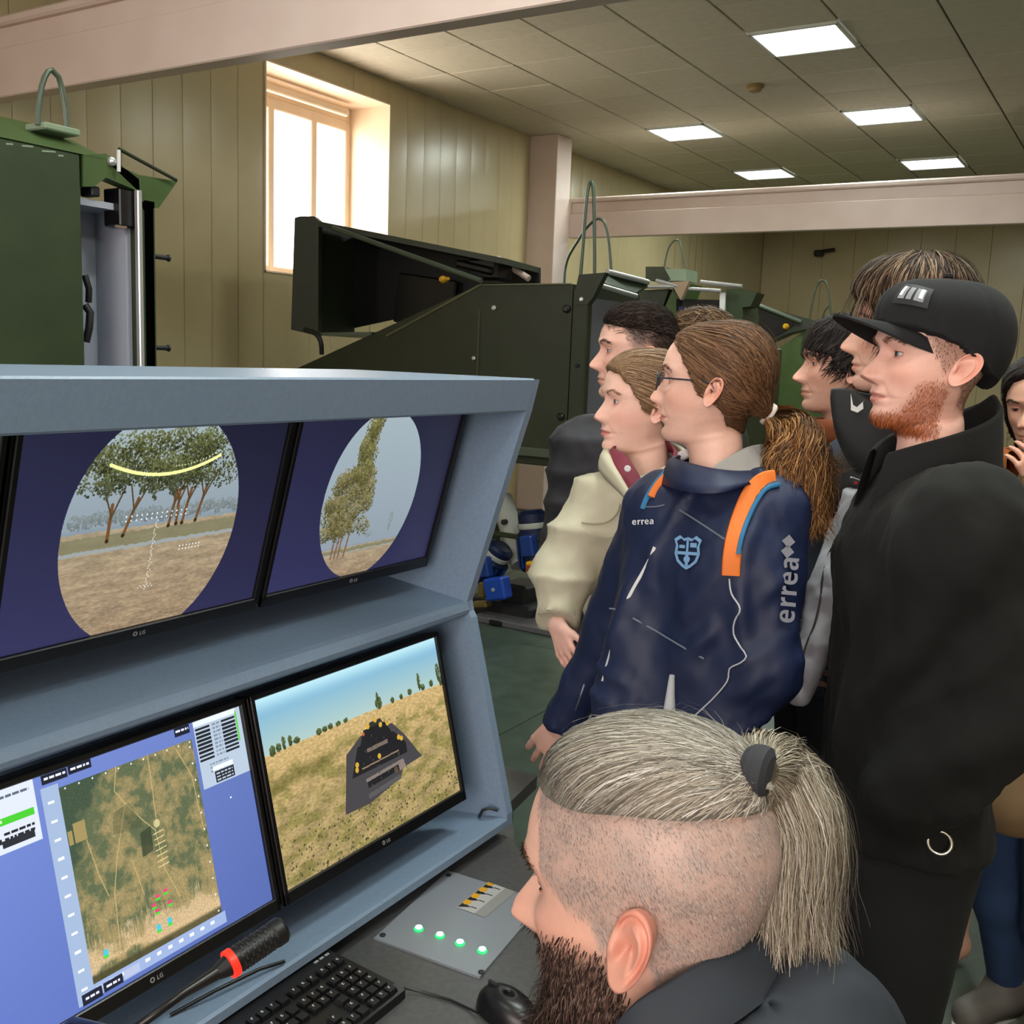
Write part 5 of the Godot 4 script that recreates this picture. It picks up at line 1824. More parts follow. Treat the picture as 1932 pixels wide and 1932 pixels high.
# ------------------------------------------------------------------ hair
# a shell over the scalp: mask(p, angle) 0..1 says where, thick(p) how deep
func hair_shell(h: Head, mask: Callable, thick: Callable, color: Color, jitter := 0.12, lowest := -0.11) -> Geo:
	var g := Geo.new()
	var last := h.rows - 1
	var wp := PackedVector3Array()
	var lp := PackedVector3Array()
	var col := PackedColorArray()
	var n1 := fnl(1.0, 23, 3)
	for k in h.pos.size():
		var p := h.pos[k]
		var m: float = mask.call(p)
		var q := p + h.nrm[k] * lerpf(-0.006, thick.call(p), m)
		lp.push_back(q)
		wp.push_back(h.xf * q)
		var c := color * (1.0 + jitter * 2.0 * n1.get_noise_2d(atan2(p.x, p.z) * 40.0, p.y * 60.0))
		c.a = 1.0
		col.push_back(c)
	g.grid(wp, h.rows, h.cols, true, true, col)
	# keep only the faces that are hair somewhere
	var keep := PackedInt32Array()
	for t in range(0, g.i.size(), 3):
		var yes := false
		for j in 3:
			var p := h.pos[g.i[t + j]]
			if p.y > lowest and mask.call(p) > 0.02: yes = true
		if yes:
			keep.push_back(g.i[t]); keep.push_back(g.i[t + 1]); keep.push_back(g.i[t + 2])
	g.i = keep
	var big := PackedVector3Array()
	for k in h.pos.size(): big.push_back(lp[k] if mask.call(h.pos[k]) > 0.3 else h.pos[k])
	h.rad2 = h.table(big)
	return g

# one strand as a thin ribbon; pts world, facing away from `from`
func ribbon(g: Geo, pts: Array, w: float, from: Vector3, c: Color, tip := 0.25):
	var n := pts.size()
	var s := g.v.size()
	for k in n:
		var t: Vector3 = (pts[mini(k + 1, n - 1)] - pts[maxi(k - 1, 0)]).normalized()
		var o: Vector3 = (pts[k] - from).normalized()
		var side := t.cross(o).normalized()
		var nn := side.cross(t).normalized()
		var f := float(k) / (n - 1)
		var ww := w * (1.0 - (1.0 - tip) * f * f) * (0.6 + 0.4 * minf(1.0, f * 5.0))
		g.v.push_back(pts[k] - side * ww); g.v.push_back(pts[k] + side * ww)
		g.n.push_back((nn - side * 0.5).normalized()); g.n.push_back((nn + side * 0.5).normalized())
		g.u.push_back(Vector2(0, f)); g.u.push_back(Vector2(1, f))
		g.c.push_back(c); g.c.push_back(c)
	for k in n - 1:
		var a := s + k * 2
		g.i.append_array([a, a + 3, a + 1, a, a + 2, a + 3])

# strands that run over the head from scattered roots along a flow
func hair_flow(h: Head, g: Geo, n: int, mask: Callable, flow: Callable, length: float, width: float, colors: Array, lift := 0.004, steps := 7, spread := 0.25, seed_ := 1):
	var r := RandomNumberGenerator.new()
	r.seed = seed_
	var centre := h.xf * Head.HC
	var done := 0
	var tries := 0
	while done < n and tries < n * 12:
		tries += 1
		# even over the sphere
		var y := r.randf_range(-0.75, 1.0)
		var a := r.randf_range(-PI, PI)
		var d := Vector3(sin(a) * sqrt(1 - y * y), y, cos(a) * sqrt(1 - y * y))
		var p := Head.HC + d * h.look(h.rad, d)
		if r.randf() > mask.call(p): continue
		done += 1
		var lf := r.randf() * lift
		var len_ := length * r.randf_range(0.6, 1.15)
		var jit := Vector3(r.randf_range(-1, 1), r.randf_range(-1, 1), r.randf_range(-1, 1)) * spread
		var pts := []
		p = Head.HC + d * (h.look(h.rad2, d) + 0.0005)
		for k in steps + 1:
			pts.push_back(h.xf * p)
			var f: Vector3 = flow.call(p) + jit
			var dd := (p - Head.HC).normalized()
			f = (f - dd * f.dot(dd) * 0.9).normalized()
			p += f * len_ / steps
			dd = (p - Head.HC).normalized()
			var floor_ := h.look(h.rad2, dd) + 0.0004 + lf * sin(PI * float(k + 1) / (steps + 1))
			var L := (p - Head.HC).length()
			if L < floor_ or absf(L - floor_) < 0.012: p = Head.HC + dd * floor_
		var c: Color = colors[r.randi() % colors.size()] * r.randf_range(0.8, 1.2)
		c.a = 1.0
		ribbon(g, pts, width * r.randf_range(0.7, 1.3), centre, c)

# strands combed from scattered roots to one gathering point
func hair_gather(h: Head, g: Geo, n: int, mask: Callable, tie: Vector3, width: float, colors: Array, lift := 0.004, steps := 9, seed_ := 2, wave := 0.0):
	var r := RandomNumberGenerator.new()
	r.seed = seed_
	var centre := h.xf * Head.HC
	var done := 0
	var tries := 0
	var td := (tie - Head.HC).normalized()
	var tl := (tie - Head.HC).length()
	while done < n and tries < n * 14:
		tries += 1
		var y := r.randf_range(-0.75, 1.0)
		var a := r.randf_range(-PI, PI)
		var d := Vector3(sin(a) * sqrt(1 - y * y), y, cos(a) * sqrt(1 - y * y))
		var p := Head.HC + d * h.look(h.rad, d)
		if r.randf() > mask.call(p): continue
		if d.dot(td) > 0.985: continue
		done += 1
		var lf := r.randf() * lift
		var ph := r.randf() * TAU
		var pts := []
		var end := (td + Vector3(r.randf_range(-1, 1), r.randf_range(-1, 1), r.randf_range(-1, 1)) * 0.06).normalized()
		for k in steps + 1:
			var f := float(k) / steps
			var dd := d.slerp(end, f)
			var side := d.cross(end).normalized()
			dd = (dd + side * wave * sin(f * 9.0 + ph) * sin(f * PI)).normalized()
			var L := h.look(h.rad2, dd) + 0.0006 + lf * sin(PI * minf(f * 1.3, 1.0))
			L = lerpf(L, tl, sm(0.8, 1.0, f) * 0.8)
			pts.push_back(h.xf * (Head.HC + dd * L))
		var c: Color = colors[r.randi() % colors.size()] * r.randf_range(0.8, 1.2)
		c.a = 1.0
		ribbon(g, pts, width * r.randf_range(0.7, 1.3), centre, c, 0.6)

# a hanging bundle: centre line and radii in the world
func hair_bundle(g: Geo, path: Array, radii: Array, n: int, width: float, colors: Array, curl := 0.0, fray := 0.35, seed_ := 3, turns := 3.0, flat := 1.0, flat_dir := Vector3.RIGHT):
	var r := RandomNumberGenerator.new()
	r.seed = seed_
	var c := Curve3D.new()
	for k in path.size():
		var a: Vector3 = path[maxi(k - 1, 0)]
		var b: Vector3 = path[mini(k + 1, path.size() - 1)]
		c.add_point(path[k], -(b - a) * 0.18, (b - a) * 0.18)
	var L := c.get_baked_length()
	var steps := 12
	var mids := []
	for k in steps + 1: mids.push_back(c.sample_baked(L * k / steps, true))
	var over: Vector3 = (mids[steps] - mids[steps - 1])
	for q in n:
		var an := r.randf() * TAU
		var ra := sqrt(r.randf())
		var stop := r.randf_range(0.72, 1.0 + fray * 0.4)
		var ph := r.randf() * TAU
		var cu := curl * r.randf_range(0.4, 1.3)
		var tn := turns * r.randf_range(0.7, 1.3)
		var dr := Vector3(r.randf_range(-1, 1), r.randf_range(-1, 1), r.randf_range(-1, 1)) * fray * 0.02
		var pts := []
		var mid := Vector3()
		for k in steps + 1:
			var f := stop * k / steps
			var x := f * steps
			var i0 := mini(int(x), steps - 1)
			var m: Vector3 = mids[i0].lerp(mids[i0 + 1], x - i0) if f <= 1.0 else mids[steps] + over * (x - steps)
			var t: Vector3 = (mids[mini(i0 + 1, steps)] - mids[i0]).normalized()
			var e := t.cross(flat_dir).normalized()
			var e2 := t.cross(e)
			var y := clampf(f, 0, 1) * (radii.size() - 1)
			var j := mini(int(y), radii.size() - 2)
			var rad: float = lerpf(radii[j], radii[j + 1], y - j)
			var off := (e * cos(an) + e2 * sin(an) * flat) * rad * ra
			off += (e * cos(ph + f * tn * TAU) + e2 * sin(ph + f * tn * TAU)) * cu * sm(0.05, 0.3, f)
			pts.push_back(m + off + dr * f * f)
			mid = m
		var col: Color = colors[r.randi() % colors.size()] * r.randf_range(0.75, 1.25)
		col.a = 1.0
		ribbon(g, pts, width * r.randf_range(0.7, 1.3), mids[int(steps / 2.0)] - (pts[6] - mids[6]) * 0.5, col, 0.35)

# short hairs standing on the skin where mask says (stubble, beards, brows)
func hair_short(h: Head, g: Geo, n: int, mask: Callable, flow: Callable, len_: Callable, width: float, colors: Array, stand := 0.35, seed_ := 4):
	var r := RandomNumberGenerator.new()
	r.seed = seed_
	var cum := PackedInt32Array()
	for k in h.pos.size():
		var w: float = mask.call(h.pos[k])
		if w > 0.02: cum.push_back(k)
	if cum.is_empty(): return
	var done := 0
	var tries := 0
	while done < n and tries < n * 8:
		tries += 1
		var k := cum[r.randi() % cum.size()]
		var rr := k / h.cols
		var cc := k % h.cols
		if rr < 1 or rr > h.rows - 2: continue
		var p := h.pos[k].lerp(h.pos[k + h.cols], r.randf()).lerp(h.pos[rr * h.cols + (cc + 1) % h.cols], r.randf())
		# even out dense rows by cell size
		var cell := (h.pos[k + h.cols] - h.pos[k]).cross(h.pos[rr * h.cols + (cc + 1) % h.cols] - h.pos[k]).length()
		if r.randf() > minf(cell / 8e-6, 1.0): continue
		if r.randf() > mask.call(p): continue
		done += 1
		var nn := h.nrm[k]
		var f: Vector3 = flow.call(p)
		f = (f - nn * f.dot(nn)).normalized()
		var d := (f + nn * stand + Vector3(r.randf_range(-1, 1), r.randf_range(-1, 1), r.randf_range(-1, 1)) * 0.35).normalized()
		var L: float = len_.call(p) * r.randf_range(0.6, 1.3)
		var c: Color = colors[r.randi() % colors.size()] * r.randf_range(0.75, 1.25)
		c.a = 1.0
		var p2 := p + d * L * 0.55
		var p3 := p + (d * 0.75 + f * 0.35 + Vector3(0, -0.15, 0) * minf(L * 40.0, 1.0)) * L
		ribbon(g, [h.xf * (p + nn * 0.0002), h.xf * p2, h.xf * p3], width, h.xf * (p - nn * 0.05), c, 0.3)

func brows(h: Head, called_parent: Node3D, n: int, color: Color, thick := 0.0042):
	var g := Geo.new()
	var mask := func(p: Vector3) -> float:
		if p.z < 0.04: return 0.0
		var ax := absf(p.x)
		var yy := 0.0235 + 0.006 * sm(0.012, 0.034, ax) - 0.008 * sm(0.036, 0.052, ax)
		return gs(p.y - yy, thick * 0.6) * sm(0.010, 0.015, ax) * sm(0.054, 0.047, ax)
	hair_short(h, g, n, mask, func(p): return Vector3(signf(p.x), 0.25 - 8.0 * maxf(0.0, absf(p.x) - 0.035), 0), func(_p): return 0.0065, 0.00035, [color], 0.2, 11)
	# one mesh for each side
	for s in [1.0, -1.0]:
		var e := Geo.new()
		var inv := h.xf.affine_inverse()
		for k in range(0, g.v.size(), 6):
			if (inv * g.v[k]).x * s < 0: continue
			var b := e.v.size()
			for q in 6:
				e.v.push_back(g.v[k + q]); e.n.push_back(g.n[k + q]); e.u.push_back(g.u[k + q]); e.c.push_back(g.c[k + q])
			e.i.append_array([b, b + 3, b + 1, b, b + 2, b + 3, b + 2, b + 5, b + 3, b + 2, b + 4, b + 5])
		if e.v.size(): obj("eyebrow", e, M.hair, called_parent)

# ------------------------------------------------------------------ bodies and clothes as a smooth field
class Field:
	var o: Vector3
	var cell: float
	var nx: int
	var ny: int
	var nz: int
	var d := PackedFloat32Array()
	var v := PackedVector3Array()
	var idx := PackedInt32Array()
	var n := PackedVector3Array()
	func _init(lo: Vector3, hi: Vector3, c: float):
		cell = c
		o = lo
		nx = int((hi.x - lo.x) / c) + 2
		ny = int((hi.y - lo.y) / c) + 2
		nz = int((hi.z - lo.z) / c) + 2
		d.resize(nx * ny * nz)
		d.fill(1.0)
	# tapered capsule a-b, flattened by `flat` along fd, joined with softness k
	func bone(a: Vector3, b: Vector3, ra: float, rb: float, k := 0.03, fd := Vector3.ZERO, flat := 1.0):
		var m := maxf(ra, rb) + k + cell * 3.0
		var lo := a.min(b) - Vector3(m, m, m)
		var hi := a.max(b) + Vector3(m, m, m)
		var x0 := maxi(0, int((lo.x - o.x) / cell)); var x1 := mini(nx - 1, int((hi.x - o.x) / cell) + 1)
		var y0 := maxi(0, int((lo.y - o.y) / cell)); var y1 := mini(ny - 1, int((hi.y - o.y) / cell) + 1)
		var z0 := maxi(0, int((lo.z - o.z) / cell)); var z1 := mini(nz - 1, int((hi.z - o.z) / cell) + 1)
		var ba := b - a
		var bb := maxf(ba.length_squared(), 1e-9)
		var dr := rb - ra
		var fl := flat - 1.0
		for z in range(z0, z1 + 1):
			for y in range(y0, y1 + 1):
				var at := (z * ny + y) * nx
				var p := Vector3(o.x + x0 * cell, o.y + y * cell, o.z + z * cell) - a
				for x in range(x0, x1 + 1):
					var h := clampf(p.dot(ba) / bb, 0.0, 1.0)
					var q := p - ba * h
					if fl != 0.0: q += fd * (q.dot(fd) * fl)
					var e := q.length() - ra - dr * h
					var f := d[at + x]
					var w := k - absf(e - f)
					d[at + x] = minf(e, f) - (w * w / k * 0.25 if w > 0.0 else 0.0)
					p.x += cell
	# cut away what lies beyond a plane
	func cut(p0: Vector3, nn: Vector3):
		for z in nz:
			for y in ny:
				var at := (z * ny + y) * nx
				var e := (Vector3(o.x, o.y + y * cell, o.z + z * cell) - p0).dot(nn)
				var de := nn.x * cell
				for x in nx:
					if e > d[at + x]: d[at + x] = e
					e += de
	# hollow out along a capsule
	func carve(a: Vector3, b: Vector3, ra: float, rb: float):
		var ba := b - a
		var bb := maxf(ba.length_squared(), 1e-9)
		var m := maxf(ra, rb) + cell * 3.0
		for z in nz:
			for y in ny:
				for x in nx:
					var p := o + Vector3(x, y, z) * cell - a
					var h := clampf(p.dot(ba) / bb, 0.0, 1.0)
					var L := (p - ba * h).length()
					if L > m: continue
					var e := lerpf(ra, rb, h) - L
					var at := (z * ny + y) * nx + x
					if e > d[at]: d[at] = e
	func mesh():
		var id := PackedInt32Array()
		id.resize(nx * ny * nz)
		id.fill(-1)
		var sx := 1; var sy := nx; var sz := nx * ny
		var offs := [0, 1, nx, nx + 1, sz, sz + 1, sz + nx, sz + nx + 1]
		var lim := cell * 2.0
		for z in nz - 1:
			for y in ny - 1:
				var at := (z * ny + y) * nx - 1
				for x in nx - 1:
					at += 1
					var d0 := d[at]
					if d0 > lim or d0 < -lim: continue
					var neg := 0
					for q in 8:
						if d[at + offs[q]] < 0.0: neg += 1
					if neg == 0 or neg == 8: continue
					var sum := Vector3()
					var cnt := 0
					for e in [[0, 1], [2, 3], [4, 5], [6, 7], [0, 2], [1, 3], [4, 6], [5, 7], [0, 4], [1, 5], [2, 6], [3, 7]]:
						var a: float = d[at + offs[e[0]]]
						var b: float = d[at + offs[e[1]]]
						if (a < 0.0) == (b < 0.0): continue
						var t := a / (a - b)
						var pa := Vector3(e[0] & 1, (e[0] >> 1) & 1, (e[0] >> 2) & 1)
						var pb := Vector3(e[1] & 1, (e[1] >> 1) & 1, (e[1] >> 2) & 1)
						sum += pa.lerp(pb, t)
						cnt += 1
					id[at] = v.size()
					v.push_back(o + (Vector3(x, y, z) + sum / cnt) * cell)
		for z in range(1, nz - 1):
			for y in range(1, ny - 1):
				var at := (z * ny + y) * nx
				for x in range(1, nx - 1):
					at += 1
					var a := d[at]
					if a > lim or a < -lim: continue
					var ng := a < 0.0
					if ng != (d[at + sx] < 0.0): _quad(id[at], id[at - sy], id[at - sy - sz], id[at - sz], ng)
					if ng != (d[at + sy] < 0.0): _quad(id[at], id[at - sz], id[at - sz - sx], id[at - sx], ng)
					if ng != (d[at + sz] < 0.0): _quad(id[at], id[at - sx], id[at - sx - sy], id[at - sy], ng)
		smooth_normals()
	func _quad(a: int, b: int, c: int, e: int, ng: bool):
		if a < 0 or b < 0 or c < 0 or e < 0: return
		if ng: idx.append_array([a, b, c, a, c, e])
		else: idx.append_array([a, c, b, a, e, c])
	func smooth_normals():
		n = PackedVector3Array()
		n.resize(v.size())
		for t in range(0, idx.size(), 3):
			var m := (v[idx[t + 2]] - v[idx[t]]).cross(v[idx[t + 1]] - v[idx[t]])
			n[idx[t]] += m; n[idx[t + 1]] += m; n[idx[t + 2]] += m
		for k in n.size(): n[k] = n[k].normalized()
	# soften the stair steps of the grid
	func relax(times := 1, amount := 0.5):
		for q in times:
			var s := PackedVector3Array(); s.resize(v.size())
			var c := PackedInt32Array(); c.resize(v.size())
			for t in range(0, idx.size(), 3):
				for j in 3:
					s[idx[t + j]] += v[idx[t + (j + 1) % 3]]
					c[idx[t + j]] += 1
			for k in v.size():
				if c[k]: v[k] = v[k].lerp(s[k] / c[k], amount)
		smooth_normals()
	func push(fn: Callable):
		for k in v.size(): v[k] += n[k] * fn.call(v[k], n[k])
		smooth_normals()
	func to(g: Geo, color = null):
		var s := g.v.size()
		g.v.append_array(v)
		g.n.append_array(n)
		for k in v.size():
			g.u.push_back(Vector2())
			g.c.push_back(color.call(v[k], n[k]) if color is Callable else (color if color != null else g.tint))
		for t in range(0, idx.size()): g.i.push_back(idx[t] + s)

func bounds(bones: Array, pad: float) -> Array:
	var lo := Vector3(1e9, 1e9, 1e9); var hi := -lo
	for b in bones:
		var m := Vector3.ONE * (maxf(b[2], b[3]) + pad)
		lo = lo.min(b[0] - m).min(b[1] - m)
		hi = hi.max(b[0] + m).max(b[1] + m)
	return [lo, hi]

func field_of(bones: Array, cell: float, k := 0.03, grow := 0.0) -> Field:
	var bb := bounds(bones, grow + cell * 3 + 0.01)
	var f := Field.new(bb[0], bb[1], cell)
	for b in bones:
		f.bone(b[0], b[1], b[2] + grow, b[3] + grow, b[6] if b.size() > 6 else k, b[4] if b.size() > 4 else Vector3.ZERO, b[5] if b.size() > 5 else 1.0)
	return f

# creases: each [a, b, width, depth] a line in space that pulls the cloth in (or lifts it if depth < 0)
func creased(creases: Array, p: Vector3) -> float:
	var s := 0.0
	for c in creases:
		var ab: Vector3 = c[1] - c[0]
		var h := clampf((p - c[0]).dot(ab) / ab.length_squared(), 0, 1)
		var L: float = (p - c[0] - ab * h).length()
		if L < c[2] * 3.0: s -= c[3] * gs(L, c[2]) * sin(PI * clampf(0.08 + h * 0.84, 0, 1))
	return s

# the point of a garment that shows at a pixel
func on(f: Field, x: float, y: float, lift := 0.0) -> Vector3:
	var inv := cam_basis.inverse()
	var near := 1e9
	var hits := []
	for k in f.v.size():
		var q := inv * (f.v[k] - EYE)
		if q.z > -0.1: continue
		var px := 966.0 + q.x / -q.z * FPX
		if absf(px - x) > 22: continue
		var py := 966.0 - q.y / -q.z * FPX
		if absf(py - y) > 22: continue
		hits.push_back([Vector2(px - x, py - y).length(), -q.z])
		near = minf(near, -q.z)
	var w := 0.0; var s := 0.0
	for h in hits:
		if h[1] > near + 0.05: continue
		var e: float = exp(-0.5 * pow(h[0] / 7.0, 2)) + 1e-6
		w += e; s += e * h[1]
	if w == 0.0: return P(x, y, 2.0)
	var dd := s / w
	return P(x, y, dd) - ray(x, y).normalized() * lift

# flat trim that lies on a garment along pixels
func trim_on(f: Field, px: Array, width: float, thick: float, m: Material, parent: Node3D, called: String, lift := 0.002) -> MeshInstance3D:
	var pts := []
	for q in px: pts.push_back(on(f, q[0], q[1], lift))
	return band(pts, width, thick, m, parent, called)

func band(pts: Array, width: float, thick: float, m: Material, parent: Node3D, called: String, from = null) -> MeshInstance3D:
	var c := Curve3D.new()
	for k in pts.size():
		var a: Vector3 = pts[maxi(k - 1, 0)]
		var b: Vector3 = pts[mini(k + 1, pts.size() - 1)]
		c.add_point(pts[k], -(b - a) * 0.18, (b - a) * 0.18)
	c.bake_interval = 0.012
	var bp := c.get_baked_points()
	var g := Geo.new()
	var ring := PackedVector3Array()
	for k in bp.size():
		var t := (bp[mini(k + 1, bp.size() - 1)] - bp[maxi(k - 1, 0)]).normalized()
		var nn: Vector3 = (EYE - bp[k]).normalized() if from == null else (bp[k] - from).normalized()
		nn = (nn - t * nn.dot(t)).normalized()
		var s := t.cross(nn)
		for q in [[-1.0, -1.0], [-1.0, 0.3], [-0.8, 1.0], [0.8, 1.0], [1.0, 0.3], [1.0, -1.0]]:
			ring.push_back(bp[k] + s * q[0] * width / 2 + nn * q[1] * thick)
	g.grid(ring, bp.size(), 6, true, false)
	return obj(called, g, m, parent)

# a hand: wrist, palm direction, back-of-hand direction, side of the thumb, curl 0..1
func hand_bones(w: Vector3, dir: Vector3, back: Vector3, thumb: Vector3, size := 1.0, curl := 0.35, spread := 1.0, sc := 1.0) -> Array:
	dir = dir.normalized()
	back = (back - dir * back.dot(dir)).normalized()
	thumb = (thumb - dir * thumb.dot(dir) - back * thumb.dot(back)).normalized()
	var L := 0.185 * size
	var b := []
	var kn := []
	for k in 4:
		var f := k / 3.0 * 2.0 - 1.0
		kn.push_back(w + dir * L * (0.50 - 0.03 * f * f - 0.02 * f) + thumb * (-f) * L * 0.19 + back * L * 0.02 * (1 - f * f))
	for k in 4:
		b.push_back([w + thumb * (0.018 - k * 0.012) * size + dir * 0.006, kn[k], 0.0150 * size, 0.0105 * size, back, 1.15, 0.016 * size])
	var lens := [0.40, 0.45, 0.42, 0.33]
	for k in 4:
		var p: Vector3 = kn[k]
		var f := k / 3.0 * 2.0 - 1.0
		var d := (dir + thumb * (-f) * 0.10 * spread).normalized()
		var ang := curl * 0.55
		var seg: float = lens[k] * L
		var parts := [0.45, 0.31, 0.24]
		var r := [0.0092, 0.0082, 0.0074, 0.0062]
		for j in 3:
			d = (d * cos(ang) - back * sin(ang)).normalized()
			var q: Vector3 = p + d * seg * parts[j]
			b.push_back([p, q, r[j] * size, r[j + 1] * size, Vector3.ZERO, 1.0, 0.004 * size])
			p = q
			ang = curl * (0.75 if j == 0 else 0.6)
			d = d
	# thumb from the side of the palm near the wrist
	var t0 := w + dir * L * 0.14 + thumb * L * 0.12
	var td := (dir * 0.75 + thumb * 0.65 - back * 0.20).normalized()
	var t1 := t0 + td * L * 0.22
	var t2 := t1 + (td + dir * 0.4 - back * 0.15 * curl).normalized() * L * 0.18
	var t3 := t2 + (td + dir * 0.7 - back * 0.3 * curl).normalized() * L * 0.15
	b.push_back([t0, t1, 0.0135 * size, 0.0105 * size, Vector3.ZERO, 1.0, 0.016 * size])
	b.push_back([t1, t2, 0.0102 * size, 0.0090 * size, Vector3.ZERO, 1.0, 0.004])
	b.push_back([t2, t3, 0.0090 * size, 0.0068 * size, Vector3.ZERO, 1.0, 0.004])
	return b

func add_hand(g: Geo, w: Vector3, dir: Vector3, back: Vector3, thumb: Vector3, skin: Color, size := 1.0, curl := 0.35, cell := 0.003, elbow = null):
	var b := hand_bones(w, dir, back, thumb, size, curl)
	if elbow != null:
		var e: Vector3 = w + (elbow - w).normalized() * 0.09
		b.push_back([e, w, 0.028 * size, 0.023 * size, back, 1.3, 0.02])
	var f := field_of(b, cell, 0.006)
	f.mesh()
	f.relax(1, 0.4)
	var tip := w + dir.normalized() * 0.16 * size
	f.to(g, func(p: Vector3, _n: Vector3) -> Color:
		var c := skin.lerp(skin * Color(1.0, 0.72, 0.68), 0.35 * sm(0.12, 0.02, p.distance_to(tip)))
		c.a = 1.0
		return c)

# ------------------------------------------------------------------ people
func face_basis(yaw: float, pitch := 0.0, roll := 0.0) -> Basis:
	var y := deg_to_rad(yaw)
	var fw := Vector3(-sin(y), 0, -cos(y))
	var b := Basis(Vector3.UP.cross(fw), Vector3.UP, fw)
	return b * Basis(Vector3.RIGHT, -deg_to_rad(pitch)) * Basis(Vector3.BACK, deg_to_rad(roll))

func head_xf(px: float, py: float, d: float, yaw: float, pitch: float, roll: float, s: float) -> Transform3D:
	return Transform3D(face_basis(yaw, pitch, roll).scaled(Vector3.ONE * s), P(px, py, d))

# joints of a standing figure from its neck, the way its chest faces, and a size
func joints(nk: Vector3, az: float, s: float, lean := Vector3.ZERO) -> Dictionary:
	var b := face_basis(az)
	var lf := b.x; var fw := b.z; var up := Vector3.UP
	var j := {"lf": lf, "fw": fw, "s": s, "neck": nk}
	j.chest = nk - up * 0.16 * s + fw * 0.012 * s + lean * 0.3
	j.waist = nk - up * 0.36 * s + fw * 0.005 * s + lean * 0.7
	j.hip = nk - up * 0.52 * s + lean
	for q in [["l", 1.0], ["r", -1.0]]:
		var k: String = q[0]; var sg: float = q[1]
		j["sh" + k] = nk - up * 0.062 * s + lf * sg * 0.158 * s - fw * 0.005 * s
		j["el" + k] = j["sh" + k] - up * 0.28 * s + lf * sg * 0.05 * s - fw * 0.03 * s
		j["wr" + k] = j["el" + k] - up * 0.235 * s + fw * 0.07 * s + lf * sg * 0.0
		j["hi" + k] = j.hip + lf * sg * 0.085 * s - up * 0.03 * s
		var foot: Vector3 = j["hi" + k] + lf * sg * 0.03
		foot.y = 0.085
		j["an" + k] = foot
		j["kn" + k] = (j["hi" + k] + foot) * 0.5 + fw * 0.02
	return j

func torso_bones(j: Dictionary, w := 1.0) -> Array:
	var s: float = j.s * w
	var lf: Vector3 = j.lf; var fw: Vector3 = j.fw
	var r := []
	r.push_back([j.shl * 0.72 + j.shr * 0.28 + Vector3(0, -0.012, 0), j.shr * 0.72 + j.shl * 0.28 + Vector3(0, -0.012, 0), 0.060 * s, 0.060 * s, fw, 1.1])
	r.push_back([j.neck + Vector3(0, 0.02, 0), j.chest, 0.050 * s, 0.09 * s, fw, 1.0])
	for sg in [1.0, -1.0]:
		r.push_back([j.chest + lf * sg * 0.070 * s, j.waist + lf * sg * 0.050 * s, 0.112 * s, 0.104 * s, fw, 1.22])
		r.push_back([j.waist + lf * sg * 0.050 * s, j.hip + lf * sg * 0.066 * s, 0.104 * s, 0.112 * s, fw, 1.18])
	return r
func arm_bones(j: Dictionary, k: String, w := 1.0) -> Array:
	var s: float = j.s * w
	return [[j["sh" + k], j["el" + k], 0.062 * s, 0.050 * s], [j["el" + k], j["wr" + k], 0.049 * s, 0.037 * s]]
func leg_bones(j: Dictionary, w := 1.0) -> Array:
	var s: float = j.s * w
	var r := []
	for k in ["l", "r"]:
		r.push_back([j["hi" + k], j["kn" + k], 0.088 * s, 0.058 * s])
		r.push_back([j["kn" + k], j["an" + k], 0.058 * s, 0.042 * s])
	return r

# arms bent with the hands in the pockets
func pockets(j: Dictionary):
	for q in [["l", 1.0], ["r", -1.0]]:
		var k: String = q[0]; var sg: float = q[1]
		j["el" + k] = j["sh" + k] + Vector3(0, -0.27, 0) * j.s + (j.lf * sg * 0.05 - j.fw * 0.09) * j.s
		j["wr" + k] = j.hip + (j.lf * sg * 0.13 + j.fw * 0.06) * j.s + Vector3(0, 0.10, 0)

# skin of the whole figure under the clothes: trunk, limbs, then head and hands
func body_skin(t: Node3D, h: Head, j: Dictionary, o: Dictionary, hands: Array):
	var g := Geo.new()
	var base: Color = o.skin
	base.a = 1.0
	var bones := []
	for b in torso_bones(j, 0.86): bones.push_back(b)
	for k in ["l", "r"]:
		for b in arm_bones(j, k, 0.62): bones.push_back(b)
	for b in leg_bones(j, 0.8): bones.push_back(b)
	bones.push_back([h.xf * Vector3(0, -0.13, -0.016), j.neck, 0.042 * j.s, 0.05 * j.s])
	for k in ["l", "r"]:
		var an: Vector3 = j["an" + k]
		bones.push_back([an + Vector3(0, -0.04, 0) - j.fw * 0.02, an + Vector3(0, -0.055, 0) + j.fw * 0.13, 0.034, 0.022])
	var f := field_of(bones, 0.018, 0.03)
	f.mesh()
	f.to(g, base)
	head_skin(h, g, o)
	for q in hands:
		add_hand(g, q[0], q[1], q[2], q[3], base, q[4] if q.size() > 4 else 1.0, q[5] if q.size() > 5 else 0.35, q[6] if q.size() > 6 else 0.004, q[7] if q.size() > 7 else null)
	obj("body", g, M.skin, t)

func relaxed_hand(j: Dictionary, k: String, sg: float) -> Array:
	var d: Vector3 = (j["wr" + k] - j["el" + k]).normalized()
	return [j["wr" + k] + d * 0.01, d, j.lf * sg, j.fw, 0.95 * j.s, 0.5, 0.006]

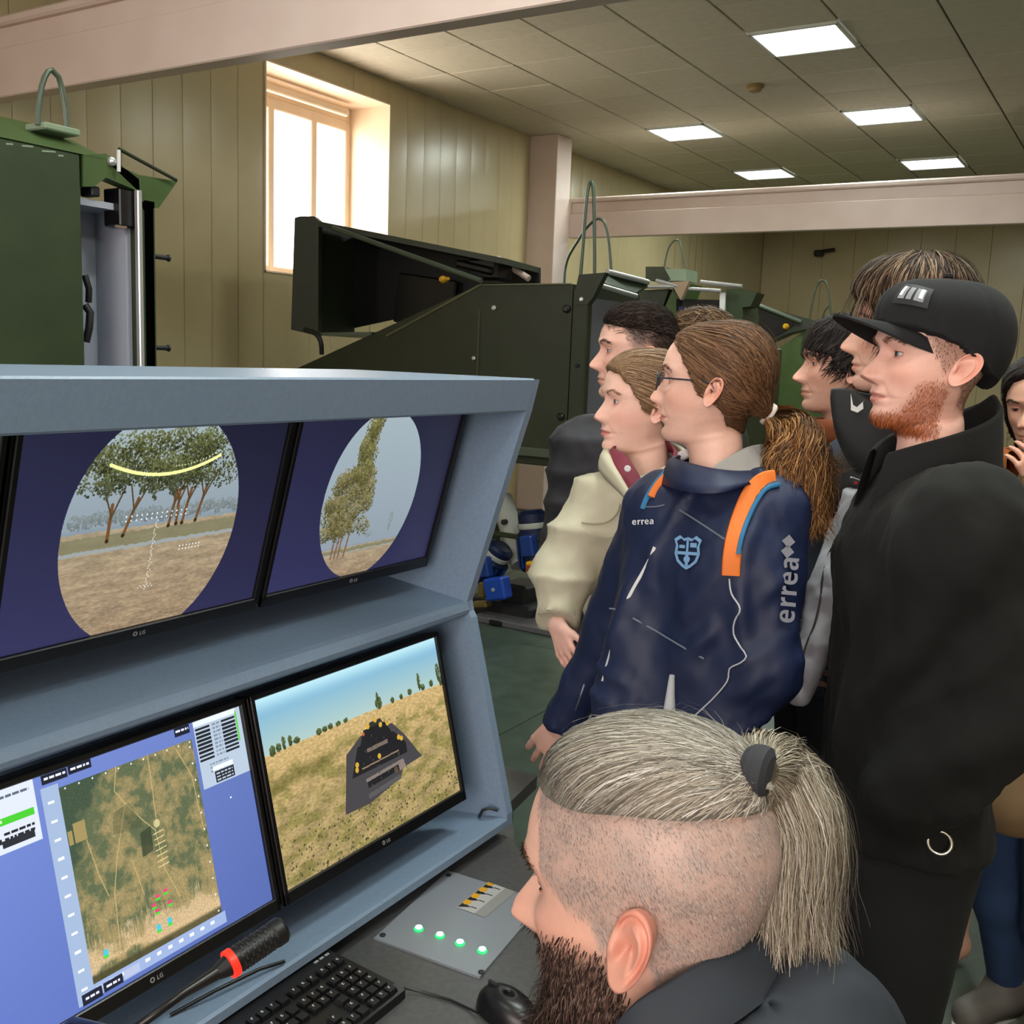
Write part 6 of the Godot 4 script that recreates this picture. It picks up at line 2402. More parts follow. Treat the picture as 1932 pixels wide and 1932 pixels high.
func shoes(t: Node3D, j: Dictionary, m: Material, sole: Material):
	for k in ["l", "r"]:
		var an: Vector3 = j["an" + k]
		var fw: Vector3 = j.fw
		var b := [[an + Vector3(0, 0.02, 0), an + Vector3(0, -0.03, 0), 0.05, 0.052], [an - fw * 0.03 - Vector3(0, 0.035, 0), an + fw * 0.14 - Vector3(0, 0.045, 0), 0.048, 0.042]]
		var f := field_of(b, 0.010, 0.03)
		f.cut(Vector3(0, 0.018, 0), Vector3.DOWN)
		f.mesh()
		f.relax(1)
		var g := Geo.new()
		f.to(g)
		var sh := obj("shoe", g, m, t)
		g = Geo.new()
		var pts := []
		var lf: Vector3 = Vector3.UP.cross(fw)
		for q in 20:
			var a := TAU * q / 20
			pts.push_back(Vector3(an.x, 0.02, an.z) + fw * (0.055 + cos(a) * 0.135) + lf * sin(a) * (0.05 - 0.006 * cos(a)))
		g.prism(pts, Vector3(0, -0.018, 0))
		obj("sole", g, sole, sh, t.position)

func trousers(t: Node3D, j: Dictionary, m: Material, cell := 0.014, w := 1.18):
	var b := leg_bones(j, w)
	for sg in [1.0, -1.0]:
		b.push_back([j.waist + j.lf * sg * 0.045 * j.s - Vector3(0, 0.05, 0), j.hip + j.lf * sg * 0.066 * j.s, 0.098 * j.s, 0.110 * j.s, j.fw, 1.2])
	var f := field_of(b, cell, 0.035)
	f.cut(Vector3(0, 0.07, 0), Vector3.DOWN)
	f.mesh()
	f.relax(1)
	var n := fnl(5.0, 61, 3)
	f.push(func(p: Vector3, _n: Vector3) -> float: return 0.006 * n.get_noise_3d(p.x * 1.4, p.y * 0.7, p.z * 1.4))
	var g := Geo.new()
	f.to(g)
	obj("trousers", g, m, t)

# a standing collar: closed band round the neck between lower and upper rings
func collar(t: Node3D, called: String, lower: Array, upper: Array, thick: float, m: Material, open_ends := true, origin = null) -> MeshInstance3D:
	var n := 40
	var cl := Curve3D.new()
	var cu := Curve3D.new()
	for q in [[cl, lower], [cu, upper]]:
		var pts: Array = q[1]
		for k in pts.size():
			var a: Vector3 = pts[maxi(k - 1, 0)] if open_ends else pts[posmod(k - 1, pts.size())]
			var b: Vector3 = pts[mini(k + 1, pts.size() - 1)] if open_ends else pts[posmod(k + 1, pts.size())]
			q[0].add_point(pts[k], -(b - a) * 0.2, (b - a) * 0.2)
		if not open_ends: q[0].add_point(pts[0], -(pts[1] - pts[pts.size() - 1]) * 0.2, (pts[1] - pts[pts.size() - 1]) * 0.2)
	var g := Geo.new()
	var mid := Vector3()
	for p in lower: mid += p / lower.size()
	var ring := PackedVector3Array()
	for k in n + 1:
		var a := cl.sample_baked(cl.get_baked_length() * k / n, true)
		var b := cu.sample_baked(cu.get_baked_length() * k / n, true)
		var out: Vector3 = ((a + b) * 0.5 - mid)
		out = (out - Vector3.UP * out.y).normalized()
		for q in [[0.0, 1.0], [0.35, 1.15], [0.7, 1.1], [0.95, 0.8], [1.0, 0.0], [0.95, -0.8], [0.5, -1.0], [0.0, -1.0]]:
			ring.push_back(a.lerp(b, q[0]) + out * thick * q[1])
	g.grid(ring, n + 1, 8, true, false)
	return obj(called, g, m, t, origin)

# flat lettering on a garment
func text_on(t: Node3D, called: String, text: String, at: Vector3, along: Vector3, nn: Vector3, height: float, m: Material, bold := false):
	var tm := TextMesh.new()
	tm.text = text
	tm.font_size = 48
	tm.pixel_size = height / 34.0
	tm.depth = 0.0012
	if bold:
		var sf := SystemFont.new()
		sf.font_names = PackedStringArray(["Droid Sans"])
		sf.font_weight = 700
		tm.font = sf
	var o := MeshInstance3D.new()
	o.mesh = tm
	o.material_override = m
	o.name = called
	t.add_child(o, true)
	var z := nn.normalized()
	var x := (along - z * along.dot(z)).normalized()
	o.transform = Transform3D(Basis(x, z.cross(x), z), at - t.position)
	return o

func cloth(c: Color, rough := 0.75, weave := 0.0, sheen := 0.0) -> StandardMaterial3D:
	var m := mat(c, rough)
	if weave > 0.0: bump(m, 0.35, weave, Vector3(12, 12, 12), 9, 2)
	if sheen > 0.0:
		m.rim_enabled = true
		m.rim = sheen
		m.rim_tint = 0.5
	return m

func scaled_skin(r: float, g: float, b: float) -> Color: return lin(r, g, b)

func _people():
	M.skin = vmat(0.48)
	M.skin.subsurf_scatter_enabled = true
	M.skin.subsurf_scatter_strength = 0.06
	M.hair = vmat(0.55)
	M.hair.metallic_specular = 0.35
	M.hair_dull = vmat(0.8)
	M.hair_dull.metallic_specular = 0.25
	M.lens = mat(Color(0.9, 0.95, 1.0, 0.08), 0.05)
	M.lens.transparency = BaseMaterial3D.TRANSPARENCY_ALPHA
	M.sole = mat(rgb8(190, 186, 180), 0.6)
	_seated_man()
	_glasses_girl()
	_cap_man()
	_child()
	_crew_boy()
	_tall_boy()
	_dark_boy()
	_hidden_boy()
	_edge_woman()

func _seated_man():
	var xf := head_xf(1232, 1672, 0.815, 95.0, -7.0, 2.0, 1.04)
	var skin := scaled_skin(232, 182, 162)
	var stub := lin(150, 140, 138)
	var hairline := [[0, 0.074], [18, 0.077], [35, 0.076], [60, 0.075], [100, 0.078], [140, 0.076], [180, 0.070]]
	var shaved := [[0, 0.080], [22, 0.080], [34, 0.062], [44, 0.020], [58, 0.004], [70, 0.000], [78, -0.020], [86, -0.022], [96, 0.015], [104, -0.02], [112, -0.055], [140, -0.080], [180, -0.088]]
	var mot := fnl(28.0, 81, 3)
	var top_mask := func(p: Vector3) -> float:
		return sm(-0.004, 0.004, p.y - line_at(hairline, atan2(p.x, p.z)))
	var side_mask := func(p: Vector3) -> float:
		var a := atan2(p.x, p.z)
		return sm(-0.007, 0.009, p.y - line_at(shaved, a))
	var beard_w := func(p: Vector3) -> float:
		var a := rad_to_deg(absf(atan2(p.x, p.z - 0.0)))
		if a > 95 or p.y < -0.128: return 0.0
		var ax := absf(p.x)
		# cheek line from the ear down to the moustache
		var cheek := lerpf(-0.050, -0.022, sm(0.022, 0.066, ax))
		var w := sm(0.010, -0.022, p.y - cheek)
		w = maxf(w, gs(p.y + 0.0515, 0.005) * sm(0.034, 0.024, ax))
		w *= 1.0 - sm(0.021, 0.015, ax) * gs(p.y + 0.067, 0.006) * 0.95
		return w * sm(95, 80, a)
	var o := {"xf": xf, "skin": skin, "rows": 200, "cols": 176, "jaw": 1.06, "neck": 1.22, "ear": 1.04, "flare": 0.40, "nose": 1.05, "ear_red": lin(226, 136, 118), "lid": 0.18,
		"beard": func(p: Vector3, c: Color) -> Color: return c.lerp(lin(74, 56, 50), 0.85 * beard_w.call(p)),
		"fade": func(p: Vector3, c: Color) -> Color:
			var w: float = side_mask.call(p)
			return c.lerp(lin(170, 152, 146), 0.92 * w * (0.8 + 0.2 * mot.get_noise_3d(p.x, p.y, p.z))),
		"sculpt": func(p: Vector3) -> Vector3:
			# heavy neck and a roll at the nape
			if p.z < -0.03 and p.y < -0.03: p.z -= 0.012 * sm(-0.03, -0.10, p.y)
			return p}
	var h := make_head(o)
	var nk := xf * Vector3(0, -0.150, -0.078)
	var t := thing("person", "seated bearded man in the foreground with a grey ponytail and shaved sides", "person", Vector3(nk.x + 0.12, 0, nk.z))
	var j := joints(nk, 92.0, 1.06, Vector3(0.10, 0, 0.0))
	# sitting: thighs forward, shanks down, forearms towards the keyboard
	for q in [["l", 1.0], ["r", -1.0]]:
		var k: String = q[0]; var sg: float = q[1]
		j["hi" + k] = Vector3(nk.x + 0.13, 0.55, nk.z) + j.lf * sg * 0.09
		j["kn" + k] = j["hi" + k] + j.fw * 0.36 + j.lf * sg * 0.05 + Vector3(0, -0.03, 0)
		j["an" + k] = Vector3(j["kn" + k].x + 0.02, 0.085, j["kn" + k].z)
		j["el" + k] = j["sh" + k] + Vector3(0, -0.27, 0) + j.fw * 0.06 + j.lf * sg * 0.07
		j["wr" + k] = j["el" + k] + j.fw * 0.22 + Vector3(0, -0.02, 0) - j.lf * sg * 0.03
	j.hip = (j.hil + j.hir) * 0.5
	j.waist = nk.lerp(j.hip, 0.66)
	j.chest = nk.lerp(j.hip, 0.28)
	var hands := []
	for q in [["l", 1.0], ["r", -1.0]]:
		var k: String = q[0]
		hands.push_back([j["wr" + k] + j.fw * 0.02, j.fw + Vector3(0, -0.12, 0), Vector3.UP, -j.lf * q[1], 1.05, 0.5, 0.006])
	body_skin(t, h, j, o, hands)
	# top hair combed back to the tie
	var grey := [lin(192, 186, 178), lin(164, 156, 144), lin(208, 204, 198), lin(140, 132, 120), lin(176, 166, 150), lin(112, 105, 96)]
	var thick := func(p: Vector3) -> float: return 0.003 + 0.008 * sm(0.0, 0.028, p.y - line_at(hairline, atan2(p.x, p.z)))
	var shell := hair_shell(h, top_mask, thick, lin(122, 118, 108), 0.25, 0.02)
	obj("hair", shell, M.hair, t)
	var tie := Vector3(0.006, 0.098, -0.093)
	var g := Geo.new()
	hair_gather(h, g, 8000, top_mask, tie, 0.00036, grey, 0.0035, 10, 21, 0.02)
	hair_gather(h, g, 50, top_mask, tie, 0.0002, [lin(150, 146, 138)], 0.014, 10, 22, 0.10)
	obj("combed_hair", g, M.hair, t)
	# shaved sides
	g = Geo.new()
	var side_only := func(p: Vector3) -> float: return clampf(side_mask.call(p) * (1.0 - top_mask.call(p) * 0.4) * (0.62 + 0.7 * mot.get_noise_3d(p.x, p.y, p.z)), 0, 1)
	hair_short(h, g, 28000, side_only, func(_p): return Vector3(0, -0.8, -0.4), func(_p): return 0.0024, 0.00016, [lin(206, 200, 196), lin(150, 140, 136), lin(180, 168, 162), lin(128, 118, 114)], 0.35, 31)
	obj("shaved_hair", g, M.hair_dull, t)
	# beard
	g = Geo.new()
	var bl := func(p: Vector3) -> float: return 0.006 + 0.036 * sm(-0.055, -0.112, p.y) * sm(0.02, 0.07, p.z)
	hair_short(h, g, 9000, beard_w, func(p): return Vector3(p.x * 3.0, -1.0, 0.35), bl, 0.00055, [lin(58, 44, 40), lin(84, 64, 56), lin(40, 32, 30), lin(120, 100, 90)], 0.45, 32)
	obj("beard", g, M.hair_dull, t)
	brows(h, t, 500, lin(96, 76, 64))
	# tie and ponytail
	var tw := xf * tie
	g = Geo.new()
	var back := (xf.basis * Vector3(0.1, -0.15, -1)).normalized()
	g.lathe(tw - back * 0.016, back, [Vector2(0.016, -0.002), Vector2(0.0195, 0.003), Vector2(0.0205, 0.009), Vector2(0.0195, 0.015), Vector2(0.014, 0.018), Vector2(0, 0.0185)], 24)
	obj("hair_tie", g, cloth(rgb8(46, 48, 54), 0.8), t)
	g = Geo.new()
	var tail := [tw - back * 0.004, P(1436, 1474, 0.835), P(1468, 1500, 0.825), P(1484, 1560, 0.82), P(1484, 1625, 0.815), P(1482, 1702, 0.815)]
	hair_bundle(g, tail, [0.013, 0.027, 0.040, 0.048, 0.047, 0.036], 9500, 0.00034, [lin(176, 165, 150), lin(152, 141, 122), lin(198, 190, 178), lin(128, 117, 100), lin(184, 173, 154), lin(104, 95, 82)], 0.005, 0.8, 33, 1.0, 0.85, Vector3(0.85, 0, 0.5))
	obj("ponytail", g, M.hair, t)
	# the mass of the tail under the strands
	g = Geo.new()
	var core := Curve3D.new()
	for k in tail.size(): core.add_point(tail[k], (tail[maxi(k - 1, 0)] - tail[mini(k + 1, tail.size() - 1)]) * 0.18, (tail[mini(k + 1, tail.size() - 1)] - tail[maxi(k - 1, 0)]) * 0.18)
	var cp := []; var cr0 := []
	for k in 12:
		cp.push_back(core.sample_baked(core.get_baked_length() * k / 14.0, true))
		cr0.push_back(0.006 + 0.026 * pow(sin(PI * clampf(k / 13.0 + 0.01, 0, 1)), 1.3))
	g.tint = lin(128, 118, 102)
	g.tube(cp, cr0, 18)
	obj("ponytail_core", g, M.hair_dull, t)
	# jacket
	var jm := cloth(rgb8(40, 46, 56), 0.72, 0.25)
	var b := torso_bones(j, 1.12)
	for k in ["l", "r"]:
		for q in arm_bones(j, k, 1.22): b.push_back(q)
	b.push_back([nk + Vector3(0.02, 0.01, 0) + j.lf * 0.05, nk + Vector3(0.02, 0.01, 0) - j.lf * 0.05, 0.075, 0.075])
	b.push_back([nk + j.lf * 0.06, j.shl + Vector3(0, 0.015, 0), 0.062, 0.062])
	b.push_back([nk - j.lf * 0.06, j.shr + Vector3(0, 0.015, 0), 0.062, 0.062])
	b.push_back([P(1300, 2040, 0.76), P(1500, 1925, 0.81), 0.055, 0.060])
	var f := field_of(b, 0.010, 0.05)
	f.carve(xf * Vector3(0, -0.05, -0.02), nk + Vector3(0, -0.02, 0), 0.070, 0.066)
	f.mesh()
	f.relax(2)
	var n := fnl(3.5, 71, 3)
	var cr := []
	for q in [[1480, 1850, 1600, 1932, 0.012, 0.007], [1540, 1830, 1690, 1925, 0.012, 0.006], [1330, 1880, 1420, 1932, 0.010, 0.006], [1250, 1890, 1330, 1932, 0.010, 0.005], [1430, 1830, 1470, 1932, 0.010, 0.006]]:
		var p0 := on(f, q[0], q[1]); var p1 := on(f, q[2], q[3])
		cr.push_back([p0, p1, q[4], q[5]])
	f.push(func(p: Vector3, _n: Vector3) -> float: return 0.006 * n.get_noise_3d(p.x * 2.0, p.y * 2.0, p.z * 2.0) + creased(cr, p))
	g = Geo.new()
	f.to(g)
	obj("jacket", g, jm, t)
	# standing collar, its upper edge rising from the throat to the nape
	var hi := [P(1150, 1945, 0.735), P(1201, 1888, 0.725), P(1301, 1828, 0.735), P(1408, 1773, 0.775), P(1470, 1749, 0.825), P(1518, 1764, 0.865), P(1490, 1800, 0.915), P(1380, 1850, 0.935), P(1240, 1910, 0.915)]
	var lo := [P(1190, 2040, 0.720), P(1270, 1990, 0.705), P(1380, 1930, 0.715), P(1462, 1868, 0.760), P(1520, 1822, 0.815), P(1560, 1812, 0.870), P(1545, 1850, 0.930), P(1430, 1930, 0.960), P(1270, 2010, 0.940)]
	collar(t, "collar", lo, hi, 0.0045, jm)
	trousers(t, j, cloth(rgb8(40, 42, 48), 0.8))
	shoes(t, j, mat(rgb8(30, 30, 32), 0.5), M.sole)
	# office chair under him, below the picture
	var c := thing("office_chair", "black office chair under the seated bearded man", "chair", Vector3(j.hip.x + 0.02, 0, j.hip.z))
	g = Geo.new()
	g.box(c.position + Vector3(-0.08, 0.41, 0), Vector3(0.46, 0.07, 0.46), Basis(), 0.03)
	obj("seat", g, M.dark, c)
	g = Geo.new()
	g.box(c.position + Vector3(0.25, 0.72, 0), Vector3(0.05, 0.4, 0.42), Basis(), 0.02)
	obj("backrest", g, M.dark, c)
	g = Geo.new()
	g.box(c.position + Vector3(0.22, 0.48, 0), Vector3(0.03, 0.2, 0.06), Basis(), 0.006)
	g.tube([c.position + Vector3(0, 0.38, 0), c.position + Vector3(0, 0.08, 0)], 0.028)
	for k in 5:
		var a := TAU * k / 5
		g.tube([c.position + Vector3(0, 0.09, 0), c.position + Vector3(cos(a) * 0.3, 0.06, sin(a) * 0.3)], [0.024, 0.016])
		g.lathe(c.position + Vector3(cos(a) * 0.3, 0.03, sin(a) * 0.3 - 0.012), Vector3(0, 0, 1), [Vector2(0, 0), Vector2(0.03, 0), Vector2(0.03, 0.024), Vector2(0, 0.024)], 16)
	obj("base", g, M.black, c)

func _cap_man():
	var xf := head_xf(1760, 683, 1.66, 126.0, 4.0, 0.0, 0.965)
	var skin := scaled_skin(230, 182, 166)
	var bw := func(p: Vector3) -> float:
		var a := rad_to_deg(absf(atan2(p.x, p.z)))
		if a > 100 or p.y < -0.124: return 0.0
		var ax := absf(p.x)
		var line := lerpf(-0.090, -0.034, pow(sm(0.018, 0.068, ax), 2.2))
		var w := sm(0.008, -0.014, p.y - line)
		return w * sm(100, 84, a) * lerpf(1.0, 0.75, sm(0.03, 0.055, ax))
	var fade_line := [[0, 0.08], [40, 0.07], [56, 0.03], [70, 0.005], [80, -0.02], [90, -0.01], [104, -0.03], [125, -0.070], [180, -0.085]]
	var o := {"xf": xf, "skin": skin, "rows": 150, "cols": 128, "jaw": 1.02, "neck": 1.16, "nose": 1.0, "flare": 0.55, "ear_at": Vector3(0.070, -0.010, -0.014), "ear_tilt": 0.38, "iris": lin(96, 112, 126), "lid": 0.22, "lip": lin(196, 122, 112),
		"beard": func(p: Vector3, c: Color) -> Color: return c.lerp(lin(150, 84, 52), 0.62 * bw.call(p)),
		"fade": func(p: Vector3, c: Color) -> Color:
			return c.lerp(lin(132, 96, 82), 0.6 * sm(-0.012, 0.012, p.y - line_at(fade_line, atan2(p.x, p.z))))}
	var h := make_head(o)
	var nk := xf * Vector3(0, -0.185, -0.03)
	var t := thing("person", "young man in a black cap and black jacket with a short reddish beard", "person", Vector3(nk.x, 0, nk.z))
	var j := joints(nk, 114.0, 1.06)
	j.shr = P(1745, 945, 1.81)
	j.ell = P(1915, 1330, 1.55)
	j.wrl = P(1690, 1500, 1.56)
	j.elr = P(1690, 1230, 1.82)
	j.wrr = P(1740, 1430, 1.74)
	body_skin(t, h, j, o, [[j.wrl, P(1690, 1570, 1.72) - j.wrl, j.lf, Vector3.UP, 1.0, 0.5, 0.006], relaxed_hand(j, "r", -1.0)])
	brows(h, t, 420, lin(120, 84, 62))
	var g := Geo.new()
	hair_short(h, g, 4200, bw, func(p): return Vector3(p.x * 3.0, -1.0, 0.3), func(p): return 0.004 + 0.005 * sm(-0.085, -0.11, p.y), 0.00035, [lin(170, 92, 52), lin(132, 70, 42), lin(190, 112, 70)], 0.4, 42)
	obj("beard", g, M.hair_dull, t)
	g = Geo.new()
	hair_short(h, g, 3000, func(p: Vector3) -> float: return 0.8 * sm(-0.010, 0.010, p.y - line_at(fade_line, atan2(p.x, p.z))) * sm(0.06, 0.03, p.y), func(_p): return Vector3(0, -1, -0.4), func(_p): return 0.003, 0.0004, [lin(100, 70, 56), lin(70, 50, 42)], 0.25, 43)
	obj("shaved_hair", g, M.hair_dull, t)
	# cap
	var capm := cloth(rgb8(16, 17, 20), 0.88, 0.3)
	var edge := [[0, 0.050], [40, 0.044], [62, 0.037], [85, 0.029], [110, 0.012], [140, -0.010], [180, -0.024]]
	var cm := func(p: Vector3) -> float: return sm(-0.0015, 0.0015, p.y - line_at(edge, atan2(p.x, p.z)))
	var ct := func(p: Vector3) -> float:
		var a := atan2(p.x, p.z)
		var seam := 0.0
		for k in 6: seam = maxf(seam, gs(wrapf(a - deg_to_rad(k * 60.0), -PI, PI), 0.022))
		var crown := 0.010 + 0.008 * sm(0.02, 0.10, p.y) + 0.008 * sm(0.02, 0.07, p.z) * sm(0.05, 0.09, p.y) + 0.016 * sm(0.0, -0.09, p.z)
		return crown - 0.0018 * seam * sm(0.118, 0.10, p.y)
	var shell := hair_shell(h, cm, ct, Color(1, 1, 1), 0.0, -0.06)
	var cap := obj("cap", shell, capm, t)
	# brim
	g = Geo.new()
	var rings := PackedVector3Array()
	for r in 9:
		var f := r / 8.0
		for side in 2: pass
		for k in 25:
			var q := k / 24.0 * 2.0 - 1.0
			var a := q * deg_to_rad(62)
			var inn := Vector3(sin(a) * 0.078, 0.056 - 0.020 * q * q, -0.014 + cos(a) * 0.104)
			var reach := 0.090 * pow(maxf(cos(q * PI / 2), 0.0), 0.65)
			var p := inn + Vector3(sin(a) * 0.15, 0, 1).normalized() * reach * f
			p.y += (0.004 - 0.026 * q * q) * f
			rings.push_back(xf * p)
	g.grid(rings, 9, 25, false, true)
	var und := PackedVector3Array()
	for p in rings: und.push_back(p - xf.basis.y * 0.004)
	g.grid(und, 9, 25, false, false)
	for k in 24:
		var a := 8 * 25 + k
		g.quad(rings[a], rings[a + 1], und[a + 1], und[a], rings[a] - rings[a - 25])
	obj("brim", g, capm, cap, t.position)
	# rows of stitching on the brim, top button
	g = Geo.new()
	g.lathe(xf * Vector3(0, 0.1415, -0.003), xf.basis.y, [Vector2(0.008, -0.002), Vector2(0.007, 0.003), Vector2(0, 0.005)], 14)
	obj("button", g, capm, cap, t.position)
	# label on the front panel
	var patch_m := cloth(rgb8(24, 24, 30), 0.6)
	var pa := func(a: float, e: float, lift: float) -> Vector3:
		var d := Vector3(sin(a) * cos(e), sin(e), cos(a) * cos(e))
		return xf * (Head.HC + d * (h.look(h.rad2, d) + lift))
	var quad := func(gg: Geo, a0: float, a1: float, e0: float, e1: float, lift: float):
		var n := 6
		var pts := PackedVector3Array()
		for r in n + 1:
			for k in n + 1:
				pts.push_back(pa.call(lerpf(a0, a1, float(k) / n), lerpf(e1, e0, float(r) / n), lift))
		gg.grid(pts, n + 1, n + 1, false, true)
	g = Geo.new()
	quad.call(g, 0.30, 0.84, 0.52, 0.82, 0.0022)
	obj("label_patch", g, patch_m, cap, t.position)
	g = Geo.new()
	for q in [[0.37, 0.47, 0.58, 0.76], [0.50, 0.58, 0.58, 0.76], [0.62, 0.76, 0.58, 0.76]]:
		quad.call(g, q[0], q[1], q[2], q[3], 0.0030)
	obj("label_print", g, mat(rgb8(132, 134, 140), 0.5), cap, t.position)
	g = Geo.new()
	for q in [[0.68, 0.74, 0.62, 0.76], [0.38, 0.43, 0.62, 0.76]]:
		quad.call(g, q[0], q[1], q[2], q[3], 0.0036)
	obj("label_stripe", g, mat(rgb8(232, 232, 235), 0.4), cap, t.position)
	# jacket
	var jm := cloth(rgb8(9, 10, 10), 0.92, 0.3, 0.03)
	var b := torso_bones(j, 1.16)
	for k in ["l", "r"]:
		for q in arm_bones(j, k, 1.38): b.push_back(q)
	b.push_back([j.shl + Vector3(0, -0.01, 0), j.shr + Vector3(0, -0.01, 0), 0.078, 0.078])
	b.push_back([j.hip + j.lf * 0.1 - Vector3(0, 0.1, 0), j.hip - j.lf * 0.1 - Vector3(0, 0.1, 0), 0.135, 0.135, j.fw, 1.1])
	var f := field_of(b, 0.011, 0.06)
	f.cut(P(1700, 1612, 1.62), Vector3.DOWN)
	f.carve(xf * Vector3(0, -0.08, -0.02), nk + Vector3(0, -0.03, 0), 0.068, 0.068)
	f.mesh()
	f.relax(2)
	var n := fnl(3.0, 72, 3)
	var cr := []
	for q in [[1870, 1040, 1580, 1440, 0.024, 0.026], [1930, 1180, 1650, 1400, 0.022, 0.022], [1800, 900, 1690, 1120, 0.026, 0.022], [1760, 960, 1700, 1300, 0.028, 0.016], [1900, 880, 1850, 1080, 0.022, 0.018], [1640, 1480, 1900, 1380, 0.022, 0.022], [1730, 1560, 1890, 1480, 0.020, 0.020], [1620, 1100, 1590, 1400, 0.022, 0.014], [1850, 1130, 1700, 1330, 0.03, -0.018], [1780, 1180, 1640, 1330, 0.02, 0.016]]:
		cr.push_back([on(f, q[0], q[1]), on(f, q[2], q[3]), q[4], q[5]])
	f.push(func(p: Vector3, _n: Vector3) -> float: return 0.012 * n.get_noise_3d(p.x * 1.6, p.y, p.z * 1.6) + 0.007 * n.get_noise_3d(p.x * 5.0 + p.y * 2.0, p.y * 2.5, p.z * 5.0) + creased(cr, p))
	g = Geo.new()
	f.to(g)
	obj("jacket", g, jm, t)
	# tall collar, low at the chin and high behind
	var lo := []; var hi := []
	for k in 13:
		var a := deg_to_rad(-160 + 320.0 * k / 12.0)
		var fw: Vector3 = face_basis(122.0).z
		var lf: Vector3 = face_basis(122.0).x
		var d := -fw * cos(a) + lf * sin(a)
		var e := absf(a) / deg_to_rad(160)
		lo.push_back(nk + d * (0.100 + 0.012 * e) + Vector3(0, -0.035 - 0.03 * e, 0))
		hi.push_back(nk + d * (0.080 + 0.020 * e) + Vector3(0, 0.132 - 0.098 * e, 0) - fw * 0.008)
	collar(t, "collar", lo, hi, 0.006, jm)
	# zip cord and ring at the hip
	g = Geo.new()
	var rc := on(f, 1773, 1590, 0.004)
	var vx := ray(1773, 1590).normalized()
	var ex := vx.cross(Vector3.UP).normalized()
	var ey := ex.cross(vx)
	var ring := []
	for k in 25:
		var a := TAU * k / 24
		ring.push_back(rc + ex * cos(a) * 0.0165 + ey * sin(a) * 0.0165 - vx * 0.004)
	g.tube(ring, 0.0026, 8, false)
	var ro := obj("metal_ring", g, mat(rgb8(205, 200, 185), 0.22, 0.9), t)
	part_label(ro, "shiny metal ring at the hip")
	var tm := cloth(rgb8(22, 23, 27), 0.85)
	trousers(t, j, tm, 0.014, 1.26)
	shoes(t, j, mat(rgb8(24, 24, 26), 0.5), M.dark)

